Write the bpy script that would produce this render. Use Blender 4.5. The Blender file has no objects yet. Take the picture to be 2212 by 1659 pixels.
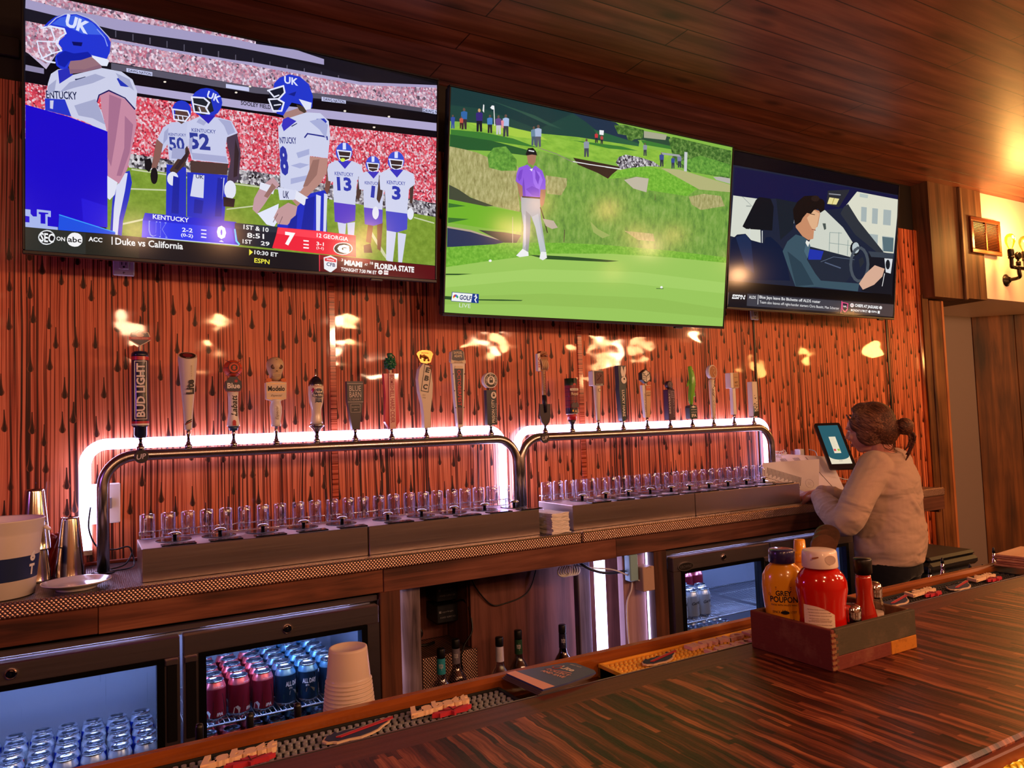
# A sports bar seen across the counter: draft towers, coolers, three televisions, a bartender.
import bpy, math, random
from mathutils import Vector as V, Matrix as M4
from math import pi, sin, cos, radians as rad
random.seed(7)
S = bpy.context.scene
COL = S.collection

def lin(h):
    h = h.lstrip('#')
    out = []
    for k in (0, 2, 4):
        c = int(h[k:k+2], 16) / 255
        out.append(c / 12.92 if c <= .04045 else ((c + .055) / 1.055) ** 2.4)
    return (*out, 1)

# ------------------------------------------------------------------ materials
MATS = {}
def newmat(name):
    m = bpy.data.materials.new(name); m.use_nodes = True
    m.node_tree.nodes.clear()
    return m, m.node_tree
class NT:
    """tiny helper to wire shader nodes"""
    def __init__(s, name):
        s.m, s.t = newmat(name)
        s.out = s.n('ShaderNodeOutputMaterial')
    def n(s, typ, **kw):
        nd = s.t.nodes.new(typ)
        for k, v in kw.items():
            if k.startswith('i_'): s.put(nd, k[2:], v)
            else: setattr(nd, k, v)
        return nd
    def put(s, nd, key, v):
        if isinstance(key, str) and key.isdigit(): key = int(key)
        inp = nd.inputs[key]
        if isinstance(v, bpy.types.NodeSocket): s.t.links.new(v, inp)
        elif isinstance(v, bpy.types.Node): s.t.links.new(v.outputs[0], inp)
        else: inp.default_value = v
    def math(s, op, a, b=None, c=None, clamp=False):
        nd = s.n('ShaderNodeMath', operation=op, use_clamp=clamp)
        for k, v in enumerate((a, b, c)):
            if v is not None: s.put(nd, str(k), v)
        return nd.outputs[0]
    def ramp(s, fac, stops, interp='LINEAR'):
        nd = s.n('ShaderNodeValToRGB'); s.put(nd, 'Fac', fac)
        cr = nd.color_ramp; cr.interpolation = interp
        while len(cr.elements) > 1: cr.elements.remove(cr.elements[-1])
        for k, (p, c) in enumerate(stops):
            e = cr.elements[0] if k == 0 else cr.elements.new(p)
            e.position = p; e.color = lin(c) if isinstance(c, str) else (c, c, c, 1)
        return nd.outputs[0]
    def mix(s, fac, a, b, blend='MIX'):
        nd = s.n('ShaderNodeMix', data_type='RGBA', blend_type=blend)
        s.put(nd, '0', fac); s.put(nd, '6', lin(a) if isinstance(a, str) else a); s.put(nd, '7', lin(b) if isinstance(b, str) else b)
        return nd.outputs[2]
    def coord(s, scale=(1, 1, 1), rot=(0, 0, 0), loc=(0, 0, 0), kind='Object'):
        tc = s.n('ShaderNodeTexCoord'); mp = s.n('ShaderNodeMapping')
        s.put(mp, 'Vector', tc.outputs[kind]); s.put(mp, 'Scale', scale); s.put(mp, 'Rotation', rot); s.put(mp, 'Location', loc)
        return mp.outputs[0]
    def noise(s, vec, scale=5, detail=2, rough=.5, dist=0, dims='3D', out=0):
        nd = s.n('ShaderNodeTexNoise', noise_dimensions=dims)
        if vec is not None: s.put(nd, 'Vector', vec)
        s.put(nd, 'Scale', scale); s.put(nd, 'Detail', detail); s.put(nd, 'Roughness', rough); s.put(nd, 'Distortion', dist)
        return nd.outputs[out]
    def sep(s, vec):
        nd = s.n('ShaderNodeSeparateXYZ'); s.put(nd, '0', vec); return nd.outputs
    def comb(s, x=0., y=0., z=0.):
        nd = s.n('ShaderNodeCombineXYZ'); s.put(nd, '0', x); s.put(nd, '1', y); s.put(nd, '2', z); return nd.outputs[0]
    def bump(s, h, strength=.3, dist=.002, normal=None):
        nd = s.n('ShaderNodeBump'); s.put(nd, 'Height', h); s.put(nd, 'Strength', strength); s.put(nd, 'Distance', dist)
        if normal is not None: s.put(nd, 'Normal', normal)
        return nd.outputs[0]
    def bsdf(s, col=None, rough=.5, metal=0., spec=.5, normal=None, coat=0., coatr=.05, aniso=0., trans=0., emit=None, es=0., coatn=None, ior=1.45, sheen=0., sub=0., alpha=1.):
        nd = s.n('ShaderNodeBsdfPrincipled')
        if col is not None: s.put(nd, 'Base Color', lin(col) if isinstance(col, str) else col)
        s.put(nd, 'Roughness', rough); s.put(nd, 'Metallic', metal); s.put(nd, 'Specular IOR Level', spec)
        s.put(nd, 'Coat Weight', coat); s.put(nd, 'Coat Roughness', coatr); s.put(nd, 'Transmission Weight', trans); s.put(nd, 'IOR', ior)
        if aniso:
            tg = s.n('ShaderNodeTangent', direction_type='RADIAL', axis='Z'); s.put(nd, 'Anisotropic', aniso); s.put(nd, 'Tangent', tg.outputs[0])
        if sheen: s.put(nd, 'Sheen Weight', sheen)
        if sub: s.put(nd, 'Subsurface Weight', sub); s.put(nd, 'Subsurface Scale', .01)
        if normal is not None: s.put(nd, 'Normal', normal)
        if coatn is not None: s.put(nd, 'Coat Normal', coatn)
        if emit is not None: s.put(nd, 'Emission Color', lin(emit) if isinstance(emit, str) else emit); s.put(nd, 'Emission Strength', es)
        return nd.outputs[0]
    def done(s, sh):
        s.put(s.out, 'Surface', sh); return s.m

def plain(col, rough=.5, metal=0., spec=.5, coat=0., key=None, noise=0.):
    key = key or ('p', col, rough, metal, spec, coat, noise)
    if key in MATS: return MATS[key]
    t = NT('plain_' + col.lstrip('#'))
    c = lin(col)
    if noise:
        f = t.noise(t.coord(), 35, 4)
        c = t.mix(t.math('MULTIPLY', f, noise), c, tuple(x * .35 for x in c[:3]) + (1,))
    else:
        f = t.noise(t.coord(), 60, 2)
        c = t.mix(t.math('MULTIPLY', f, .12), c, tuple(x * .7 for x in c[:3]) + (1,))
    MATS[key] = t.done(t.bsdf(c, rough, metal, spec, coat=coat))
    return MATS[key]

def glow(col, strength, sample=False, name=None):
    key = ('g', col, strength)
    if key in MATS: return MATS[key]
    t = NT(name or 'glow_' + col.lstrip('#'))
    e = t.n('ShaderNodeEmission'); t.put(e, 'Color', lin(col)); t.put(e, 'Strength', strength)
    m = t.done(e.outputs[0])
    m.cycles.emission_sampling = 'AUTO' if sample else 'NONE'
    MATS[key] = m
    return m

def clear(tint='#f4f8ff', rough=.02, lo=.06, hi=.9, key=None, ior=1.45):
    """thin clear glass or plastic: see-through with a fresnel reflection"""
    key = key or ('c', tint, rough, lo, hi)
    if key in MATS: return MATS[key]
    t = NT('clear_' + tint.lstrip('#'))
    lw = t.n('ShaderNodeLayerWeight'); t.put(lw, 'Blend', .35)
    f = t.math('MULTIPLY_ADD', lw.outputs['Facing'], hi - lo, lo)
    f = t.math('MULTIPLY', f, f)
    f = t.math('ADD', f, lo * .5, clamp=True)
    tr = t.n('ShaderNodeBsdfTransparent'); t.put(tr, 'Color', lin(tint))
    gl = t.n('ShaderNodeBsdfGlossy'); t.put(gl, 'Roughness', rough); t.put(gl, 'Color', (1, 1, 1, 1))
    mx = t.n('ShaderNodeMixShader'); t.put(mx, '0', f); t.put(mx, '1', tr.outputs[0]); t.put(mx, '2', gl.outputs[0])
    MATS[key] = t.done(mx.outputs[0])
    return MATS[key]

# ------------------------------------------------------------------ mesh builder
_TX = {}
def text_geo(s, bold=0., shear=0., spacing=1.):
    key = (s, bold, shear, spacing)
    if key in _TX: return _TX[key]
    cu = bpy.data.curves.new('lettering', 'FONT'); cu.body = s; cu.size = 1; cu.align_x = 'CENTER'; cu.align_y = 'CENTER'
    cu.offset = bold; cu.shear = shear; cu.space_character = spacing; cu.resolution_u = 2
    ob = bpy.data.objects.new('lettering', cu); COL.objects.link(ob)
    dg = bpy.context.evaluated_depsgraph_get(); dg.update()
    ev = ob.evaluated_get(dg); me = ev.to_mesh()
    vs = [v.co.copy() for v in me.vertices]; fs = [tuple(p.vertices) for p in me.polygons]
    ev.to_mesh_clear()
    bpy.data.objects.remove(ob); bpy.data.curves.remove(cu)
    if vs:
        x0 = min(v.x for v in vs); x1 = max(v.x for v in vs); y0 = min(v.y for v in vs); y1 = max(v.y for v in vs)
        vs = [V(((v.x - (x0 + x1) / 2), (v.y - (y0 + y1) / 2), 0)) for v in vs]
        _TX[key] = (vs, fs, x1 - x0, y1 - y0)
    else: _TX[key] = ([], [], 1, 1)
    return _TX[key]

FRONT = M4(((1, 0, 0, 0), (0, 0, -1, 0), (0, 1, 0, 0), (0, 0, 0, 1)))   # a flat drawing (u right, v up) stood up to face -y
def stand(x, y, z, rz=0.): return M4.Translation((x, y, z)) @ M4.Rotation(rz, 4, 'Z') @ FRONT

class MB:
    def __init__(s): s.v = []; s.f = []; s.m = []; s.s = []
    def add(s, vs, fs, mat=0, smooth=False, T=None):
        b = len(s.v)
        s.v += [tuple(T @ V(v)) if T else tuple(v) for v in vs]
        for f in fs: s.f.append([b + i for i in f]); s.m.append(mat); s.s.append(smooth)
        return s
    def box(s, x0, x1, y0, y1, z0, z1, mat=0, b=0., T=None):
        if b <= 0:
            vs = [(x, y, z) for x in (x0, x1) for y in (y0, y1) for z in (z0, z1)]
            fs = [(0, 1, 3, 2), (4, 6, 7, 5), (0, 4, 5, 1), (2, 3, 7, 6), (0, 2, 6, 4), (1, 5, 7, 3)]
            return s.add(vs, fs, mat, False, T)
        cx, cy, cz = (x0+x1)/2, (y0+y1)/2, (z0+z1)/2; h = (abs(x1-x0)/2, abs(y1-y0)/2, abs(z1-z0)/2)
        b = min(b, *[k * .98 for k in h])
        vs = []; idx = {}
        for sx in (-1, 1):
            for sy in (-1, 1):
                for sz in (-1, 1):
                    for a in range(3):
                        q = [sx*(h[0]-b), sy*(h[1]-b), sz*(h[2]-b)]; q[a] += (sx, sy, sz)[a]*b
                        idx[sx, sy, sz, a] = len(vs); vs.append((cx+q[0], cy+q[1], cz+q[2]))
        fs = []
        for a in range(3):
            o = [k for k in range(3) if k != a]
            for sg in (-1, 1):
                quad = []
                for p, q in ((-1, -1), (1, -1), (1, 1), (-1, 1)):
                    t = [0, 0, 0]; t[a] = sg; t[o[0]] = p; t[o[1]] = q; quad.append(idx[(*t, a)])
                if (sg == 1) != (a != 1): quad.reverse()
                fs.append(quad)
        for a in range(3):   # edges along axis a
            o = [k for k in range(3) if k != a]
            for p in (-1, 1):
                for q in (-1, 1):
                    t0 = [0, 0, 0]; t0[a] = -1; t0[o[0]] = p; t0[o[1]] = q; t1 = list(t0); t1[a] = 1
                    qd = [idx[(*t0, o[0])], idx[(*t1, o[0])], idx[(*t1, o[1])], idx[(*t0, o[1])]]
                    fs.append(qd)
        for sx in (-1, 1):
            for sy in (-1, 1):
                for sz in (-1, 1): fs.append([idx[sx, sy, sz, 0], idx[sx, sy, sz, 1], idx[sx, sy, sz, 2]])
        cc = V((cx, cy, cz)); out = []
        for f in fs:       # make every face look outward
            P = [V(vs[i]) for i in f]; nn = (P[1]-P[0]).cross(P[2]-P[0])
            if nn.dot(sum(P, V()) / len(P) - cc) < 0: f = f[::-1]
            out.append(f)
        return s.add(vs, out, mat, False, T)
    def lathe(s, prof, seg=20, mat=0, T=None, smooth=True, sx=1., sy=1., cap=(True, True), mats=None):
        vs = []; fs = []; n = len(prof)
        for r, z in prof:
            for k in range(seg):
                a = 2*pi*k/seg; vs.append((r*cos(a)*sx, r*sin(a)*sy, z))
        b = len(s.v)
        s.add(vs, [], mat, smooth, T)
        for i in range(n-1):
            for k in range(seg):
                k2 = (k+1) % seg
                s.f.append([b+i*seg+k, b+i*seg+k2, b+(i+1)*seg+k2, b+(i+1)*seg+k]); s.m.append(mats[i] if mats else mat); s.s.append(smooth)
        if cap[0] and prof[0][0] > 1e-6: s.f.append([b+k for k in range(seg)][::-1]); s.m.append(mats[0] if mats else mat); s.s.append(False)
        if cap[1] and prof[-1][0] > 1e-6: s.f.append([b+(n-1)*seg+k for k in range(seg)]); s.m.append(mats[-1] if mats else mat); s.s.append(False)
        return s
    def tube(s, pts, r, seg=8, mat=0, closed=False, T=None, smooth=True, flat=1.):
        P = [V(p) for p in pts]; n = len(P)
        if n < 2: return s
        R = r if isinstance(r, (list, tuple)) else [r]*n
        vs = []; up = None
        for i in range(n):
            if closed: t = P[(i+1) % n]-P[i-1]
            else: t = P[min(i+1, n-1)]-P[max(i-1, 0)]
            if t.length < 1e-9: t = V((0, 0, 1))
            t.normalize()
            if up is None:
                up = V((0, 0, 1)) if abs(t.z) < .9 else V((0, 1, 0))
            side = t.cross(up)
            if side.length < 1e-6: side = t.cross(V((1, 0, 0)))
            side.normalize(); up = side.cross(t).normalized()
            for k in range(seg):
                a = 2*pi*k/seg; vs.append(P[i]+side*(cos(a)*R[i])+up*(sin(a)*R[i]*flat))
        fs = []
        for i in range(n if closed else n-1):
            j = (i+1) % n
            for k in range(seg):
                k2 = (k+1) % seg; fs.append((i*seg+k, i*seg+k2, j*seg+k2, j*seg+k))
        if not closed: fs.append(tuple(range(seg))[::-1]); fs.append(tuple((n-1)*seg+k for k in range(seg)))
        return s.add(vs, fs, mat, smooth, T)
    def prism(s, poly, z0, z1, mat=0, T=None, side=None):
        n = len(poly)
        ar = sum(poly[i][0]*poly[(i+1) % n][1]-poly[(i+1) % n][0]*poly[i][1] for i in range(n))
        if ar < 0: poly = poly[::-1]
        vs = [(x, y, z0) for x, y in poly]+[(x, y, z1) for x, y in poly]
        s.add(vs, [tuple(range(n))[::-1], tuple(range(n, 2*n))], mat, False, T)
        b = len(s.v)-2*n
        for i in range(n):
            j = (i+1) % n
            s.f.append([b+i, b+j, b+n+j, b+n+i]); s.m.append(mat if side is None else side); s.s.append(False)
        return s
    def flat(s, poly, z, mat=0, T=None):
        n = len(poly)
        ar = sum(poly[i][0]*poly[(i+1) % n][1]-poly[(i+1) % n][0]*poly[i][1] for i in range(n))
        if ar < 0: poly = poly[::-1]
        return s.add([(x, y, z) for x, y in poly], [tuple(range(n))], mat, False, T)
    def text(s, st, x, y, w, h, z, mat=0, T=None, rot=0., bold=0., shear=0., depth=0., spacing=1., fit=True):
        """lettering centred on x, y inside a w by h field (w runs along the line)"""
        vs, fs, tw, th = text_geo(st, bold, shear, spacing)
        sx, sy = w/tw, h/th
        if not fit: sx = sy = min(sx, sy)
        c, q = cos(rot), sin(rot)
        def tr(v, zz): a, b2 = v.x*sx, v.y*sy; return (x+a*c-b2*q, y+a*q+b2*c, zz)
        s.add([tr(v, z) for v in vs], fs, mat, False, T)
        if depth:
            ed = {}
            for f in fs:
                for i in range(len(f)):
                    a, b2 = f[i], f[(i+1) % len(f)]
                    if (b2, a) in ed: ed.pop((b2, a))
                    else: ed[a, b2] = 1
            n = len(vs)
            s.add([tr(v, z) for v in vs]+[tr(v, z-depth) for v in vs], [(a, a+n, b2+n, b2) for a, b2 in ed], mat, False, T)
        return s
    def mesh(s, name, mats):
        me = bpy.data.meshes.new(name); me.from_pydata(s.v, [], s.f)
        for m in (mats if isinstance(mats, (list, tuple)) else [mats]): me.materials.append(m)
        me.polygons.foreach_set('material_index', s.m); me.polygons.foreach_set('use_smooth', s.s)
        me.update(); return me
    def build(s, name, mats, parent=None, **tags):
        ob = bpy.data.objects.new(name, s.mesh(name, mats)); COL.objects.link(ob)
        if parent: ob.parent = parent
        for k, v in tags.items(): ob[k] = v
        return ob

def thing(name, label, cat, loc=(0, 0, 0), rz=0., group=None):
    o = bpy.data.objects.new(name, None); COL.objects.link(o); o.empty_display_size = .05
    o.location = loc; o.rotation_euler = (0, 0, rz); o['label'] = label; o['category'] = cat
    if group: o['group'] = group
    return o
def tag(o, label, cat, group=None, loc=None, rz=None):
    o['label'] = label; o['category'] = cat
    if group: o['group'] = group
    if loc: o.location = loc
    if rz is not None: o.rotation_euler = (0, 0, rz)
    return o
def dup(src, loc, rz=None, label=None):
    """copy of a thing with copies of its parts and sub-parts"""
    r = src.copy(); COL.objects.link(r); r.location = loc
    if rz is not None: r.rotation_euler = (0, 0, rz)
    if label: r['label'] = label
    for ch in list(src.children):
        c = ch.copy(); COL.objects.link(c); c.parent = r
        for g in ch.children:
            d = g.copy(); COL.objects.link(d); d.parent = c
    return r
NTH = 'first second third fourth fifth sixth seventh eighth ninth tenth eleventh twelfth thirteenth fourteenth fifteenth sixteenth seventeenth eighteenth nineteenth twentieth twenty-first twenty-second twenty-third twenty-fourth'.split()
def struct(name, mb, mats):
    o = mb.build(name, mats); o['kind'] = 'structure'; return o
def rrect(x0, x1, y0, y1, r, n=5):
    pts = []
    for cx, cy, a0 in ((x1-r, y1-r, 0), (x0+r, y1-r, 90), (x0+r, y0+r, 180), (x1-r, y0+r, 270)):
        for k in range(n+1):
            a = rad(a0+90*k/n); pts.append((cx+r*cos(a), cy+r*sin(a)))
    return pts
def ell(cx, cy, rx, ry, n=24, a0=0., a1=360.):
    m = n if a1-a0 >= 360 else n+1
    return [(cx+rx*cos(rad(a0+(a1-a0)*k/n)), cy+ry*sin(rad(a0+(a1-a0)*k/n))) for k in range(m)]
def smooth_path(pts, n=6):
    P = [V(p) for p in pts]; out = []
    for i in range(len(P)-1):
        a, b, c, d = P[max(i-1, 0)], P[i], P[i+1], P[min(i+2, len(P)-1)]
        for k in range(n):
            t = k/n
            out.append(.5*((2*b)+(c-a)*t+(2*a-5*b+4*c-d)*t*t+(3*b-a-3*c+d)*t**3))
    return out+[P[-1]]
# ------------------------------------------------------------------ surface materials
def mat_wall():
    """varnished zebra-striped boards with drop-shaped burn marks"""
    t = NT('striped_varnished_boards')
    co = t.coord(); x, y, z = t.sep(co)
    warp = t.noise(t.comb(t.math('MULTIPLY', x, 9), 0., t.math('MULTIPLY', z, 1.1)), 1, 2)
    xw = t.math('MULTIPLY_ADD', t.math('SUBTRACT', warp, .5), .03, x)
    st = t.noise(t.comb(t.math('MULTIPLY', xw, 105), 0., t.math('MULTIPLY', z, .5)), 1, 3, .68)
    broad = t.noise(t.comb(t.math('MULTIPLY', x, 6), 0., t.math('MULTIPLY', z, .4)), 1, 2)
    st2 = t.math('MULTIPLY_ADD', t.math('SUBTRACT', broad, .5), .22, st)
    col = t.ramp(st2, [(.3, '#1c0a08'), (.4, '#3a150e'), (.435, '#7a2f1c'), (.475, '#b24f32'), (.5, '#de7850'), (.58, '#ec8a60'), (.62, '#a8492e'), (.66, '#5c2014'), (.72, '#2c0e0a')])
    # burn marks
    sx, sz = 19., 6.2
    vor = t.n('ShaderNodeTexVoronoi', voronoi_dimensions='2D', feature='F1')
    p2 = t.comb(t.math('MULTIPLY', xw, sx), t.math('MULTIPLY', z, sz), 0.)
    t.put(vor, 'Vector', p2); t.put(vor, 'Scale', 1.); t.put(vor, 'Randomness', .8)
    px, pz, _ = t.sep(vor.outputs['Position'])
    dx = t.math('DIVIDE', t.math('SUBTRACT', t.math('MULTIPLY', xw, sx), px), sx)
    dz = t.math('DIVIDE', t.math('SUBTRACT', t.math('MULTIPLY', z, sz), pz), sz)
    adx = t.math('ABSOLUTE', dx)
    up = t.math('MAXIMUM', dz, 0.)
    half = t.math('MULTIPLY', t.math('POWER', 2.718, t.math('MULTIPLY', up, -48.)), .0088)
    low = t.math('SUBTRACT', 1., t.math('POWER', t.math('MULTIPLY', t.math('MAXIMUM', t.math('MULTIPLY', dz, -1.), 0.), 75.), 2.), clamp=True)
    half = t.math('MULTIPLY', t.math('ADD', half, .0012), t.math('SQRT', low))
    rim = t.math('SMOOTHSTEP' if False else 'DIVIDE', adx, t.math('ADD', half, .0001))
    inside = t.math('LESS_THAN', rim, 1.)
    core = t.math('LESS_THAN', rim, .55)
    tail = t.math('LESS_THAN', up, .062)
    inside = t.math('MULTIPLY', inside, tail); core = t.math('MULTIPLY', core, tail)
    col = t.mix(inside, col, '#7a3c24'); col = t.mix(core, col, '#2e100a')
    wav = t.noise(t.comb(t.math('MULTIPLY', x, 1.3), 0., t.math('MULTIPLY', z, 2.3)), 2.2, 1.5, .5)
    cn = t.bump(wav, 1., .008)
    return t.done(t.bsdf(col, .45, 0, .3, coat=.55, coatr=.05, coatn=cn))

def mat_ceiling():
    t = NT('brown_ceiling_planks')
    co = t.coord(loc=(0, -.092, 0)); x, y, z = t.sep(co)
    b = t.n('ShaderNodeTexBrick', offset=.37, offset_frequency=2)
    t.put(b, 'Vector', co); t.put(b, 'Scale', 1.); t.put(b, 'Brick Width', 2.1); t.put(b, 'Row Height', .137); t.put(b, 'Mortar Size', .0028); t.put(b, 'Mortar Smooth', .2)
    t.put(b, 'Color1', (0, 0, 0, 1)); t.put(b, 'Color2', (1, 1, 1, 1)); t.put(b, 'Mortar', (.5, .5, .5, 1))
    rowv = t.math('FLOOR', t.math('DIVIDE', y, .137))
    g = t.noise(t.comb(t.math('MULTIPLY_ADD', rowv, 7.3, t.math('MULTIPLY', x, 1.6)), t.math('MULTIPLY', y, 22), rowv), 1, 4, .6)
    blk = t.noise(t.comb(t.math('MULTIPLY_ADD', rowv, 3.1, t.math('MULTIPLY', x, 2.2)), t.math('MULTIPLY', y, 14), rowv), 1, 1, .5)
    col = t.ramp(g, [(.25, '#64301f'), (.5, '#854832'), (.75, '#9c5d42')])
    col = t.mix(t.ramp(blk, [(.35, 0.), (.65, .5)]), col, '#452216')
    kn = t.n('ShaderNodeTexVoronoi', feature='F1'); t.put(kn, 'Vector', t.comb(t.math('MULTIPLY', x, 2.2), t.math('MULTIPLY', y, 7.), 0.)); t.put(kn, 'Scale', 1.)
    col = t.mix(t.ramp(kn.outputs['Distance'], [(.06, .75), (.2, 0.)]), col, '#3a1a10')
    col = t.mix(t.math('MULTIPLY', b.outputs['Fac'], .85), col, '#170805')
    bn = t.bump(t.math('SUBTRACT', 1., b.outputs['Fac']), .5, .003)
    return t.done(t.bsdf(col, .42, 0, .4, normal=bn))

def mat_wood(name, c0, c1, c2, axis='x', rough=.5, scale=1., coat=0., seed=0.):
    t = NT(name)
    co = t.coord(loc=(seed, seed*.7, seed*1.3)); x, y, z = t.sep(co)
    k = {'x': (1.4, 24, 24), 'y': (24, 1.4, 24), 'z': (24, 24, 1.4)}[axis]
    v = t.comb(t.math('MULTIPLY', x, k[0]*scale), t.math('MULTIPLY', y, k[1]*scale), t.math('MULTIPLY', z, k[2]*scale))
    g = t.noise(v, 1, 5, .62, .6)
    big = t.noise(co, 3.5*scale, 2)
    f = t.math('MULTIPLY_ADD', t.math('SUBTRACT', big, .5), .45, g)
    col = t.ramp(f, [(.3, c0), (.5, c1), (.72, c2)])
    bn = t.bump(g, .25, .0015)
    return t.done(t.bsdf(col, rough, 0, .4, normal=bn, coat=coat, coatr=.12))

def mat_bartop():
    """dark lacquered strips laid across the bar"""
    t = NT('lacquered_strip_bar_top')
    co = t.coord(); x, y, z = t.sep(co)
    wq = t.noise(t.comb(t.math('MULTIPLY', x, 14), t.math('MULTIPLY', y, 9), 0.), 1, 3, .6)
    x = t.math('MULTIPLY_ADD', t.math('SUBTRACT', wq, .5), .02, x)
    xi = t.math('FLOOR', t.math('DIVIDE', x, .0085))
    wn = t.n('ShaderNodeTexWhiteNoise', noise_dimensions='1D'); t.put(wn, 'W', xi)
    off = wn.outputs[0]
    yi = t.math('FLOOR', t.math('MULTIPLY_ADD', y, 4.6, t.math('MULTIPLY', off, 9.)))
    w2 = t.n('ShaderNodeTexWhiteNoise', noise_dimensions='2D'); t.put(w2, 'Vector', t.comb(xi, yi, 0.))
    g = t.noise(t.comb(t.math('MULTIPLY', x, 330), t.math('MULTIPLY', y, 7), 0.), 1, 3, .6, .4)
    f = t.math('MULTIPLY_ADD', w2.outputs[0], .4, t.math('MULTIPLY', g, .6))
    bl = t.noise(t.comb(t.math('MULTIPLY', x, 60), t.math('MULTIPLY', y, 5), 0.), 1, 3, .6)
    f = t.math('MULTIPLY_ADD', t.math('SUBTRACT', bl, .5), .75, f)
    col = t.ramp(f, [(.2, '#1c0b08'), (.42, '#421b12'), (.6, '#6c3220'), (.8, '#a8603e')])
    bord = t.math('GREATER_THAN', y, .905)
    gb = t.noise(t.comb(t.math('MULTIPLY', x, 4), t.math('MULTIPLY', y, 90), 0.), 1, 4, .6)
    col = t.mix(bord, col, t.ramp(gb, [(.3, '#4a2620'), (.7, '#6a382c')]))
    sc = t.noise(t.comb(x, y, 0.), 240, 2)
    wv = t.noise(co, 3, 2)
    r = t.math('MULTIPLY_ADD', sc, .14, .33)
    return t.done(t.bsdf(col, r, 0, .2, coat=.07, coatr=.14, normal=t.bump(wv, .08, .003)))

def mat_steel(name='brushed_steel', base='#d8c6c0', axis='x', rough=.34, waves=0., metal=1.):
    t = NT(name)
    co = t.coord(); x, y, z = t.sep(co)
    k = {'x': (2, 2, 260), 'y': (260, 2, 260), 'z': (260, 260, 2)}[axis]
    g = t.noise(t.comb(t.math('MULTIPLY', x, k[0]), t.math('MULTIPLY', y, k[1]), t.math('MULTIPLY', z, k[2])), 1, 3, .6)
    r = t.math('MULTIPLY_ADD', g, .14, rough-.07)
    sm = t.noise(co, 5, 3)
    c = t.mix(t.math('MULTIPLY', sm, .35), lin(base), tuple(q*.6 for q in lin(base)[:3])+(1,))
    nb = t.bump(t.noise(co, 4, 1), waves, .01) if waves else t.bump(g, .05, .0004)
    return t.done(t.bsdf(c, r, metal, .5, normal=nb, aniso=.7 if axis == 'x' else 0.))

def mat_tread(name, base='#e0b4a4', w=.0112, h=.0062):
    """embossed sheet metal with a woven bump pattern"""
    t = NT(name)
    x, y, z = t.sep(t.coord())
    u = t.math('MULTIPLY', x, pi/w); v = t.math('MULTIPLY', z if name.endswith('front') else y, pi/(2*h))
    inv = t.math('MULTIPLY', t.math('ABSOLUTE', t.math('SINE', t.math('ADD', u, v))), t.math('ABSOLUTE', t.math('SINE', t.math('SUBTRACT', u, v))))
    c = t.mix(inv, tuple(q*.22 for q in lin(base)[:3])+(1,), lin(base))
    return t.done(t.bsdf(c, .33, .9, .5, normal=t.bump(inv, .75, .0018)))

def mat_fabric(name, col, col2, scale=900, wr=0.):
    t = NT(name)
    co = t.coord()
    n = t.noise(co, scale, 2); n2 = t.noise(co, 260, 4, .7)
    c = t.mix(t.math('MULTIPLY', n2, .8), lin(col), lin(col2))
    nb = t.bump(n, .3, .0006)
    if wr: nb = t.bump(t.noise(t.coord(scale=(1, 1, 2.2)), 6, 2, .5, .4), wr, .06, nb)
    return t.done(t.bsdf(c, .92, 0, .15, normal=nb, sheen=.15))

def mat_crowd(name, cols, scale):
    """speckled crowd in a broadcast picture"""
    t = NT(name)
    v = t.n('ShaderNodeTexVoronoi', feature='F1'); t.put(v, 'Vector', t.coord(scale=(1, .85, 0))); t.put(v, 'Scale', scale)
    h, _, _ = t.sep(v.outputs['Color'])
    n = t.noise(t.coord(scale=(1, 1, 0)), 14, 2)
    f = t.math('MULTIPLY_ADD', t.math('SUBTRACT', n, .5), .5, h)
    c = t.ramp(f, [(k/(len(cols)-1), q) for k, q in enumerate(cols)])
    e = t.n('ShaderNodeEmission'); t.put(e, 'Color', c); t.put(e, 'Strength', 1.)
    m = t.done(e.outputs[0]); m.cycles.emission_sampling = 'NONE'; return m

def mat_turf(name, c0, c1, c2, scale=60, sx=1., sy=1.):
    t = NT(name)
    n = t.noise(t.coord(scale=(sx, sy, 0)), scale, 5, .65)
    c = t.ramp(n, [(.3, c0), (.5, c1), (.7, c2)])
    e = t.n('ShaderNodeEmission'); t.put(e, 'Color', c); t.put(e, 'Strength', 1.)
    m = t.done(e.outputs[0]); m.cycles.emission_sampling = 'NONE'; return m

WALLM = mat_wall(); CEILM = mat_ceiling(); BARM = mat_bartop()
W_DARK = mat_wood('dark_brown_boards', '#2a140d', '#4a2618', '#6b3a26', 'z', .55)
W_APRON = mat_wood('brown_apron_boards', '#3e2013', '#6a3822', '#8a5032', 'x', .5)
W_HALL = mat_wood('hall_boards', '#2e170a', '#5a3214', '#865028', 'z', .55, .6)
W_BOX = mat_wood('boxed_beam_wood', '#3c2416', '#634028', '#7c553a', 'z', .65, .6)
W_EDGE = mat_wood('pale_board_edge', '#8a4c2a', '#b06a3e', '#c98254', 'z', .5)
W_OLD = mat_wood('weathered_boards', '#2e2220', '#665450', '#96827e', 'z', .8, 1.6)
W_NICHE = mat_wood('niche_panel_wood', '#3e2018', '#643830', '#7d4c42', 'z', .6)
W_RAIL = mat_wood('varnished_rail_wood', '#5a2a10', '#8c4a1e', '#b06a30', 'x', .2, coat=.6)
STEEL = mat_steel(); STEEL_Z = mat_steel('brushed_steel_upright', '#bdb8ba', 'z', .24)
STEEL_DK = mat_steel('cooler_steel', '#a89a9c', 'x', .46)
STEEL_IN = mat_steel('cooler_lining', '#b4bace', 'z', .3, waves=.7, metal=.55)
CHROME = plain('#d8d8da', .08, 1., key='chrome'); ALU = plain('#c9ccd2', .22, 1., key='alu')
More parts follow.
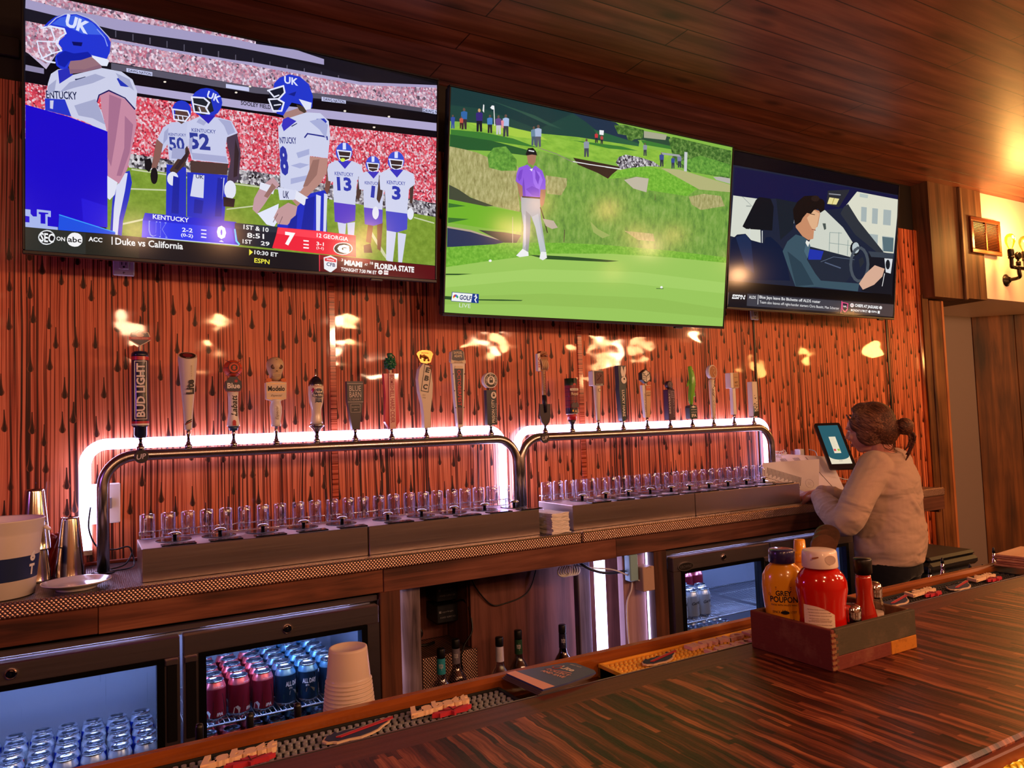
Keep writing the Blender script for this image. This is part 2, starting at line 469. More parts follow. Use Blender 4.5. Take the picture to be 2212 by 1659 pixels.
TREAD_F = mat_tread('tread_sheet_front'); TREAD_T = mat_tread('tread_sheet_top', '#a89a9c')
BLACK = plain('#0c0b0c', .35); BLACKM = plain('#101012', .6); RUBBER = plain('#0e0e0f', .75)
GREYPAINT = plain('#8d7f80', .6); WHITEPL = plain('#e9e4e2', .35); OFFW = plain('#d9d0c8', .6)
GLASS = clear(); PANE = clear('#e8f0f8', .01, .03, .6)
# ------------------------------------------------------------------ camera, world
cam = bpy.data.cameras.new('camera'); co_ = bpy.data.objects.new('camera', cam); COL.objects.link(co_)
cam.sensor_fit = 'HORIZONTAL'; cam.sensor_width = 36; cam.lens = 36*1600/2212; cam.clip_start = .02; cam.clip_end = 60
yaw, pitch, roll = rad(29.717), rad(3.218), rad(-2.007)
fw = V((sin(yaw)*cos(pitch), cos(yaw)*cos(pitch), sin(pitch))); rt = V((cos(yaw), -sin(yaw), 0)); up_ = rt.cross(fw)
rt, up_ = rt*cos(roll)+up_*sin(roll), up_*cos(roll)-rt*sin(roll)
co_.matrix_world = M4(((rt.x, up_.x, -fw.x, 0), (rt.y, up_.y, -fw.y, 0), (rt.z, up_.z, -fw.z, 1.47), (0, 0, 0, 1)))
S.camera = co_
S.view_settings.view_transform = 'Standard'; S.view_settings.look = 'None'; S.view_settings.gamma = 1; S.view_settings.use_curve_mapping = False
S.view_settings.exposure = 0.
w = bpy.data.worlds.new('dim_room'); S.world = w; w.use_nodes = True
w.node_tree.nodes['Background'].inputs[0].default_value = (.5, .2, .12, 1); w.node_tree.nodes['Background'].inputs[1].default_value = .05
cy = S.cycles
cy.max_bounces = 6; cy.diffuse_bounces = 3; cy.glossy_bounces = 3; cy.transmission_bounces = 4; cy.transparent_max_bounces = 20
cy.caustics_reflective = False; cy.caustics_refractive = False; cy.use_denoising = True; cy.sample_clamp_indirect = 4.

# ------------------------------------------------------------------ room shell
ZC = 1.037      # back counter top
HC = 3.04       # ceiling
struct('floor', MB().box(-3, 9, -5, 6, -.1, 0), plain('#7a6a60', .5, noise=.5))
struct('ceiling', MB().box(-3, 9, -5, 6, HC, HC+.1), CEILM)
struct('wall_back', MB().box(-3, 5.0, 3.0, 3.1, 0, 2.72), WALLM)
struct('trim_1', MB().box(-3, 5.0, 3.02, 3.1, 2.72, HC), plain('#140a07', .6))             # dark strip above the boards
struct('wall_behind', MB().box(5.0, 5.36, 3.33, 3.4, 0, HC), W_BOX)
struct('wall_rear', MB().box(-3, 9, -5.1, -5, 0, HC), plain('#b08a74', .7))
struct('wall_left', MB().box(-3.1, -3, -5, 6, 0, HC), W_DARK)
struct('wall_right', MB().box(9, 9.1, -5, 6, 0, HC), W_DARK)
tag(MB().box(-.12, .12, -.02, .0, -.035, .035, 0, .003).build('wall_plate', plain('#1a0d09', .4)), 'dark rectangular plate on the wall left of the football television', 'plate', None, (-.33, 3.018, 2.84))
def seam(x, wd, name, bright):
    t = NT('inlaid_strip'); co = t.coord(); xx, yy, zz = t.sep(co)
    n = t.noise(t.comb(0., 0., zz), 95, 3, .7)
    c = t.ramp(n, [(.35, '#1c0805'), (.45, '#8e3018'), (.55, '#e0704a'), (.68, '#3c1209')])
    return struct(name, MB().box(x-wd/2, x+wd/2, 2.994, 3.002, ZC, 2.7, 0, .001), t.done(t.bsdf(c, .15, 0, .5, coat=.8)) if bright else plain('#160906', .3))
seam(.867, .024, 'trim_2', True); seam(2.102, .026, 'trim_3', True); seam(3.329, .012, 'trim_4', False); seam(4.573, .016, 'trim_5', False)
struct('trim_6', MB().box(4.925, 4.955, 2.985, 3.0, 0, 2.72, 0, .004), mat_wood('glossy_corner_bead', '#5a2010', '#a04a24', '#d07840', 'z', .15, coat=.8))
struct('trim_7', MB().box(-1.3, 4.3, 2.985, 3.0, ZC, ZC+.012, 0, .002), mat_wood('counter_bead', '#5a2414', '#8a3a22', '#a85030', 'x', .3))
# post at the end of the boards, and its pale edge
b = MB().box(4.97, 5.04, 2.985, 3.33, 0, 2.27).box(5.04, 5.172, 2.975, 3.06, 0, 2.235, 0, .004)
struct('trim_8', b, mat_wood('end_post_wood', '#3a1e10', '#6e4426', '#8e5c38', 'z', .55))
struct('trim_9', MB().box(5.172, 5.196, 2.97, 3.06, 0, 2.235, 0, .003), W_EDGE)
# boxed-in beam and the pale wall to its right
struct('trim_10', MB().box(4.98, 5.34, 2.9, 3.33, 2.245, HC).box(5.34, 5.598, 2.885, 3.33, 2.25, HC), W_BOX)
struct('trim_11', MB().box(5.325, 5.352, 2.878, 2.9, 2.24, HC, 0, .004), mat_wood('beam_corner_edge', '#4a3220', '#7c5a3c', '#9c7856', 'z', .6))
struct('wall_front', MB().box(5.598, 9, 2.9, 4.2, 2.265, HC), plain('#f0dcd4', .45, noise=.1))
# hallway under it
struct('wall_hall', MB().box(5.1, 6.7, 3.56, 3.62, 0, 2.4), GREYPAINT)
a = MB(); T = M4.Translation((6.62, 3.58, 0)) @ M4.Rotation(rad(-47), 4, 'Z')
for k in range(5): a.box(.02+.32*k, .32*k+.335, -.02+.012*(k % 2), .05, 0, 2.4, 0, .003, T)
struct('wall_boards', a, W_HALL)
d = struct('door_1', MB().box(5.42, 6.02, 3.52, 3.56, 0, 2.1, 0, .004), plain('#6e6266', .5))
f = MB().box(5.34, 5.42, 3.5, 3.56, 0, 2.18, 0, .004).box(6.02, 6.1, 3.5, 3.56, 0, 2.18, 0, .004).box(5.42, 6.02, 3.5, 3.56, 2.1, 2.18, 0, .004)
f.build('door_frame', plain('#857a7e', .45), d)
# ------------------------------------------------------------------ back counter
LEDM = glow('#cec4ff', 10., True, 'white_led')
ct = thing('back_counter', 'long back counter topped with embossed sheet metal over a brown board apron', 'counter', (0, 0, 0))
MB().box(-1.3, 4.17, 2.46, 2.984, 1.0, ZC).build('counter_top', TREAD_T, ct)
MB().box(-1.3, 1.69, 2.445, 2.462, ZC-.042, ZC+.003, 0, .006).build('edge_strip', TREAD_F, ct)
MB().box(1.693, 4.17, 2.445, 2.462, ZC-.042, ZC+.003, 0, .006).build('edge_strip', TREAD_F, ct)
xs = [-1.3, .018, .868, 1.862, 3.1, 4.17]
for k in range(5):
    MB().box(xs[k]+.0008, xs[k+1]-.0008, 2.452+.002*(k % 2), 2.475, .921-.002*(k % 3), .9955, 0, .0015).build('apron_board', mat_wood('apron_board_wood', *(('#3a1d12', '#643521', '#84492f'), ('#44261a', '#7a4630', '#9a6042'), ('#42231a', '#6c3e30', '#8c5846'), ('#38201a', '#5a342a', '#7a4c3c'), ('#3a211a', '#5e382c', '#7c5040'))[k], 'x', .5, seed=k*3.1), ct)
MB().box(4.15, 4.17, 2.475, 2.984, .9, .9955).build('end_board', W_APRON, ct)
MB().box(.852, .926, 2.448, 2.52, .0, .92, 0, .002).build('post', mat_wood('post_wood', '#2e1810', '#573022', '#74452f', 'z', .55), ct)
MB().box(2.052, 2.122, 2.448, 2.52, .0, .92, 0, .002).build('post', mat_wood('post_wood', '#2e1810', '#4f2c20', '#6c402e', 'z', .55, seed=4), ct)
MB().box(.932, 1.02, 2.5, 2.54, .3, .92, 0, .003).build('weathered_board', W_OLD, ct)
MB().box(1.928, 2.046, 2.5, 2.54, .3, .92, 0, .003).build('weathered_board', mat_wood('pale_weathered_board', '#6a4a4a', '#9a7674', '#b89494', 'z', .7, .7), ct)
MB().box(1.77, 1.83, 2.6, 2.64, .3, .92, 0, .003).build('weathered_board', mat_wood('blue_grey_board', '#3e3644', '#6c6478', '#8c8498', 'z', .7), ct)
# recessed niche behind the posts
b = MB().box(1.34, 1.6, 2.75, 2.77, .3, 1.0).box(1.602, 2.12, 2.752, 2.77, .3, 1.0).box(.93, 1.12, 2.75, 2.77, .3, 1.0)
b.box(1.12, 1.34, 2.975, 2.984, .58, 1.0).box(1.335, 1.35, 2.77, 2.984, .58, 1.0).box(1.11, 1.125, 2.77, 2.984, .58, 1.0)
b.build('back_panel', W_NICHE, ct)
b = MB().box(1.12, 1.36, 2.742, 2.984, .3, .578, 0, .002)
b.build('metal_ledge', TREAD_F, ct)
MB().box(.93, 2.12, 2.45, 2.75, .28, .33).build('niche_floor', W_NICHE, ct)

# ------------------------------------------------------------------ white light strips
def led_arch(x0, x1, z1, zb0, zb1, r, y, rad_, label):
    pts = [(x0, y, zb0), (x0, y, z1-r)]
    for k in range(1, 8): a = pi-pi/2*k/8; pts.append((x0+r+r*cos(a), y, z1-r+r*sin(a)))
    pts.append((x0+r, y, z1)); pts.append((x1-r, y, z1))
    for k in range(1, 8): a = pi/2-pi/2*k/8; pts.append((x1-r+r*cos(a), y, z1-r+r*sin(a)))
    pts += [(x1, y, z1-r), (x1, y, zb1)]
    th = thing('light_strip', label, 'light strip', (x0, y, zb0))
    o = MB().tube([V(p)-V((x0, y, zb0)) for p in pts], rad_, 8).build('tube', LEDM, th)
    for p in ((x0, y, zb0), (x1, y, zb1)): MB().box(p[0]-x0-.021, p[0]-x0+.021, p[1]-y-.02, p[1]-y+.018, p[2]-zb0-.012, p[2]-zb0+.004).build('end_cap', WHITEPL, th)
led_arch(-.016, 1.635, 1.455, 1.09, 1.052, .07, 2.975, .019, 'glowing white light strip arching on the wall behind the first tap tower')
led_arch(1.716, 3.36, 1.447, 1.052, 1.052, .07, 2.975, .019, 'glowing white light strip arching on the wall behind the second tap tower')
def led_bar(x, y, z0, z1, r, label):
    o = MB().tube([(0, 0, 0), (0, 0, z1-z0)], r, 8).build('light_strip', LEDM); tag(o, label, 'light strip', None, (x, y, z0))
led_bar(.929, 2.493, .36, .92, .0055, 'thin white light strip beside the weathered post by the liquor bottles')
led_bar(1.88, 2.6, .36, .93, .024, 'thick upright white light strip in the shelf niche under the counter')
led_bar(2.049, 2.493, .36, .915, .004, 'thin white light strip beside the post left of the far cooler')

# ------------------------------------------------------------------ draft towers
def tower(x0, x1, label):
    th = thing('draft_tower', label, 'draft tower', (x0, 2.79, ZC))
    h = 1.4145-ZC; r = .1; L = x1-x0
    pts = [(0, 0, 0), (0, 0, h-r)]
    for k in range(1, 12): a = pi-pi/2*k/12; pts.append((r+r*cos(a), 0, h-r+r*sin(a)))
    pts += [(r, 0, h), (L-r, 0, h)]
    for k in range(1, 12): a = pi/2-pi/2*k/12; pts.append((L-r+r*cos(a), 0, h-r+r*sin(a)))
    pts += [(L, 0, h-r), (L, 0, 0)]
    MB().tube(pts, .0185, 18).build('pipe', STEEL_Z, th)
    for x in (0, L): MB().lathe([(.034, 0), (.034, .004), (.021, .006)], 20, T=M4.Translation((x, 0, 0))).build('base_flange', BLACK, th)
    bd = MB().lathe([(.0225, 0), (.0225, .004), (.02, .006)], 28, T=M4.Translation((.112, -.0175, h-.004)) @ M4.Rotation(pi/2, 4, 'X'), mat=0)
    bd.text('UP', .112, .0, .03, .017, .0, 1, T=M4.Translation((0, -.0242, h-.004)) @ FRONT, rot=.15, bold=.02, shear=.25)
    bd.flat(ell(.112, 0, .0205, .0205), 0, 2, T=M4.Translation((0, -.0238, h-.004)) @ FRONT)
    bd.build('badge', [plain('#6c6a74', .3, .8), plain('#d8d4e0', .4), plain('#24222c', .4)], th)
    for k in range(10):
        x = .111+.1483*k
        if x1 > 2: x = .128+.1455*k
        MB().lathe([(.0115, .016), (.013, .022), (.013, .028), (.008, .031), (.0075, .038)], 14, T=M4.Translation((x, 0, h))).build('tap_collar', CHROME, th)
    return th
tower(.036, 1.604, 'brushed steel arched tap pipe carrying the ten taps nearest the white bucket')
tower(1.626, 3.185, 'brushed steel arched tap pipe carrying the ten taps nearest the bartender')

# ------------------------------------------------------------------ steel dispensers with rinser pads, racks and mugs
PADM = plain('#15151c', .12, 0, .6)
def dispenser(x0, x1, n, px0, step, label):
    th = thing('drink_dispenser', label, 'dispenser', (x0, 2.517, ZC))
    L = x1-x0; H = .1
    MB().box(0, L, 0, .265, 0, H, 0, .002).build('housing', STEEL, th)
    for k in range(n):
        x = px0+step*k-x0
        p = MB().box(x-.046, x+.054, .008, .055, H, H+.004, 0, .0015)
        p.lathe([(.054, H), (.054, H+.002), (.05, H+.0025)], 32, T=M4.Translation((x, .148, 0)), sy=1.05)
        p.text('bottoms up', x+.004, .03, .05, .011, H+.0045, 1, bold=.01)
        p.build('black_pad', [PADM, plain('#9a98a4', .5)], th)
        nz = MB().lathe([(.0065, 0), (.0065, .017), (.0205, .017), (.021, .0205), (.012, .0255), (.003, .026)], 22, T=M4.Translation((x+.004, .152, H+.002)))
        nz.build('nozzle', CHROME, th)
    rk = MB()
    m = int(round(L/.0595))
    for k in range(m):
        xa = .008+(L-.016)*k/m; xb = xa+.038
        rk.tube(smooth_path([(xa, .222, H+.002), (xa, .222, H+.022), (xa+.005, .222, H+.027), (xb-.005, .222, H+.027), (xb, .222, H+.022), (xb, .222, H+.002)], 3), .0016, 6)
    rk.tube([(.005, .222, H+.003), (L-.005, .222, H+.003)], .0018, 6).tube([(.005, .262, H+.022), (L-.005, .262, H+.022)], .0016, 6)
    for x in (.006, L-.006): rk.tube([(x, .222, H+.003), (x, .222, H+.024), (x, .262, H+.024)], .0016, 6)
    rk.build('wire_rack', CHROME, th)
dispenser(.134, .838, 5, .235, .1385, 'steel dispenser box with black pads beside the white plate')
dispenser(.843, 1.54, 5, .963, .1365, 'steel dispenser box with black pads left of the napkin stack')
dispenser(1.7, 2.362, 5, 1.85, .1265, 'steel dispenser box with black pads right of the napkin stack')
dispenser(2.366, 3.06, 5, 2.47, .1265, "steel dispenser box with black pads by the bartender's hands")
mug = thing('beer_mug', '', 'mug', (0, 0, 0), 0, 'small clear glass mugs along the tap towers')
prof = [(.0, .0), (.021, .0), (.0235, .003), (.0235, .0795), (.0228, .081), (.0218, .0795), (.0213, .012), (.0, .009)]
MB().lathe(prof, 18).build('bowl', clear('#f2f2fb', .02, .1, .8), mug)
MB().tube(smooth_path([(0, -.022, .066), (0, -.034, .067), (0, -.0385, .06), (0, -.0385, .03), (0, -.034, .018), (0, -.022, .018)], 4), .0042, 8).build('handle', clear('#ffffff', .05, .3, .95), mug)
first = True
for x0, x1, n, lab in ((.165, 1.52, 23, 'small clear glass mug, %s from the white plate, in the first tower rack'), (1.728, 3.04, 23, 'small clear glass mug, %s from the napkins, in the second tower rack')):
    for k in range(n):
        p = (x0+(x1-x0)*k/(n-1)+random.uniform(-.003, .003), 2.758, ZC+.1005)
        if first: o = mug; o.location = p; first = False
        else: o = dup(mug, p)
        o.rotation_euler = (0, 0, random.uniform(-.25, .1)); o['label'] = lab % NTH[k]
        o['group'] = 'small mugs under the first tower' if x0 < 1 else 'small mugs under the second tower'

# ------------------------------------------------------------------ coolers
COOLG = plain('#080809', .25)
def door_asm(th, x0, x1, z0, z1, handle, logo=False):
    y = 2.452
    fr = MB(); s = .041
    fr.box(x0, x1, y-.02, y+.02, z1-.06, z1, 0, .003).box(x0, x1, y-.02, y+.02, z0, z0+.06, 0, .003)
    fr.box(x0, x0+s, y-.02, y+.02, z0+.06, z1-.06).box(x1-s, x1, y-.02, y+.02, z0+.06, z1-.06)
    d = fr.build('door', STEEL_DK, th)
    g = MB(); t = .021
    a0, a1, b0, b1 = x0+s, x1-s, z0+.06, z1-.06
    g.box(a0, a1, y-.022, y+.02, b1-t*.6, b1).box(a0, a1, y-.022, y+.02, b0, b0+t).box(a0, a0+t, y-.022, y+.02, b0+t, b1-t*.6).box(a1-t, a1, y-.022, y+.02, b0+t, b1-t*.6)
    g.build('gasket', COOLG, d)
    MB().box(a0+t, a1-t, y-.002, y+.002, b0+t, b1-t*.6).build('pane', PANE, d)
    if handle:
        hx = x0+.021 if handle == 'l' else x1-.021
        h = MB().box(hx-.015, hx+.013, y-.024, y-.018, z1-.3, z1-.078, 0, .002).box(hx-.018, hx+.016, y-.03, y-.016, z1-.079, z1-.062, 1, .002)
        h.build('handle', [BLACK, STEEL_DK], d)
    k = MB().lathe([(.0145, 0), (.0145, .004), (.012, .0055), (.0115, .003), (.0085, .003), (.0085, .006), (.0, .006)], 24, smooth=False, T=M4.Translation(((x0+x1)/2, y-.02, z1-.03)) @ M4.Rotation(pi/2, 4, 'X'))
    k.box((x0+x1)/2-.0012, (x0+x1)/2+.0012, y-.0268, y-.0255, z1-.034, z1-.026, 1)
    k.build('lock', [CHROME, BLACK], d)
    if logo:
        T = stand(x0+.067, y-.0215, z1-.042)
        l = MB().prism(ell(0, 0, .044, .019), 0, .003, 0, T).prism(ell(0, 0, .04, .0155), .003, .0034, 1, T).text('KROWNE', 0, 0, .064, .013, .0037, 0, T, bold=.012)
        l.build('nameplate', [plain('#8a8488', .3, .8), plain('#1a1418', .4)], d)
def cooler(x0, x1, doors, ztop, label, shelves, logo_at=None):
    th = thing('bottle_cooler', label, 'cooler', (0, 0, 0))
    c = MB().box(x0, x1, 2.475, 2.98, .0, .09).box(x0, x1, 2.475, 2.98, ztop-.0, ztop+.022).box(x0, x0+.02, 2.475, 2.98, .09, ztop).box(x1-.02, x1, 2.475, 2.98, .09, ztop)
    c.build('case', plain('#1b1819', .35, .6), th)
    l = MB().box(x0+.02, x1-.02, 2.95, 2.979, .09, ztop).box(x0+.02, x1-.02, 2.48, 2.95, ztop-.012, ztop-.001).box(x0+.02, x0+.028, 2.48, 2.95, .09, ztop-.012).box(x1-.028, x1-.02, 2.48, 2.95, .09, ztop-.012)
    l.build('lining', STEEL_IN, th)
    MB().box(x0, x1, 2.462, 2.476, ztop+.004, ztop+.022, 0, .002).build('top_rail', STEEL_DK, th)
    for a, b2, h in doors: door_asm(th, a, b2, .1, ztop-.004, h, logo_at == a)
    for a, b2, z in shelves:
        s = MB(); n = int((b2-a)/.0155)
        for k in range(n+1): x = a+(b2-a)*k/n; s.tube([(x, 2.498, z-.003), (x, 2.94, z-.003)], .0014, 5)
        for yy in (2.5, 2.65, 2.8, 2.94): s.tube([(a, yy, z-.006), (b2, yy, z-.006)], .003, 6)
        s.build('wire_shelf', plain('#b4bac4', .35, .3), th)
    for a, b2, h in doors:
        MB().tube([(a+.08, 2.487, ztop-.02), (b2-.08, 2.487, ztop-.02)], .006, 6).build('inner_light', glow('#b4c4ff', 150., True, 'cooler_led'), th)
    return th
cooler(-.62, .848, [(-.6, .228, 'r'), (.238, .842, 'l')], .888, 'steel framed glass door cooler full of beer cans under the dispensers', [(-.59, .225, .446), (.25, .83, .586), (.25, .83, .375)])
cooler(2.126, 3.95, [(2.142, 2.728, 'r'), (2.738, 3.33, 'l'), (3.34, 3.93, 'l')], .89, 'steel framed glass door cooler with an oval nameplate under the bartender counter', [(2.16, 2.71, .586), (2.16, 2.71, .375), (2.76, 3.3, .586)], 2.142)

# ------------------------------------------------------------------ beer cans
def can_mesh(body, extra=None, lid=True):
    m = MB()
    m.lathe([(.024, 0), (.0255, .002), (.0325, .009), (.033, .013)], 22, mat=1, cap=(True, False))
    m.lathe([(.033, .013), (.033, .098)], 22, mat=0, cap=(False, False))
    m.lathe([(.033, .098), (.0325, .102), (.0268, .115), (.0262, .117)], 22, mat=2, cap=(False, False))
    m.lathe([(.0262, .117), (.0275, .1185), (.0275, .1205), (.0262, .1215), (.0245, .1205), (.0238, .1165), (.0, .1165)], 22, mat=1, cap=(False, False))
    m.prism(ell(0, -.002, .0075, .0105, 14), .1168, .1182, 3).prism(ell(0, -.006, .004, .004, 10), .1182, .1185, 4)
    m.prism(ell(0, .012, .008, .006, 14), .1166, .1169, 5)
    if extra: extra(m)
    return m
def wrap(m, pts, mat, a0, r=.0333):
    """a flat drawing (u in metres round the can, z up) wrapped on the can wall"""
    vs = [(r*cos(a0+u/r), r*sin(a0+u/r), z) for u, z in pts]; m.add(vs, [tuple(range(len(vs)))], mat, True)
def wrap_text(m, st, uc, zc, w, h, mat, a0, bold=0., shear=0., r=.0334, rot=0.):
    vs, fs, tw, th = text_geo(st, bold, shear, 1.)
    out = []
    for v in vs:
        a, b2 = v.x/tw*w, v.y/th*h
        u = uc+a*cos(rot)-b2*sin(rot); zz = zc+a*sin(rot)+b2*cos(rot)
        out.append((r*cos(a0+u/r), r*sin(a0+u/r), zz))
    m.add(out, fs, mat, True)
FACE = -pi/2
LID = [ALU, plain('#d5d9e0', .25, 1.), plain('#5a5f68', .3, 1.), plain('#3c4048', .4, 1.)]
def x_white(m):
    wrap(m, [(-.012, .02), (.012, .02), (.016, .05), (.012, .085), (-.012, .085), (-.016, .05)], 6, FACE-.2)
    wrap(m, [(.02, .06), (.032, .06), (.032, .098), (.02, .098)], 7, FACE); wrap(m, [(.02, .06), (.026, .068), (.032, .06), (.032, .05), (.026, .056), (.02, .05)], 7, FACE)
    wrap_text(m, 'LIGHT', -.006, .055, .034, .012, 8, FACE, .02)
def can_proto(body, shoulder, extra, extra_m):
    return can_mesh(body, extra).mesh('beer_can', [plain(body, .28, .55), LID[0], plain(shoulder, .25, .7), LID[1], LID[2], LID[3]]+extra_m)
c_blue = can_proto('#2a48c8', '#c8d2e6', lambda m: wrap_text(m, 'LIGHT', 0, .055, .04, .014, 6, FACE, .02), [plain('#e8ecf4', .4)])
c_white = can_proto('#d4dcea', '#d6deea', x_white, [plain('#c2cee4', .35), plain('#c8203c', .4), plain('#3a4a78', .4)])
def x_red(m):
    wrap(m, [(-.02, .012), (.022, .012), (.02, .05), (.012, .082), (-.006, .088), (-.018, .06)], 6, FACE)
    wrap(m, [(-.014, .02), (.014, .018), (.012, .034), (-.012, .038)], 7, FACE, .0334)
    wrap_text(m, 'IPA', .002, .022, .02, .01, 8, FACE, .03, .2, .0336)
    wrap_text(m, 'NEW BELGIUM', 0, .105, .03, .004, 8, FACE, .0, 0, .0322)
    wrap(m, [(.034, .02), (.046, .02), (.046, .048), (.034, .048)], 8, FACE)
    wrap(m, [(-.05, .012), (-.03, .012), (-.026, .028), (-.034, .036), (-.046, .03)], 8, FACE, .0334)
c_red = can_proto('#a02838', '#f07882', x_red, [plain('#241c28', .4), plain('#5a2c1c', .4), plain('#e6e0e2', .4)])
def x_day(m):
    wrap(m, [(-.034, .014), (.034, .014), (.034, .084), (.018, .094), (.004, .086), (-.014, .096), (-.034, .086)], 6, FACE)
    wrap(m, [(-.03, .024), (.03, .02), (.03, .034), (-.03, .04)], 7, FACE, .0335)
    wrap(m, [(-.012, .036), (.016, .034), (.018, .044), (.006, .05), (-.01, .048)], 8, FACE, .0336)
    wrap_text(m, 'ALL DAY', 0, .071, .046, .015, 9, FACE, .03, 0, .0336); wrap_text(m, 'IPA', -.006, .057, .012, .006, 9, FACE, 0, 0, .0336)
    wrap(m, [(.04, .02), (.05, .02), (.05, .052), (.04, .052)], 9, FACE)
c_day = can_proto('#26405c', '#7cb8dc', x_day, [plain('#10161c', .4), plain('#35684a', .4), plain('#8a9298', .4), plain('#e4e8ec', .4)])
def x_gar(m):
    wrap_text(m, 'Garage', 0, .07, .054, .017, 6, FACE, .02, .35, .0335, .18); wrap_text(m, 'BEER', .018, .045, .014, .006, 6, FACE, .0)
    wrap(m, [(-.024, .048), (.02, .057), (.02, .0585), (-.024, .0495)], 6, FACE, .0335)
c_gar = can_proto('#c6ccd2', '#c8ced6', x_gar, [plain('#1e2228', .4)])
NCAN = [0]
def put_can(me, x, y, z, label, group, spin=0.):
    o = bpy.data.objects.new('beer_can', me); COL.objects.link(o); o.location = (x, y, z); o.rotation_euler = (0, 0, spin)
    o['label'] = label; o['category'] = 'can'; o['group'] = group; NCAN[0] += 1
for r in range(5):
    for c in range(8):
        wht = (r*3+c*5+r*c) % 3 != 0 if r else c not in (3, 6)
        put_can(c_white if wht else c_blue, .143-.069*c+.004*(r % 2), 2.536+.0685*r, .4475, ('white can with a red ribbon' if wht else 'blue beer can')+', %s row from the glass, %s from the door handle' % (NTH[r], NTH[c]), 'white cans in the left cooler' if wht else 'blue cans in the left cooler', random.uniform(-1.1, 1.1))
for r in range(6):
    for c in range(6):
        red = c < 3
        if red and r == 5: continue
        put_can(c_red if red else c_day, .337+.0725*c+.003*(r % 2), 2.536+.0685*r+.004*(c % 2), .5875, ('red beer can' if red else 'blue-black beer can')+' on the upper shelf, %s row from the glass, %s from the left' % (NTH[r], NTH[c]), 'red cans on the upper shelf' if red else 'dark cans on the upper shelf', random.uniform(-.5, .4) if r else (.25, .75, .3, .5, -.1, .1)[c])
for r in range(5):
    for c in range(6):
        red = c < 3
        put_can(c_red if red else c_day, .335+.073*c, 2.54+.07*r, .3765, ('red beer can' if red else 'dark beer can')+' on the lower shelf, %s row from the glass, %s from the left' % (NTH[r], NTH[c]), 'red cans on the lower shelf' if red else 'dark cans on the lower shelf', random.uniform(-2, 2))
for r, row in enumerate(((2.262, 2.331, 2.4), (2.245, 2.314, 2.383, 2.452), (2.26, 2.329, 2.398), (2.25, 2.319), (2.245, 2.314))):
    for c, x in enumerate(row):
        put_can(c_gar, x, 2.536+.069*r, .5875, 'pale grey can with script lettering in far cooler, %s row, %s from the left' % (NTH[r], NTH[c]), 'pale grey cans in the far cooler', random.uniform(-.3, .3) if r else .1)
for r in range(6):
    for c in range(7):
        put_can(c_gar, 2.24+.07*c, 2.54+.069*r, .3765, 'silver can on the lower shelf of the far cooler, %s row, %s from the left' % (NTH[r], NTH[c]), 'silver cans on the lower shelf of the far cooler', random.uniform(-2, 2))
for x, q in ((2.6, 'left'), (2.668, 'right')): put_can(c_red, x, 2.86, .5875, 'red rimmed can at the back of the far cooler shelf, %s one of two' % q, 'red rimmed cans at the back of the far cooler')
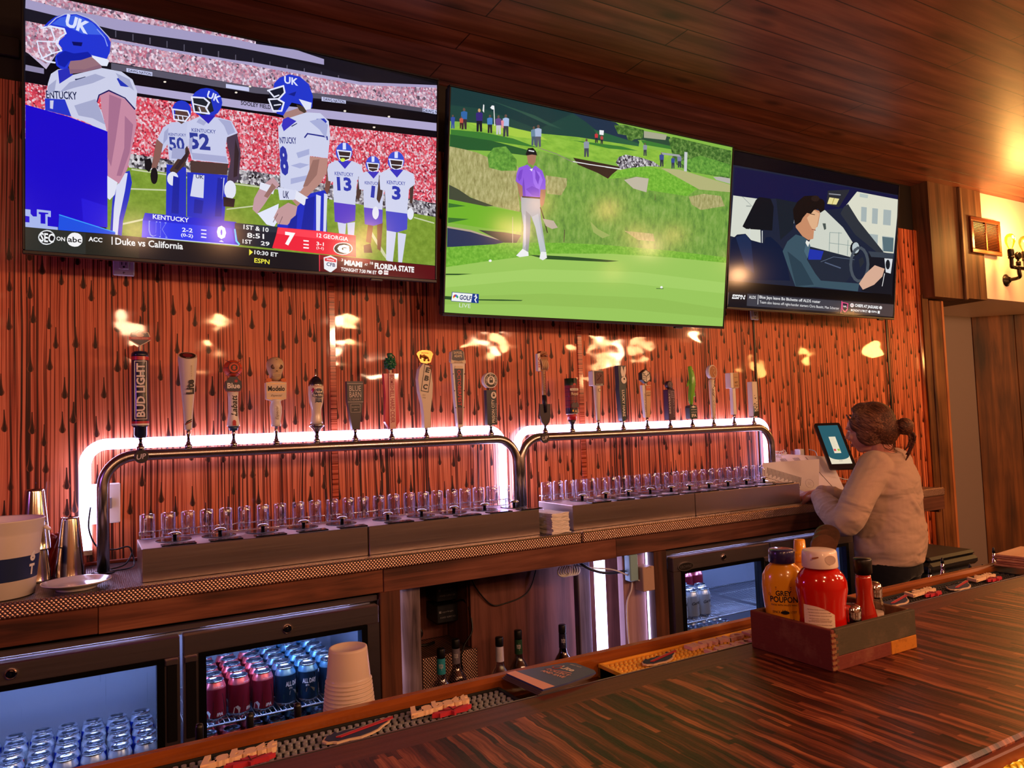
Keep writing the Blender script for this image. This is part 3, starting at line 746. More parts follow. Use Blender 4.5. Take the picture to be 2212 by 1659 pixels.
# ------------------------------------------------------------------ what the three broadcasts show
# each row: layer, colour, then the outline in millimetres from the middle of the screen (or a line of lettering)
SHOW1 = '''0 16141e 290,406 707,394 708,-406 -708,-406 -708,406
1 CRU -5,406 -5,394 -452,380 -584,376 -703,382 -703,406
2 a49cc4 -703,382 -584,376 -452,380 -89,398 -5,397 129,406 146,406 243,395 243,374 -4,372 -89,370 -452,343 -704,353
3 1c1a26 -704,353 -452,343 -89,370 -4,372 388,351 388,333 -4,326 -453,313 -704,314
4 5a5668 -454,341 -454,319 -451,320 -451,341
4 5a5668 -403,341 -403,319 -400,320 -400,342
4 5a5668 -352,341 -352,319 -348,320 -348,342
4 5a5668 -299,342 -299,319 -296,320 -296,342
4 5a5668 -245,342 -245,319 -242,320 -242,343
4 5a5668 -190,342 -190,320 -186,320 -186,343
4 5a5668 -134,343 -134,320 -130,320 -130,344
4 5a5668 -76,343 -76,320 -73,321 -73,344
4 5a5668 -17,344 -17,320 -14,321 -14,344
4 5a5668 43,344 43,320 46,321 46,345
4 5a5668 104,344 104,320 108,321 108,345
4 5a5668 167,345 167,320 171,321 171,346
4 5a5668 231,345 231,321 235,321 235,346
4 5a5668 297,346 297,321 301,321 301,346
5 CRU -704,314 -453,313 -88,320 -4,326 388,333 708,383 708,287 334,273 -4,243 -453,235 -704,217
6 a9a0c8 -466,311 -88,323 -4,329 388,338 708,388 708,377 388,326 -4,317 -466,302
6 5a5668 -466,232 -4,243 334,273 708,287 708,271 334,255 -4,220 -466,211
7 c9cdf2 -421,225 -343,227 -343,213 -421,211
7 c9cdf2 -107,234 -28,237 -28,222 -107,220
7 c9cdf2 235,253 328,256 328,240 235,237
7 c9cdf2 646,285 708,287 708,270 646,269
8 2c2c48 T -381,219 69 9.3 1.3 0.02 0 DAWG NATION
8 2c2c48 T 282,247 82 12.2 2.1 0.02 0 DAWG NATION
8 2c2c48 T 680,277 63 13.1 1.7 0.02 0 DAWG N
9 0c0a12 -704,206 -466,211 -4,220 708,270 708,171 280,151 -4,148 -391,131 -705,119
10 b0a8d0 -398,173 -4,186 280,207 708,234 708,202 280,176 -4,157 -398,148
10 8d86a8 -704,177 -655,175 -655,158 -705,159
11 16141e T -4,178 105 14.9 1.3 0.02 0 SOOLEY FIELD
11 f4e8d8 -300,203 -301,200 -304,199 -307,199 -309,201 -307,204 -304,205 -301,205
10 f4e8d8 -20,241 -21,239 -25,237 -28,238 -30,240 -28,242 -25,244 -22,244
11 f4e8d8 330,216 329,213 325,211 321,212 319,214 321,217 325,219 329,218
11 f4e8d8 508,226 507,223 503,221 499,222 497,224 499,227 503,228 507,228
11 f4e8d8 448,174 446,171 442,169 438,170 436,172 438,175 442,176 446,176
10 f4e8d8 95,127 94,124 90,122 87,123 85,125 87,128 90,129 94,129
11 f4e8d8 250,158 248,155 245,154 241,154 239,156 241,159 245,161 248,160
11 f4e8d8 -213,164 -215,162 -218,160 -221,160 -222,162 -221,165 -218,166 -215,166
11 f4e8d8 -68,211 -69,208 -72,207 -76,207 -77,209 -76,212 -72,213 -69,213
12 CRR -705,122 -649,122 -391,137 -4,148 280,151 708,175 708,-159 9,-112 -412,-109 -706,-55
13 CRW -426,-57 -356,-59 8,-62 282,-73 708,-93 708,-153 282,-130 9,-115 -412,-112
14 TURF -480,-103 9,-112 282,-130 708,-149 708,-350 -481,-333
15 c8d0a8 -407,-112 -194,-118 -193,-113 -406,-107
16 c8d0a8 -197,-118 10,-118 10,-113 -196,-113
15 c8d0a8 -413,-178 -297,-168 -297,-163 -413,-173
15 c8d0a8 -104,-211 -9,-189 -9,-184 -104,-207
15 c8d0a8 -434,-299 -368,-276 -369,-270 -435,-293
15 c8d0a8 424,-236 485,-327 495,-320 433,-229
16 c8d0a8 482,-322 515,-361 525,-354 491,-315
15 c8d0a8 612,-163 702,-177 703,-172 614,-158
16 16141a -367,-71 -349,-64 -342,-88 -353,-112 -366,-102
14 c4c8e8 -327,5 -310,47 -281,69 -228,82 -231,-60 -291,-62 -296,-9 -313,-40
17 8a5f58 -330,5 -310,-11 -320,-65 -335,-106 -346,-95
18 17141a -326,-121 -327,-131 -329,-141 -333,-148 -337,-150 -342,-149 -346,-143 -348,-134 -349,-124 -348,-113 -345,-103 -342,-97 -337,-94 -333,-95 -329,-101 -327,-110
15 33409a T -267,-3 49 47.6 5.2 0.03 0 50
16 33409a T -265,29 56 9.5 6.0 0.01 0 KENTUCKY
15 2336c8 -221,118 -223,103 -230,90 -240,81 -252,76 -264,77 -274,83 -280,93 -283,107 -280,121 -274,134 -264,144 -252,149 -240,148 -230,142 -223,132
16 5a3f3a -272,112 -233,116 -228,88 -252,68 -272,80
17 e8eaff -281,111 -232,113 -231,118 -281,116
18 e8eaff -235,116 -227,99 -223,101 -231,118
19 e8eaff -226,104 -243,79 -239,77 -223,101
20 e8eaff -238,82 -276,82 -277,77 -239,77
21 e8eaff -273,79 -278,116 -282,114 -277,78
22 e8eaff -276,94 -232,95 -232,98 -276,97
23 e8eaff -265,95 -262,78 -259,79 -262,96
23 e8eaff -251,97 -247,77 -244,78 -248,98
16 2231c4 -299,-77 -237,-80 -237,-262 -301,-250
17 4a3530 -234,-4 -225,-27 -243,-74 -275,-114 -290,-97
17 4a3a4e -110,56 -69,66 -56,-1 -62,-93 -84,-124 -103,-115 -91,-31
23 c9cdec -236,36 -233,79 -195,103 -134,111 -88,107 -66,67 -103,46 -108,4 -97,-47 -219,-51 -228,-11
24 33409a T -180,56 79 12.9 4.7 0.01 0 KENTUCKY
25 2f3a98 T -194,17 69 57.9 3.7 0.04 0 52
24 4c3836 -224,-54 -98,-47 -103,-87 -222,-97
25 2231c4 -234,-95 -101,-88 -112,-256 -234,-249
26 d4d8f0 -213,-100 -178,-99 -181,-179 -224,-177
27 20285c T -193,-106 26 12.9 0.5 0.02 0 UK
26 d8dcf4 -123,-228 -111,-99 -114,-99 -126,-228
27 d8dcf4 -131,-229 -120,-100 -123,-100 -134,-229
24 2336c8 -119,165 -123,145 -134,126 -151,112 -171,104 -191,105 -207,113 -218,128 -222,146 -219,167 -208,185 -191,200 -171,207 -152,207 -135,199 -123,184
25 20242e -219,169 -158,174 -147,131 -180,109 -216,119
26 5a4640 -204,140 -165,141 -168,118 -198,116
26 e8eaff -221,163 -179,168 -179,173 -221,169
27 e8eaff -183,169 -163,154 -159,159 -180,174
28 e8eaff -164,160 -176,136 -171,134 -159,158
29 e8eaff -176,136 -164,116 -159,119 -171,139
30 e8eaff -160,122 -212,119 -212,114 -161,116
31 e8eaff -208,116 -217,169 -222,167 -213,114
32 e8eaff -218,142 -180,139 -179,143 -217,146
33 e8eaff -182,139 -168,138 -167,142 -181,143
31 e8eaff -198,135 -191,115 -187,117 -194,137
29 dfe4ff T -147,180 45 25.9 -16.9 0.03 0 UK
32 2a22b8 -198,109 -141,116 -165,83
18 e2e4f4 -262,-121 -263,-131 -267,-139 -273,-145 -280,-148 -286,-147 -292,-142 -296,-135 -297,-126 -296,-117 -292,-109 -286,-103 -280,-100 -273,-101 -267,-105 -263,-112
27 e2e4f4 -72,-136 -73,-148 -77,-160 -84,-168 -92,-171 -100,-170 -106,-163 -111,-153 -112,-141 -111,-128 -106,-117 -100,-109 -92,-105 -84,-107 -78,-113 -73,-123
28 2a1c24 -115,-166 -75,-169 -79,-199 -114,-200
17 c49ca4 58,-72 81,-99 55,-128 28,-174 1,-214 -15,-199 -9,-158 12,-115
18 e4e6f6 12,-97 64,-107 58,-136 9,-122
18 2231c4 72,-247 122,-214 142,-174 180,-121 255,-94 258,-261 75,-262
19 d8dcf4 216,-117 234,-121 231,-262 217,-261
19 d8dcf4 246,-109 259,-111 254,-261 244,-260
13 a8807c 90,165 166,204 182,183 107,115
14 4a3a30 140,206 178,203 175,178 151,187
20 cfd3ee 75,112 98,144 178,184 230,190 262,166 268,114 260,25 193,24 191,1 199,-58 190,-103 142,-116 84,-106 82,-14 77,61
21 3a34c0 92,143 110,155 141,145 95,100 87,119
21 2a308c 173,87 185,105 181,108 169,90
22 2a308c 180,103 257,102 258,108 181,108
23 2a308c 253,106 255,93 260,94 258,107
21 2a3080 T 111,69 61 23.8 7.4 0.02 0 NTUCKY
22 3038a8 T 96,-8 30 108.7 5.1 0.05 0 8
21 2c38b8 215,166 245,173 255,163 245,142 227,149
22 20285c 124,121 144,136 142,138 122,124
21 b98a80 191,22 260,24 256,-28 229,-77 185,-127 146,-170 125,-148 159,-110 190,-64
22 e6e8f6 137,-109 192,-137 170,-164 130,-141
19 e4e8fa 2,-212 78,-168 72,-236 62,-254 35,-249
23 c49a9c 112,-160 146,-170 139,-209 110,-243 75,-243 60,-221 75,-188
24 7a5a60 74,-204 57,-238 59,-239 76,-205
24 7a5a60 91,-213 79,-243 81,-243 93,-214
23 d8dcf4 74,-107 142,-112 135,-147 81,-154
24 20285c T 104,-132 22 27.3 -1.9 0.02 0 UK
21 2438cc 53,225 60,269 79,293 114,312 153,311 186,290 202,248 199,206 182,193 154,209 123,210 107,183 93,157 70,160 60,185
22 1a1e30 40,238 93,262 96,239 76,213 93,201 73,174 53,170
23 e8eaff 36,234 95,263 94,269 34,239
24 e8eaff 90,266 95,240 101,242 95,268
25 e8eaff 97,245 71,213 76,210 101,242
26 e8eaff 72,210 95,201 98,207 75,216
27 e8eaff 92,207 83,171 89,171 98,206
28 e8eaff 88,176 55,170 55,164 88,170
29 e8eaff 60,167 42,209 37,206 55,164
30 e8eaff 39,203 75,212 75,217 38,209
31 e8eaff 37,237 59,215 63,219 41,241
32 e8eaff 59,215 79,227 77,231 57,220
30 e8eaff 59,186 85,194 84,198 58,190
22 dfe3fa 149,228 197,223 194,199 175,192
25 dfe4ff T 121,289 51 27.1 -0.2 0.03 0 UK
22 14208c 110,238 140,254 133,235
17 a4a8d0 -306,32 -293,48 -296,10 -310,-11
18 a4a8d0 -281,-19 -240,-16 -240,-53 -284,-55
26 a8acd4 -219,-26 -106,-22 -100,-44 -216,-48
25 a8acd4 -134,107 -91,105 -75,68 -100,54 -113,85
27 a8acd4 -228,21 -216,29 -219,-35 -228,-14
33 a8acd4 -195,97 -171,88 -180,74 -204,82
22 aab0da 121,-70 190,-47 192,-64 121,-91
22 aab0da 121,-22 155,-7 190,-9 155,-28
24 aab0da 189,153 230,170 259,151 252,98 227,128
22 aab0da 141,28 189,50 189,29 148,9
23 9a7068 203,10 228,17 218,-43 183,-90 166,-95
19 9a7068 54,-96 68,-108 38,-152 25,-147
23 1826a0 177,-139 211,-124 205,-257 160,-258
24 1826a0 122,-221 146,-198 143,-257 109,-257
19 1a26a2 -278,-114 -258,-118 -261,-243 -284,-242
28 1a26a2 -134,-101 -115,-102 -121,-237 -143,-239
26 1a26a2 -210,-185 -180,-188 -186,-234 -213,-234
24 34262c -75,45 -62,-2 -68,-86 -81,-94 -78,-5
28 34262c -228,-14 -234,-44 -264,-93 -275,-88
15 d0d4ee 299,-213 333,-213 328,-272 307,-269
15 d0d4ee 337,-212 368,-205 363,-277 341,-276
22 7a5048 258,-5 276,-23 269,-80 259,-113 248,-97
14 7a5048 378,5 396,1 390,-97 379,-95
23 cfd3ee 258,-19 262,3 290,21 356,29 393,18 400,-20 375,-42 368,-139 284,-142 280,-61 262,-60
24 2c3aa8 T 323,-26 73 14.2 3.6 0.01 0 KENTUCKY
25 2c3ab0 T 324,-64 57 53.1 3.8 0.04 0 13
24 5a40c8 284,-138 370,-139 368,-200 328,-215 288,-212
24 3a4fd0 355,62 353,48 346,35 335,25 323,20 310,21 300,28 292,39 290,53 292,67 299,80 310,90 322,95 335,94 345,87 353,76
25 3c2c2c 301,58 348,61 344,32 308,24
26 eef0ff 294,58 351,61 351,66 294,63
27 eef0ff 295,58 303,28 307,30 299,59
28 eef0ff 303,29 323,22 325,25 304,32
29 eef0ff 322,22 346,33 345,37 321,25
30 eef0ff 346,33 352,63 348,63 342,33
31 eef0ff 300,38 347,42 347,45 300,42
25 dfe4ff 317,92 329,94 330,69 317,67
30 3a34c0 297,22 352,28 326,-6
31 d8f04a 326,28 326,25 324,23 321,21 317,20 314,20 311,21 309,23 308,25 309,28 311,31 314,33 317,34 321,34 324,33 326,31
16 6a4034 422,-192 443,-192 433,-282 412,-277
16 6a4034 457,-192 481,-193 473,-308 459,-301
16 17141a 403,-292 431,-282 439,-318 405,-321
24 4a3834 380,-27 396,-43 390,-93 381,-122 371,-108
15 4a3834 487,-19 504,-23 498,-108 488,-106
25 cfd3ee 380,-39 383,-20 409,-4 467,2 500,-7 507,-41 484,-60 478,-145 403,-147 400,-77 384,-76
26 2c3aa8 T 438,-46 65 12.4 3.4 0.01 0 KENTUCKY
27 2c3ab0 T 439,-79 15 46.6 -5.0 0.04 0 1
26 5a48c8 403,-144 480,-145 479,-198 443,-212 407,-209
26 3a4fd0 467,32 465,19 459,8 449,-1 438,-5 427,-4 417,2 411,12 408,24 411,37 417,48 426,56 437,61 449,60 458,54 465,44
27 3c2c2c 418,28 460,31 457,5 425,-2
28 eef0ff 412,28 463,31 463,35 412,32
29 eef0ff 413,28 420,2 424,3 416,29
30 eef0ff 420,2 438,-4 440,-1 421,5
31 eef0ff 437,-4 459,6 458,9 436,-1
32 eef0ff 459,6 464,32 460,32 455,6
33 eef0ff 417,11 460,14 460,16 417,14
27 dfe4ff 432,58 444,59 444,38 433,36
32 3a34c0 415,-4 464,2 441,-28
17 d4d8f0 497,-214 538,-221 524,-347 496,-342
15 d4d8f0 544,-228 580,-231 563,-352 547,-346
33 4a3834 464,-10 484,-29 477,-88 465,-122 454,-106
15 4a3834 593,0 613,-5 606,-106 594,-104
34 d2d6f0 465,-24 468,-2 499,17 569,25 609,14 617,-26 590,-48 583,-149 493,-152 488,-69 469,-67
35 2c3aa8 T 535,-32 78 14.7 3.4 0.01 0 KENTUCKY
36 2c3ab0 T 536,-72 37 55.1 1.4 0.04 0 3
35 4a4cc8 493,-148 585,-149 583,-212 540,-228 497,-225
35 3a4fd0 569,60 566,44 559,31 547,21 534,16 520,17 509,24 501,35 499,49 501,64 508,78 520,88 533,93 547,92 558,85 566,74
36 3c2c2c 510,55 561,59 557,29 518,19
37 eef0ff 502,55 564,58 565,63 503,60
38 eef0ff 504,55 512,24 517,26 508,56
39 eef0ff 512,25 534,17 536,21 514,28
40 eef0ff 533,17 559,29 558,33 532,21
41 eef0ff 559,29 565,60 561,60 555,29
42 eef0ff 509,35 560,38 560,42 509,38
36 dfe4ff 527,90 541,92 541,67 527,65
41 3a34c0 507,18 565,24 538,-11
27 e6e8f6 464,-159 463,-169 460,-177 456,-183 451,-186 446,-184 441,-179 438,-171 437,-162 438,-152 441,-143 445,-138 450,-135 455,-136 460,-141 463,-149
36 e6e8f6 611,-146 610,-156 607,-164 602,-170 597,-172 592,-171 587,-166 584,-159 583,-149 584,-140 587,-132 591,-126 596,-124 602,-125 606,-130 610,-137
13 c4b6d4 -704,271 -655,263 -623,223 -649,174 -704,220
14 CRU -704,285 -642,280 -626,222 -649,191 -704,217
16 2231c4 -463,-216 -437,-129 -412,-114 -405,-154 -415,-213 -432,-286 -436,-336 -470,-324
17 d8dcf4 -451,-171 -429,-125 -418,-124 -426,-183 -443,-275 -448,-334 -463,-331 -459,-246
15 cdd0ea -636,162 -617,180 -588,189 -575,171 -493,210 -436,210 -403,190 -389,153 -394,87 -426,118 -473,138 -500,121 -508,94 -493,66 -477,-4 -533,23 -586,38 -653,47 -651,88 -644,131
16 2a2eb8 -617,177 -588,191 -575,171 -613,135
18 c78ba4 -499,123 -473,138 -425,121 -394,90 -391,41 -401,-16 -408,-57 -419,-111 -444,-163 -478,-147 -477,2 -493,66
16 241c60 -507,92 -499,120 -503,121 -510,93
19 241c60 -502,117 -471,139 -473,143 -503,121
20 241c60 -475,138 -425,122 -424,126 -473,143
21 241c60 -428,124 -397,90 -394,94 -425,127
17 97707c -590,215 -583,172 -546,192 -493,210 -504,243 -533,248 -566,229
16 1c2350 T -607,100 88 25.2 7.8 0.02 0.15 ENTUCKY
17 2636c8 -653,81 -598,88 -580,36 -652,44
18 cdd0ea -639,77 -629,79 -631,51 -639,52
16 2334b8 -450,184 -434,193 -417,181 -406,165 -423,162 -439,162
16 1c2350 -569,155 -558,159 -558,163 -570,159
18 1c2350 -560,159 -540,169 -540,173 -561,162
18 2336d4 -661,299 -642,326 -623,346 -597,360 -565,368 -533,362 -499,343 -477,318 -467,299 -470,265 -482,235 -513,244 -533,247 -553,223 -582,214 -590,189 -608,182 -621,191 -625,211 -621,226 -604,248 -615,261 -613,272 -598,290 -600,311 -633,312
19 3f62e6 -633,320 -610,346 -565,365 -519,350 -486,319 -546,308 -585,320
19 0c1060 -578,277 -548,281 -551,268 -574,266
19 e4e8ff -664,297 -634,311 -635,316 -665,302
20 e4e8ff -637,310 -599,309 -598,315 -636,315
21 e4e8ff -603,312 -597,296 -592,299 -598,315
22 e4e8ff -595,302 -615,282 -613,278 -593,298
23 e4e8ff -614,283 -623,259 -619,258 -610,282
24 e4e8ff -623,259 -608,238 -604,242 -620,263
25 e4e8ff -606,244 -635,228 -634,224 -605,240
26 e4e8ff -633,230 -663,206 -661,202 -631,226
27 e4e8ff -663,203 -647,196 -645,201 -661,208
28 e4e8ff -649,196 -624,197 -623,202 -648,202
21 e4e8ff -638,308 -627,273 -623,275 -634,311
22 e4e8ff -627,277 -630,265 -627,264 -623,276
25 e4e8ff -619,269 -674,259 -675,255 -619,264
26 e4e8ff -675,258 -669,223 -665,225 -672,260
28 e4e8ff -669,225 -660,204 -656,207 -666,228
27 e4e8ff -646,246 -634,224 -631,227 -642,249
22 b8bce0 -648,304 -621,340 -623,342 -650,305
23 b8bce0 -623,339 -596,359 -597,362 -624,341
24 b8bce0 -598,358 -564,368 -564,371 -598,361
25 b8bce0 -566,368 -519,359 -518,362 -565,371
26 b8bce0 -521,360 -472,311 -470,314 -519,362
26 dce2ff T -562,336 66 41.6 -11.3 0.05 0 UK
19 e4e8fa -530,246 -477,242 -472,237 -478,219 -494,217 -512,232
19 1a0acc -705,52 -652,44 -586,34 -533,20 -477,5 -478,-309 -707,-334
20 2418dc -553,-223 -478,-242 -478,-312 -547,-310
21 1c52e4 -615,-285 -454,-327 -456,-333 -618,-334
22 3aa0ff -616,-286 -456,-327 -455,-324 -615,-283
20 a8b8ee -676,-274 -638,-275 -638,-295 -647,-294 -647,-324 -619,-325 -619,-334 -707,-334 -707,-318 -696,-318 -696,-299 -707,-298 -707,-277 -693,-277 -693,-290 -686,-298 -676,-297
21 1a0acc -671,-282 -645,-282 -645,-286 -653,-287 -653,-318 -666,-318 -666,-289 -671,-288
21 a87090 -472,128 -436,119 -453,-15 -467,-109 -478,-80
22 a87090 -426,66 -401,40 -412,-55 -437,-136 -451,-137 -428,-42
20 a6aace -613,107 -585,145 -512,187 -482,181 -520,155 -572,130
20 a6aace -572,73 -512,105 -504,89 -483,26 -520,41 -560,43
17 a6aace -453,202 -412,189 -398,154 -417,166 -442,183
17 a6aace -644,122 -621,147 -626,111 -646,95
21 8a6478 -585,187 -543,195 -498,220 -496,210 -543,186 -581,173
26 1220a8 -621,221 -598,243 -572,240 -533,254 -520,242 -551,224 -585,213 -598,190 -616,195
27 8ca0f4 -508,332 -485,308 -483,311 -506,334
28 8ca0f4 -486,310 -478,283 -475,285 -484,312
20 e2e4f4 -478,-141 -448,-159 -456,-200 -471,-220 -478,-214
22 15151c -708,-333 708,-348 708,-406 -708,-406
23 2a2f2c -708,-333 -541,-336 -541,-406 -708,-406
24 22241f -541,-336 -384,-336 -384,-406 -541,-406
23 5a0c16 230,-342 708,-350 708,-406 231,-406
24 8a1420 230,-342 431,-344 431,-362 230,-360
25 e83a50 228,-343 229,-406 232,-406 232,-343
24 dfe2e6 -626,-359 -628,-368 -633,-376 -641,-382 -650,-385 -659,-384 -666,-379 -671,-372 -673,-363 -671,-354 -666,-346 -658,-340 -649,-337 -640,-338 -633,-343 -628,-350
25 15181c -629,-359 -631,-367 -635,-374 -642,-379 -650,-381 -657,-380 -664,-377 -668,-370 -670,-363 -668,-355 -664,-348 -657,-343 -649,-341 -642,-342 -635,-345 -631,-351
26 f0f2f4 T -649,-362 38 29.7 -1.3 0.03 0 SEC
24 f4f4f4 T -611,-362 24 13.5 -1.6 0.02 0 ON
24 f4f4f6 -550,-359 -551,-368 -556,-376 -563,-382 -572,-384 -580,-383 -588,-379 -592,-372 -594,-363 -592,-354 -587,-346 -580,-340 -572,-338 -563,-339 -556,-343 -551,-350
25 15151c T -572,-361 38 18.1 0.8 0.02 0 abc
25 f0f0f2 T -513,-355 40 15.2 -1.2 0.03 0 ACC
25 f0f0f2 -466,-341 -466,-368 -463,-367 -463,-341
25 f0f0f2 T -351,-354 208 23.6 0.4 0.02 0 Duke vs California
23 f0e84a -26,-344 -13,-354 -26,-367
23 f0f0f2 T 34,-355 84 15.2 -2.1 0.02 0 10:30 ET
24 f0e84a T 19,-384 54 16.9 -2.6 0.02 0 ESPN
25 eef0f4 246,-352 273,-342 298,-353 297,-388 275,-406 270,-406 248,-395
26 e83a48 250,-355 273,-349 295,-357 295,-367 250,-365
27 fff T 272,-359 27 5.3 -6.7 0.02 0 ESPN
28 1c2860 T 274,-377 34 14.1 -4.5 0.02 0 CFB
25 f4f0f0 T 318,-356 7 10.7 -9.3 0.02 0 3
25 f4f0f0 T 362,-366 72 21.5 -2.7 0.05 0 MIAMI
25 f4f0f0 T 414,-366 13 9.1 -3.5 0.02 0 AT
25 f4f0f0 T 436,-359 13 10.9 -3.4 0.02 0 18
24 f4f0f0 T 532,-370 167 24.0 -1.4 0.05 0 FLORIDA STATE
26 f4f0f0 T 385,-393 144 14.4 -1.6 0.03 0 TONIGHT 7:30 PM ET
25 f4f0f0 482,-391 481,-396 478,-399 473,-401 468,-400 464,-397 463,-392 464,-388 468,-384 473,-383 477,-383 481,-387
25 f4f0f0 487,-383 506,-384 505,-400 487,-400
26 5a0c16 T 473,-392 13 5.5 0.2 0.02 0 abc
26 c01828 T 497,-391 16 5.5 -2.7 0.02 0 ESPN
26 1826d4 -366,-251 -210,-250 -71,-251 -61,-335 -376,-335 -373,-277
27 2438ee -373,-277 -87,-275 -76,-331 -376,-333
28 cfd8ff -360,-335 -62,-335 -62,-332 -360,-332
28 f0f2ff T -285,-261 114 15.9 -0.3 0.02 0 KENTUCKY
29 90a4f4 T -325,-303 59 53.7 -0.4 0.0 0 UK
30 2438ee T -325,-303 53 47.4 -0.2 -0.0 0 UK
28 f0f2ff T -233,-296 34 14.5 0.3 0.02 0 2-2
29 f0f2ff T -234,-316 39 14.5 -1.6 0.02 0 (0-2)
28 f0f2ff -189,-293 -171,-293 -171,-289 -188,-289
28 f0f2ff -189,-306 -171,-306 -171,-302 -188,-302
28 f0f2ff -189,-318 -171,-318 -171,-314 -188,-313
29 fff T -121,-293 31 47.6 -0.4 0.06 0 0
30 fff -121,-321 -113,-327 -129,-326
29 142030 -76,-254 77,-253 77,-270 59,-335 -63,-332 -70,-293
30 24303e -76,-254 77,-253 74,-275 -76,-275
30 58d8f4 -78,-277 -73,-320 -68,-319 -74,-276
31 58d8f4 -74,-319 -61,-333 -57,-329 -70,-315
31 f4f4f6 T -2,-267 88 16.8 -1.9 0.02 0 1ST & 10
32 f4f4f6 T -4,-294 60 18.5 0.7 0.02 0 8:51
33 f4f4f6 T -33,-318 32 15.0 -0.7 0.02 0 1ST
33 f4f4f6 T 30,-319 31 15.2 -1.0 0.02 0 29
31 f0283e 75,-255 230,-253 371,-257 373,-341 230,-339 55,-333 69,-284
32 ff4456 75,-255 371,-257 371,-284 230,-283 72,-279
33 fff T 119,-294 37 49.8 -2.5 0.05 0 7
32 fff 169,-298 189,-298 189,-293 169,-293
32 fff 169,-311 189,-312 189,-307 169,-307
32 fff 169,-324 189,-324 190,-319 169,-319
33 fff T 280,-272 122 15.9 -2.0 0.02 0 12 GEORGIA
32 fff T 232,-302 28 14.0 -1.9 0.02 0 3-1
33 fff T 232,-319 28 12.3 -2.1 0.02 0 (1-1)
34 f4f4f4 359,-308 356,-318 348,-326 335,-333 321,-336 306,-335 294,-331 285,-324 283,-315 285,-306 293,-297 306,-291 320,-288 335,-288 348,-292 356,-299
35 0c0c10 355,-309 353,-317 345,-324 334,-330 321,-333 307,-332 296,-329 289,-322 286,-315 289,-307 296,-299 307,-294 320,-291 334,-291 345,-295 353,-301
36 f4f4f4 T 322,-313 47 32.0 0.7 0.09 0 G'''
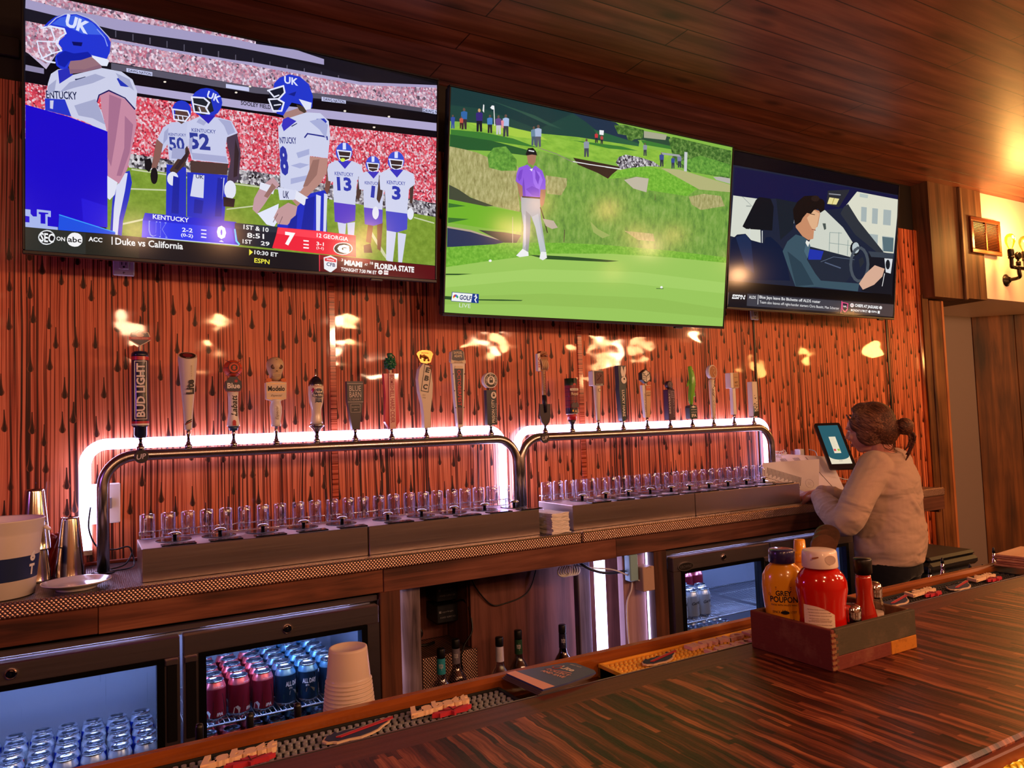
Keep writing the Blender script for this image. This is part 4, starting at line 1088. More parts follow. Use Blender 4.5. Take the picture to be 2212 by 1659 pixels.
SHOW2 = '''0 86b848 792,457 792,-457 -663,-457 -792,-455 -792,457
1 23463f -130,457 40,452 189,392 182,355 -371,337 -554,346 -792,321 -792,457
2 1c3a3c -191,457 -371,357 -629,396 -792,385 -792,457
3 24344a -6,457 45,456 197,400 80,378 -35,391 -123,431 -194,457
3 2f5548 -631,439 -389,412 -244,377 -325,384 -482,416
4 2c6040 -79,405 180,383 190,364 -34,364
5 TURFL -792,288 -705,327 -531,343 -371,340 -161,357 181,369 380,370 347,285 88,239 59,277 -189,262 -368,272 -791,202 -792,222
6 a8cc48 -705,328 -531,342 -371,338 -322,318 -477,307 -626,315
6 3c7c34 -787,288 -640,300 -492,298 -368,278 -624,271 -786,263
7 285c30 -789,268 -602,273 -343,256 -397,238 -601,230 -789,208
6 3c7c34 -193,339 82,354 182,348 12,333
1 3c7c34 197,400 396,417 389,386 217,382
5 2d4c38 32,447 213,445 375,443 388,401 216,403 133,397
6 TREE 37,441 94,454 213,449 206,409 161,398 143,388 120,388 110,408 61,407
6 a8a890 213,445 355,450 347,424 215,414
8 BRUSH -792,220 -722,218 -665,214 -600,199 -465,186 -441,-7 -614,6 -788,57
9 TREE2 -615,209 -587,245 -528,260 -473,211 -471,166 -546,155 -605,160
10 RUFF -367,265 -189,258 -70,235 11,193 88,242 242,285 337,277 792,247 792,-105 -8,-114 -473,-152 -449,5 -471,153
11 BRUSH -323,166 -210,168 -212,134 -239,90 -312,88 -329,125
11 c0b8a4 108,203 180,227 255,229 245,163 165,171
11 BRUSH 512,174 613,201 729,204 760,157 598,119 535,139
11 BRUSH 122,-31 299,-28 311,-63 207,-66
11 9cb060 -74,-8 -29,-38 42,-60 -1,-78 -55,-55
12 TURFB 27,217 141,264 242,287 347,278 580,227 502,176 249,174 255,229 180,230 19,195
13 b4b47c 327,288 444,297 789,269 792,232 792,231 581,218
14 b8b4ac 669,292 786,308 789,273 692,280
15 TREE 366,430 394,446 787,439 787,300 504,296 423,318 390,372
16 TREE2 441,335 579,385 781,369 781,307 524,296
13 3a2a22 -183,263 87,260 36,218 15,196 -43,214 -155,236
14 e8e8e8 -184,244 -86,244 -86,248 -183,248
15 e8e8e8 -89,244 0,246 1,250 -89,248
16 e8e8e8 -3,245 89,247 89,252 -2,250
11 8a8276 -369,277 -271,265 -270,268 -368,280
15 8a8276 -273,265 -180,241 -179,244 -272,268
17 CRW 55,276 71,303 111,320 193,320 278,312 327,294 242,285 141,263 88,248
11 72b42e -788,7 -577,-3 -441,-7 -437,-92 -611,-93 -790,-86
12 3a7030 -787,-8 -707,-11 -787,-27
12 3a7030 -787,-67 -691,-63 -786,-89
12 454c3a -787,66 -745,53 -687,26 -577,4 -614,-2 -786,8
1 b8a890 -790,-102 -683,-107 -512,-139 -550,-139 -682,-116 -789,-111
2 2a3658 -789,-109 -682,-115 -512,-142 -608,-167 -788,-187
11 2c3c38 -647,-103 -521,-101 -437,-105 -459,-140 -519,-145
12 TURFB -790,-188 -608,-162 -459,-140 -253,-121 -8,-107 411,-99 792,-101 792,-129 413,-132 38,-145 -300,-173 -605,-234 -790,-268
13 9cc85e -791,-270 -605,-231 -300,-173 38,-145 413,-132 792,-129 792,-457 -663,-457 -792,-455 -792,-281
14 a6d068 -790,-309 -376,-247 225,-217 792,-231 792,-287 136,-274 -452,-305 -791,-353
15 96c058 -790,-391 -292,-349 328,-336 792,-366 792,-414 143,-397 -448,-405 -792,-422
14 2c5028 -395,-187 -299,-181 -184,-177 -48,-175 101,-174 31,-184 -133,-191 -307,-198
15 2c5028 -790,-296 -667,-288 -733,-298 -790,-302
16 2c5028 -636,-393 -525,-388 -417,-385 -425,-389 -525,-394 -636,-398
16 2c5028 -792,-388 -758,-388 -759,-402 -792,-401
7 e8e8e8 -594,416 -587,336 -583,337 -590,416
8 f0f2f4 -609,406 -601,417 -591,418 -588,402 -600,401
6 3a50a0 -788,335 -779,340 -769,339 -770,319 -786,316
7 3a50a0 -785,318 -771,320 -770,294 -775,293 -778,312 -779,293 -785,292
7 6a5248 -775,344 -776,341 -778,340 -780,339 -782,340 -783,343 -782,346 -780,348 -778,348 -776,347
6 3468a8 -743,365 -729,372 -714,370 -715,339 -741,335
7 403038 -740,337 -716,341 -715,300 -724,299 -728,328 -729,298 -738,296
7 6a5248 -723,378 -724,374 -727,371 -731,371 -734,373 -735,376 -734,381 -731,384 -728,384 -725,382
8 c85a48 -749,337 -741,342 -732,340 -732,323 -747,320
9 4a2a2a -747,321 -733,323 -732,300 -737,300 -740,316 -741,299 -746,298
9 6a5248 -737,345 -738,343 -740,341 -742,341 -743,342 -744,344 -743,346 -742,348 -740,348 -738,347
7 3a2a78 -675,372 -659,381 -643,378 -643,345 -672,340
8 20202c -671,342 -645,346 -643,302 -653,301 -658,333 -660,300 -669,298
8 c8a070 -653,387 -654,383 -657,379 -661,379 -665,381 -666,385 -665,390 -662,393 -658,394 -654,391
7 4a80c0 -622,360 -609,367 -596,365 -596,338 -620,334
8 2c2c34 -618,336 -597,339 -596,304 -604,303 -608,329 -609,302 -617,301
8 6a5248 -604,372 -605,369 -607,366 -611,365 -613,367 -614,370 -613,374 -611,377 -608,377 -605,376
7 6a4a8a -582,364 -568,372 -554,369 -554,341 -579,337
8 c8c8d0 -578,339 -556,343 -554,306 -563,304 -567,331 -568,303 -576,302
8 6a5248 -563,377 -564,373 -566,371 -570,370 -573,372 -574,375 -573,379 -570,382 -567,383 -564,381
7 a8c0e8 -549,371 -533,380 -517,377 -517,344 -546,340
8 3c4048 -544,342 -519,346 -517,303 -526,301 -531,333 -533,300 -543,298
8 6a5248 -527,386 -528,382 -531,378 -535,378 -538,380 -540,384 -538,389 -535,392 -531,392 -528,390
8 e890a0 -555,362 -549,365 -542,364 -542,351 -554,349
9 e890a0 -553,350 -543,352 -542,334 -546,333 -548,346 -549,333 -553,332
9 6a5248 -546,368 -547,366 -548,365 -549,365 -551,366 -551,367 -551,369 -550,370 -548,371 -547,370
7 6a88a0 -407,347 -393,355 -378,352 -379,324 -405,319
11 4a5a70 -403,321 -380,325 -378,287 -387,285 -391,313 -393,284 -402,283
8 6a5248 -388,360 -389,356 -391,354 -395,353 -398,355 -399,359 -398,363 -395,365 -392,366 -389,364
12 a8b8d8 -388,355 -371,363 -354,360 -354,327 -384,322
13 585c68 -383,324 -356,328 -354,284 -364,282 -369,315 -371,281 -381,280
13 6a5248 -364,370 -365,365 -369,362 -373,361 -376,363 -378,368 -377,372 -374,375 -369,376 -366,374
7 9098a8 -129,339 -114,347 -99,344 -99,315 -126,311
11 484c58 -125,313 -100,317 -98,279 -107,277 -112,305 -114,276 -123,275
8 6a5248 -108,352 -109,348 -112,346 -116,345 -119,347 -120,350 -119,354 -117,357 -113,358 -110,356
6 c83a40 -70,384 -61,389 -52,387 -52,370 -68,368
7 2c2c34 -67,369 -53,371 -51,349 -57,348 -60,364 -60,347 -66,346
7 6a5248 -57,392 -58,390 -60,388 -62,388 -64,389 -65,391 -64,393 -62,395 -60,395 -58,394
6 b84a48 -38,379 -30,383 -22,381 -22,367 -36,365
7 2c2c34 -36,366 -23,368 -22,348 -27,348 -29,362 -30,347 -35,346
7 6a5248 -27,386 -28,384 -29,382 -31,382 -33,383 -34,385 -33,387 -32,388 -30,388 -28,388
6 8a90a0 212,378 224,383 236,381 236,360 214,357
7 40444c 216,358 234,361 236,333 229,331 225,352 224,331 217,330
7 6a5248 228,387 227,384 225,382 222,382 220,383 219,386 219,389 222,391 225,391 227,390
6 3c4a90 314,348 328,354 342,352 342,328 317,325
18 2c3040 319,326 340,329 342,297 334,296 330,320 329,295 321,294
7 6a5248 333,359 332,356 329,354 326,353 323,355 322,358 323,361 325,364 329,364 332,362
16 3a4c98 388,342 399,347 411,345 411,324 390,321
17 383c50 391,323 410,325 412,298 405,297 401,317 400,296 393,295
17 6a5248 403,351 403,348 401,346 398,346 395,347 394,350 395,352 397,355 400,355 402,354
17 7a80a0 426,357 439,363 453,361 453,337 429,334
18 383c50 431,336 452,339 454,308 446,306 442,329 441,306 433,305
18 6a5248 444,367 444,364 441,362 438,361 435,363 434,366 435,369 437,371 440,372 443,370
3 f0f0f0 -642,414 -637,413 -637,381 -644,387
8 f0f2f4 -45,407 -20,409 -21,388 -44,387
17 c8ccd0 470,387 490,387 492,294 474,294
19 a0a4a8 322,362 439,368 450,359 333,353
13 5a4a3a -215,-59 -216,-114 -212,-114 -211,-59
14 c0b8a0 -484,-31 -480,-143 -477,-143 -482,-31
11 5a4a3a 297,159 299,133 302,133 300,160
11 a87860 -470,127 -437,111 -433,66 -417,40 -425,18 -447,41 -458,76
12 a87860 -351,122 -321,123 -321,80 -327,42 -338,26 -351,46
13 8f5ce0 -474,121 -471,153 -461,180 -419,199 -395,184 -379,201 -342,183 -324,146 -322,105 -347,102 -349,68 -436,60 -434,102
14 7444c4 -436,144 -421,62 -436,60 -440,105
14 a474f0 -395,183 -355,175 -338,144 -359,88 -385,125
15 f0e8f8 -407,181 -391,186 -396,173
15 a8b0b8 -445,59 -349,66 -342,-16 -307,-164 -336,-173 -367,-65 -393,-15 -393,-88 -398,-172 -428,-166 -427,-65 -441,-1
16 8c949e -418,2 -393,-15 -393,-88 -398,-172 -411,-169
16 2a2420 -440,56 -348,61 -348,68 -440,62
17 eceef0 -459,-195 -428,-163 -398,-175 -396,-191 -441,-200
16 eceef0 -340,-198 -334,-167 -306,-166 -301,-192 -322,-204
14 7a48cc -466,140 -456,168 -441,176 -447,136 -458,122
15 7a48cc -422,94 -392,111 -356,102 -351,71 -390,71
15 7a48cc -379,185 -354,155 -361,121 -376,146
17 bcc4cc -386,-21 -367,-64 -336,-170 -308,-162 -336,-82 -355,-4
17 bcc4cc -429,-12 -417,-24 -412,-143 -421,-157
11 c89878 -413,232 -397,238 -392,216 -402,204 -413,213
14 8c6450 -393,242 -378,245 -381,216 -391,199
18 2a2420 -348,24 -324,-30 -319,-28 -343,26
19 2a2420 -326,-27 -306,-83 -301,-81 -320,-25
15 a87860 -425,244 -376,248 -379,216 -391,198 -416,205
16 17181c -430,242 -419,268 -394,274 -378,262 -371,245 -398,245 -424,237
17 dfe2e6 -416,257 -388,257 -387,262 -415,262
20 c0b0a0 -331,-23 -274,-26 -250,-54 -280,-63 -313,-53
15 f4f6f4 -578,-226 -578,-229 -580,-230 -582,-232 -585,-232 -588,-232 -590,-231 -592,-230 -592,-228 -592,-226 -590,-224 -588,-223 -585,-222 -582,-222 -580,-223 -578,-225
15 f4f6f4 374,-280 374,-283 372,-285 370,-286 367,-287 364,-287 361,-285 359,-284 359,-281 359,-279 361,-277 363,-276 366,-275 369,-275 372,-276 374,-278
16 2c5028 334,-290 380,-288 380,-285 334,-287
17 f4f6f6 -759,-370 -635,-372 -635,-409 -762,-407
18 1a3a8c -664,-371 -635,-372 -635,-409 -670,-409
19 1a3a8c -759,-371 -635,-373 -635,-371 -759,-369
20 1a3a8c -636,-371 -637,-410 -634,-410 -634,-371
21 1a3a8c -635,-408 -762,-406 -762,-408 -635,-410
22 1a3a8c -761,-408 -757,-369 -760,-369 -763,-407
22 1a2c6c T -696,-390 56 20.5 -1.5 0.03 0.1 GOLF
18 e8b020 -747,-390 -748,-393 -750,-395 -752,-395 -754,-394 -755,-391 -755,-388 -752,-386 -750,-385 -748,-387
19 e86a28 -744,-386 -745,-389 -747,-391 -750,-391 -752,-390 -753,-387 -752,-384 -750,-382 -748,-381 -745,-383
20 c82c4c -741,-384 -741,-387 -743,-389 -746,-389 -748,-387 -749,-384 -748,-381 -746,-379 -744,-379 -742,-381
21 6a4ca8 -736,-384 -737,-387 -739,-389 -742,-389 -744,-387 -745,-384 -744,-381 -742,-379 -739,-379 -737,-381
22 2888d0 -732,-385 -733,-389 -735,-390 -738,-391 -740,-389 -741,-386 -740,-383 -738,-381 -735,-381 -733,-383
23 38a860 -730,-389 -730,-392 -732,-394 -735,-394 -737,-393 -738,-390 -737,-387 -735,-385 -733,-384 -730,-386
19 f4f6f6 -653,-378 -645,-388 -641,-386 -648,-375
20 f4f6f6 -645,-383 -655,-396 -651,-398 -641,-386
22 f4f6f6 -655,-396 -647,-408 -643,-406 -650,-394
21 f4f6f6 -642,-385 -657,-381 -658,-383 -643,-387
20 f4f6f6 -645,-376 -646,-378 -648,-379 -651,-378 -652,-376 -651,-374 -648,-373 -646,-373
23 dce8dc T -698,-423 53 16.7 -1.3 0.0 0 LIVE'''
SHOW3 = '''0 0d0a10 706,405 706,-405 -706,-405 -706,405
1 20263a -698,331 706,346 706,111 680,-284 -706,-280 -706,-52
2 d6dace -689,177 -496,197 -473,-60 -700,-37
3 8a9490 -632,180 -503,107 -501,108 -630,182
4 aab0a8 -592,134 -556,137 -558,130 -592,127
2 d0d4c8 -116,151 36,180 200,98 348,-27 286,-73 -106,-42 -52,49
3 dcdcca 314,319 706,327 706,216 686,-15 573,-12 200,218
4 a8b4b4 358,236 410,238 410,152 360,151
4 a8b4b4 462,240 516,242 516,150 463,149
4 a8b4b4 570,244 645,247 644,155 570,152
4 a8b4b4 439,85 526,87 525,22 441,64
4 a8b4b4 567,84 679,87 679,2 573,-8
5 5a7078 567,80 680,82 680,-3 586,-6
4 b8c4c0 340,312 418,313 414,292 339,291
3 8a9c98 83,59 83,-58 88,-58 88,59
3 8a9c98 162,67 163,-60 168,-59 167,67
4 8a9c98 246,30 245,-61 250,-61 251,31
4 8a9c98 84,57 191,63 191,66 84,60
5 8a9c98 81,-3 283,-1 284,2 81,0
3 4a5450 19,103 46,106 52,75 36,67
5 161840 -688,321 706,342 706,320 314,319 200,210 36,180 -142,194 -367,197 -495,179 -689,174
6 2a2c34 54,292 244,322 238,307 156,209 46,216
7 8a8c94 64,272 167,278 168,285 64,279
7 e8dc96 70,256 156,258 133,222 53,217
8 a08c30 110,257 92,218 96,218 115,256
6 14161c -615,21 -521,172 -496,189 -410,191 -384,151 -389,22 -587,11
7 d8dcdc -562,16 -564,-32 -558,-32 -557,16
7 d8dcdc -469,13 -465,-51 -460,-51 -463,14
8 101c38 -695,-58 -652,-25 -591,-15 -548,-44 -452,-54 -437,-19 -400,-13 -344,-41 -286,-81 -233,-238 -704,-263
9 1c2c50 -661,-40 -591,-16 -547,-52 -516,-219 -582,-195
6 c8ccd0 -244,182 -215,192 -218,78 -250,90
9 1c222c -323,-23 -367,197 -142,194 -209,156 -226,47
5 252b3a -106,-34 318,-70 298,-162 220,-236 -1,-230 -102,-112
6 2434a8 -94,-50 37,-53 16,-103 -90,-111
7 6a7890 16,-116 126,-79 124,-77 15,-114
8 6a7890 122,-79 313,-80 314,-78 123,-77
8 55607a 48,-118 191,-141 194,-134 51,-112
10 c88c68 -212,140 -59,174 -14,170 -5,154 -17,99 -24,79 -37,74 -41,59 -52,55 -55,9 -96,-2 -146,15 -203,57
11 e0b088 -115,120 -59,169 -11,155 -28,82 -52,49 -89,84
12 4a2c20 -86,143 -50,142 -49,146 -85,147
12 8a4a40 -72,59 -38,56 -36,60 -70,63
13 1c1412 -231,153 -199,199 -144,237 -63,250 -3,238 30,207 30,179 -5,159 -24,181 -59,169 -83,145 -116,147 -149,116 -164,92 -204,68 -223,108
14 1c1412 32,215 28,200 16,188 0,183 -17,185 -30,193 -35,207 -31,221 -20,233 -3,239 13,237 26,228
15 2a1e1a -15,239 -20,230 -32,222 -50,218 -67,218 -81,223 -86,230 -81,239 -69,247 -52,252 -34,252 -21,247
11 3c5462 -302,-82 -267,-26 -201,19 -144,13 -96,-6 -78,-32 -102,-112 -27,-185 22,-221 366,-216 356,-263 -23,-260 -186,-273 -260,-155
12 4c6878 -108,-3 -78,-32 -97,-104 -128,-67
13 2c404e -264,-79 -148,-131 -36,-248 -186,-266
13 e8e8e0 -113,-4 -84,-13 -97,-41 -119,-20
12 30343c 200,218 236,238 337,152 586,-11 533,-23 310,68 171,175
13 1c1e24 361,-9 358,-27 346,-43 328,-52 307,-54 288,-47 275,-34 269,-17 273,1 284,16 302,25 323,27 342,21 355,8
14 b8c4c8 354,-6 352,-20 343,-32 330,-40 316,-41 302,-36 292,-25 288,-12 290,3 299,15 312,22 327,24 340,19 350,8
13 1a1a22 446,-27 686,-19 687,-271 388,-259 449,-176
14 3c4450 439,-19 686,-11 682,-41 468,-50
14 4c545e 427,-93 424,-137 450,-137 454,-92
15 4c545e 427,-126 410,-166 436,-169 452,-129
16 4c545e 417,-155 390,-187 412,-194 440,-162
17 4c545e 403,-177 365,-197 381,-209 419,-189
18 4c545e 386,-191 343,-194 344,-210 387,-208
19 4c545e 365,-197 325,-182 311,-197 351,-211
20 4c545e 340,-191 308,-162 287,-173 318,-201
21 4c545e 317,-173 296,-135 272,-142 292,-179
22 4c545e 300,-146 291,-103 266,-107 275,-149
23 4c545e 292,-115 296,-71 270,-72 267,-115
24 4c545e 293,-83 309,-42 284,-40 268,-80
25 4c545e 302,-54 329,-21 307,-15 280,-47
26 4c545e 316,-32 353,-11 338,1 300,-20
27 4c545e 332,-17 375,-14 374,3 331,-1
28 4c545e 354,-11 394,-25 408,-10 368,4
29 4c545e 379,-17 411,-45 432,-34 401,-6
30 4c545e 402,-34 423,-72 448,-65 427,-28
31 4c545e 419,-61 428,-104 454,-101 445,-58
31 2a2e36 351,-76 389,-56 404,-88 367,-124
15 d8dce0 596,-48 678,-45 664,-136 615,-131
16 1c1e24 654,-81 652,-97 645,-108 634,-113 623,-110 614,-100 610,-85 612,-69 620,-58 630,-53 642,-56 650,-66
32 d8ac94 362,-217 421,-153 504,-97 600,-111 582,-159 505,-214 401,-250
33 f0f0f0 599,-139 581,-218 586,-219 605,-139
14 0f0c0e -706,-270 679,-263 676,-319 -706,-325
15 17151c -706,-325 683,-318 677,-405 -706,-405
16 3e3e48 -563,-330 213,-327 209,-394 -565,-394
17 4c4042 213,-327 706,-323 706,-330 703,-399 209,-394
16 55545c -706,-330 -699,-330 -700,-391 -706,-391
16 f0f0f2 T -626,-350 100 23.5 0.6 0.05 0.2 ESPN
17 17151c -674,-349 -577,-348 -578,-351 -675,-352
17 f0f0f2 T -524,-346 51 16.3 -0.2 0.01 0 ALDS
17 f0f0f2 -482,-330 -483,-382 -479,-382 -479,-330
17 f4f4f6 T -223,-344 495 21.6 -0.1 0.01 0 Blue Jays leave Bo Bichette off ALDS roster
18 f0f0f2 T -138,-372 661 19.5 -0.3 0.0 0 Team also leaves off right-hander starters Chris Bassitt, Max Scherzer
18 e8508c 210,-326 207,-395 212,-395 216,-326
18 e8508c 216,-333 241,-335 272,-338 269,-375 245,-392 218,-375
19 1c1a2c 222,-338 241,-339 264,-342 262,-372 244,-386 224,-372
20 f0f0f2 T 244,-358 33 9.8 -2.9 0.02 0 NFL
18 e8e4e4 325,-346 323,-353 317,-358 308,-360 299,-358 292,-354 289,-348 291,-342 297,-337 306,-335 315,-336 322,-340
19 b83040 T 308,-347 22 8.2 -1.4 0.02 0 KC
18 f0f0f2 T 445,-350 223 23.3 -0.6 0.04 0 CHIEFS AT JAGUARS
18 e8e4e4 593,-347 591,-354 584,-358 574,-358 567,-355 563,-349 566,-343 573,-339 582,-338 590,-342
19 f0f0f2 T 376,-376 155 14.1 -0.1 0.02 0 MONDAY 8 PM ET
19 f0f0f2 484,-376 483,-380 479,-384 473,-385 467,-384 462,-381 460,-377 462,-373 466,-370 472,-368 478,-369 482,-372
19 f0f0f2 T 517,-376 50 11.8 -1.3 0.03 0 ESPN
19 f0f0f2 552,-368 573,-369 571,-386 551,-385'''
# ------------------------------------------------------------------ televisions
SPECIAL = {
 'CRU': lambda: mat_crowd('stand_crowd_pale', ['#5a4a5c', '#b890a8', '#c46a80', '#d8c8dc', '#8a7088', '#e0a0b0', '#f0e4f4', '#b4587a', '#c8b4c8'], 150),
 'CRR': lambda: mat_crowd('stand_crowd_red', ['#7a2034', '#d84058', '#f05868', '#c83048', '#f4c8d4', '#b82c40', '#e86a7c', '#f0e0ec', '#982438'], 170),
 'CRW': lambda: mat_crowd('sideline_crowd', ['#1c1820', '#4a4450', '#d8d4dc', '#2c2830', '#8a8490', '#e8e4e8', '#38343c'], 130),
 'TURF': lambda: mat_turf('stadium_turf', '#6a8a2c', '#7c9a34', '#8aa840', 40),
 'TURFL': lambda: mat_turf('fairway', '#74a838', '#8cbc40', '#9cc84c', 14, 1, 3),
 'TURFB': lambda: mat_turf('fringe_grass', '#5c9c2c', '#74b438', '#90c84c', 60),
 'RUFF': lambda: mat_turf('rough_grass', '#55803a', '#76a244', '#93b25c', 22, 1.6, .8),
 'BRUSH': lambda: mat_turf('dry_grass', '#8a8450', '#aaa66c', '#c8c08c', 45, 1.8, .6),
 'TREE': lambda: mat_turf('leaves', '#22401e', '#4a7430', '#86a858', 50),
 'TREE2': lambda: mat_turf('bush', '#40702c', '#629c3c', '#88b850', 45),
}
def television(x0, x1, zb, zt, yb, yt, show, label, port):
    w = x1-x0; h = math.hypot(zt-zb, yt-yb); tilt = math.atan2(yb-yt, zt-zb)
    th = thing('television', label, 'television', ((x0+x1)/2, (yb+yt)/2, (zb+zt)/2))
    R = M4.Rotation(tilt, 4, 'X') @ FRONT      # u right, v up, +n towards the bar
    mats = []; idx = {}
    def mi(c):
        if c not in idx:
            idx[c] = len(mats); mats.append(SPECIAL[c]() if c in SPECIAL else glow('#'+(c if len(c) == 6 else ''.join(q*2 for q in c)), 1., False))
        return idx[c]
    m = MB(); mi('0c0c10'); m.box(-w/2-.002, w/2+.002, -h/2-.002, h/2+.002, -.012, -.0002, 0)
    for row in show.split('\n'):
        p = row.split(' '); z = .0001+int(p[0])*.00006; k = mi(p[1])
        if p[2] == 'T':
            cx, cy = (float(q)/1000 for q in p[3].split(','))
            tw, hh, an, bo, sh = (float(q) for q in p[4:9]); m.text(' '.join(p[9:]), cx, cy, tw/1000, hh/1000, z, k, None, rad(an), bo, sh)
        else: m.flat([tuple(float(q)/1000 for q in a.split(',')) for a in p[2:]], z, k)
    sc = m.build('screen', mats, th); sc.matrix_local = R
    g = MB().box(-w/2, w/2, -h/2, h/2, .0035, .0042).build('screen_glass', clear('#ffffff', .12, .012, .1, key='tvglass'), sc)
    f = MB(); t = .008
    f.box(-w/2-t, w/2+t, h/2, h/2+t, -.02, .006, 0, .002).box(-w/2-t, w/2+t, -h/2-t*1.6, -h/2, -.02, .006, 0, .002).box(-w/2-t, -w/2, -h/2, h/2, -.02, .006, 0, .002).box(w/2, w/2+t, -h/2, h/2, -.02, .006, 0, .002)
    fr = f.build('bezel', plain('#1c1b22', .3, .4), th); fr.matrix_local = R
    bk = MB().box(-w/2-t*.5, w/2+t*.5, -h/2-t, h/2+t*.5, -.045, -.013, 0, .004).box(-w*.3, w*.3, -h*.4, h*.1, -.07, -.045, 0, .01).build('back_shell', BLACKM, th); bk.matrix_local = R
    a = MB().box(-.2, .2, .13-.0, 3.0-(yb+yt)/2-.001, -.12, .12, 0, .003).box(-.22, .22, .06, .13, -.1, -.02, 0, .004)
    a.build('wall_mount', BLACKM, th)
    if port:
        s = MB().box(w/2-port-.025, w/2-port+.025, -h/2-t*1.6-.008, -h/2-t*1.6+.001, -.012, .004, 0, .002).build('sensor', BLACK, fr)
    return th
television(-.178, 1.237, 2.082, 2.89, 2.78, 2.70, SHOW1, 'large television showing a football game with players in white and blue', .25)
television(1.275, 2.859, 1.947, 2.851, 2.78, 2.65, SHOW2, 'biggest television showing a golfer in purple on a green', .3)
television(2.90, 4.313, 2.053, 2.857, 2.78, 2.69, SHOW3, 'television showing a driver at the wheel of a car', .12)


# ------------------------------------------------------------------ twenty tap handles (local z = 0 on the tap collar, front faces -y)
ZT = 1.4145+.038
TX1 = [.036+.111+.1483*k for k in range(10)]; TX2 = [1.626+.128+.1455*k for k in range(10)]
def tap(k, label):
    x = TX1[k] if k < 10 else TX2[k-10]
    th = thing('tap_handle', label, 'tap handle', (x, 2.79, ZT), 0, None)
    return th
def shaft(th, h=.03, r=.006, m=None):
    MB().lathe([(r, -.001), (r*.8, h*.35), (r*1.15, h*.5), (r*.9, h)], 14).build('shaft', m or CHROME, th)
def face(y=0.): return M4.Translation((0, y, 0)) @ FRONT
NAVY = plain('#18203e', .3, coat=.5); CREAM = plain('#e8d8bc', .35, coat=.4); IVORY = plain('#e6dccb', .4); REDP = plain('#c42a38', .35, coat=.4); WHT = plain('#f0ece6', .35, coat=.3)
TEALD = plain('#123a48', .35, coat=.4); GOLD = plain('#c89a4a', .3, .8); TAN = plain('#c49a6c', .45); TANL = plain('#d8b48c', .45); PURP = plain('#4a2c4c', .4); GREENB = plain('#7ac838', .35, coat=.5)
SLATE = plain('#3c3642', .35); INK = plain('#14141c', .4); GREENX = plain('#1c6a48', .35, coat=.4); PINKR = plain('#d83048', .3, coat=.5)
up90 = pi/2
# 1 tall blue column with a football shield
t = tap(0, 'tall navy tap handle with white upright letters and a football shield on top'); shaft(t, .03)
b = MB().lathe([(.016, .02), (.02, .03), (.02, .055), (.027, .062)], 26, 0).lathe([(.027, .062), (.027, .068)], 26, 2, cap=(False, False)).lathe([(.0272, .068), (.0272, .076)], 26, 1, cap=(False, False)).lathe([(.027, .076), (.027, .282)], 26, 0, cap=(False, False)).lathe([(.0272, .282), (.0272, .294)], 26, 1, cap=(False, False)).lathe([(.027, .294), (.027, .3), (.026, .306), (.02, .312), (0, .312)], 26, 0)
F = face(-.0278)
for q in ((-.019, -.017), (.017, .019)): b.flat([(q[0], .084), (q[1], .084), (q[1], .276), (q[0], .276)], 0, 2, F)
b.flat([(-.019, .082), (.019, .082), (.019, .084), (-.019, .084)], 0, 2, F); b.flat([(-.019, .276), (.019, .276), (.019, .278), (-.019, .278)], 0, 2, F)
b.text('BUD LIGHT', 0, .18, .18, .026, .0012, 2, F, up90, .03)
b.build('column', [NAVY, REDP, WHT], t)
s = MB().lathe([(.004, .31), (.004, .336)], 10, 2)
F = face(-.006); sh = [(-.034, .352), (-.02, .342), (0, .33), (.02, .342), (.034, .352), (.03, .366), (.026, .378), (.012, .379), (0, .386), (-.012, .379), (-.026, .378), (-.03, .366)]
s.prism(sh, -.008, 0, 2, F).prism([(x*.92, .358+(z-.358)*.9) for x, z in sh], 0, .0008, 0, F).prism([(-.034, .352), (.034, .352), (.034, .361), (-.034, .361)], .0008, .0014, 1, F).prism(ell(0, .3665, .012, .0055), .0009, .0016, 2, F).text('SEASON', 0, .375, .036, .006, .0018, 2, F, bold=.02).text('FOOTBALL SEASON', 0, .3565, .05, .005, .0018, 2, F)
s.build('shield', [NAVY, REDP, CREAM], t)
# 2 wooden bat
t = tap(1, 'cream baseball bat tap handle with a slanted disc end and upright lettering'); shaft(t, .05)
b = MB().lathe([(.011, .042), (.0125, .046), (.013, .06), (.017, .12), (.024, .2), (.029, .26), (.031, .285)], 28, 0, cap=(True, False))
n = 28; top = [(.031*cos(2*pi*k/n), .031*sin(2*pi*k/n), .285+.5*(.031*sin(2*pi*k/n)+.031)) for k in range(n)]; low = [(.031*cos(2*pi*k/n), .031*sin(2*pi*k/n), .285) for k in range(n)]
b.add(low+top, [(k, (k+1) % n, n+(k+1) % n, n+k) for k in range(n)], 0, True); b.add(top, [tuple(range(n))], 0)
D = M4.Translation((0, 0, .3012)) @ M4.Rotation(math.atan(.5), 4, 'X')
b.prism(ell(0, 0, .026, .029), 0, .0008, 1, D).prism(ell(0, 0, .0155, .017), .0008, .0012, 2, D).text('PILSNER', 0, .0225, .03, .006, .001, 3, D).text('BEER', 0, -.023, .014, .005, .001, 3, D)
b.text('Lite', .004, .19, .05, .026, 0, 1, face(-.0285) @ M4.Rotation(0, 4, 'X'), up90, .04).text('A TRUE PILSNER', .009, .24, .05, .004, 0, 4, face(-.0305), up90)
b.flat([(-.012, .062), (.01, .076), (.011, .08), (-.005, .073)], 0, 1, face(-.0145)); b.flat([(-.012, .058), (.01, .07), (.01, .074), (-.012, .063)], 0, 2, face(-.0145))
b.build('bat', [IVORY, INK, plain('#8a2434', .4), CREAM, plain('#b8a48c', .5)], t)
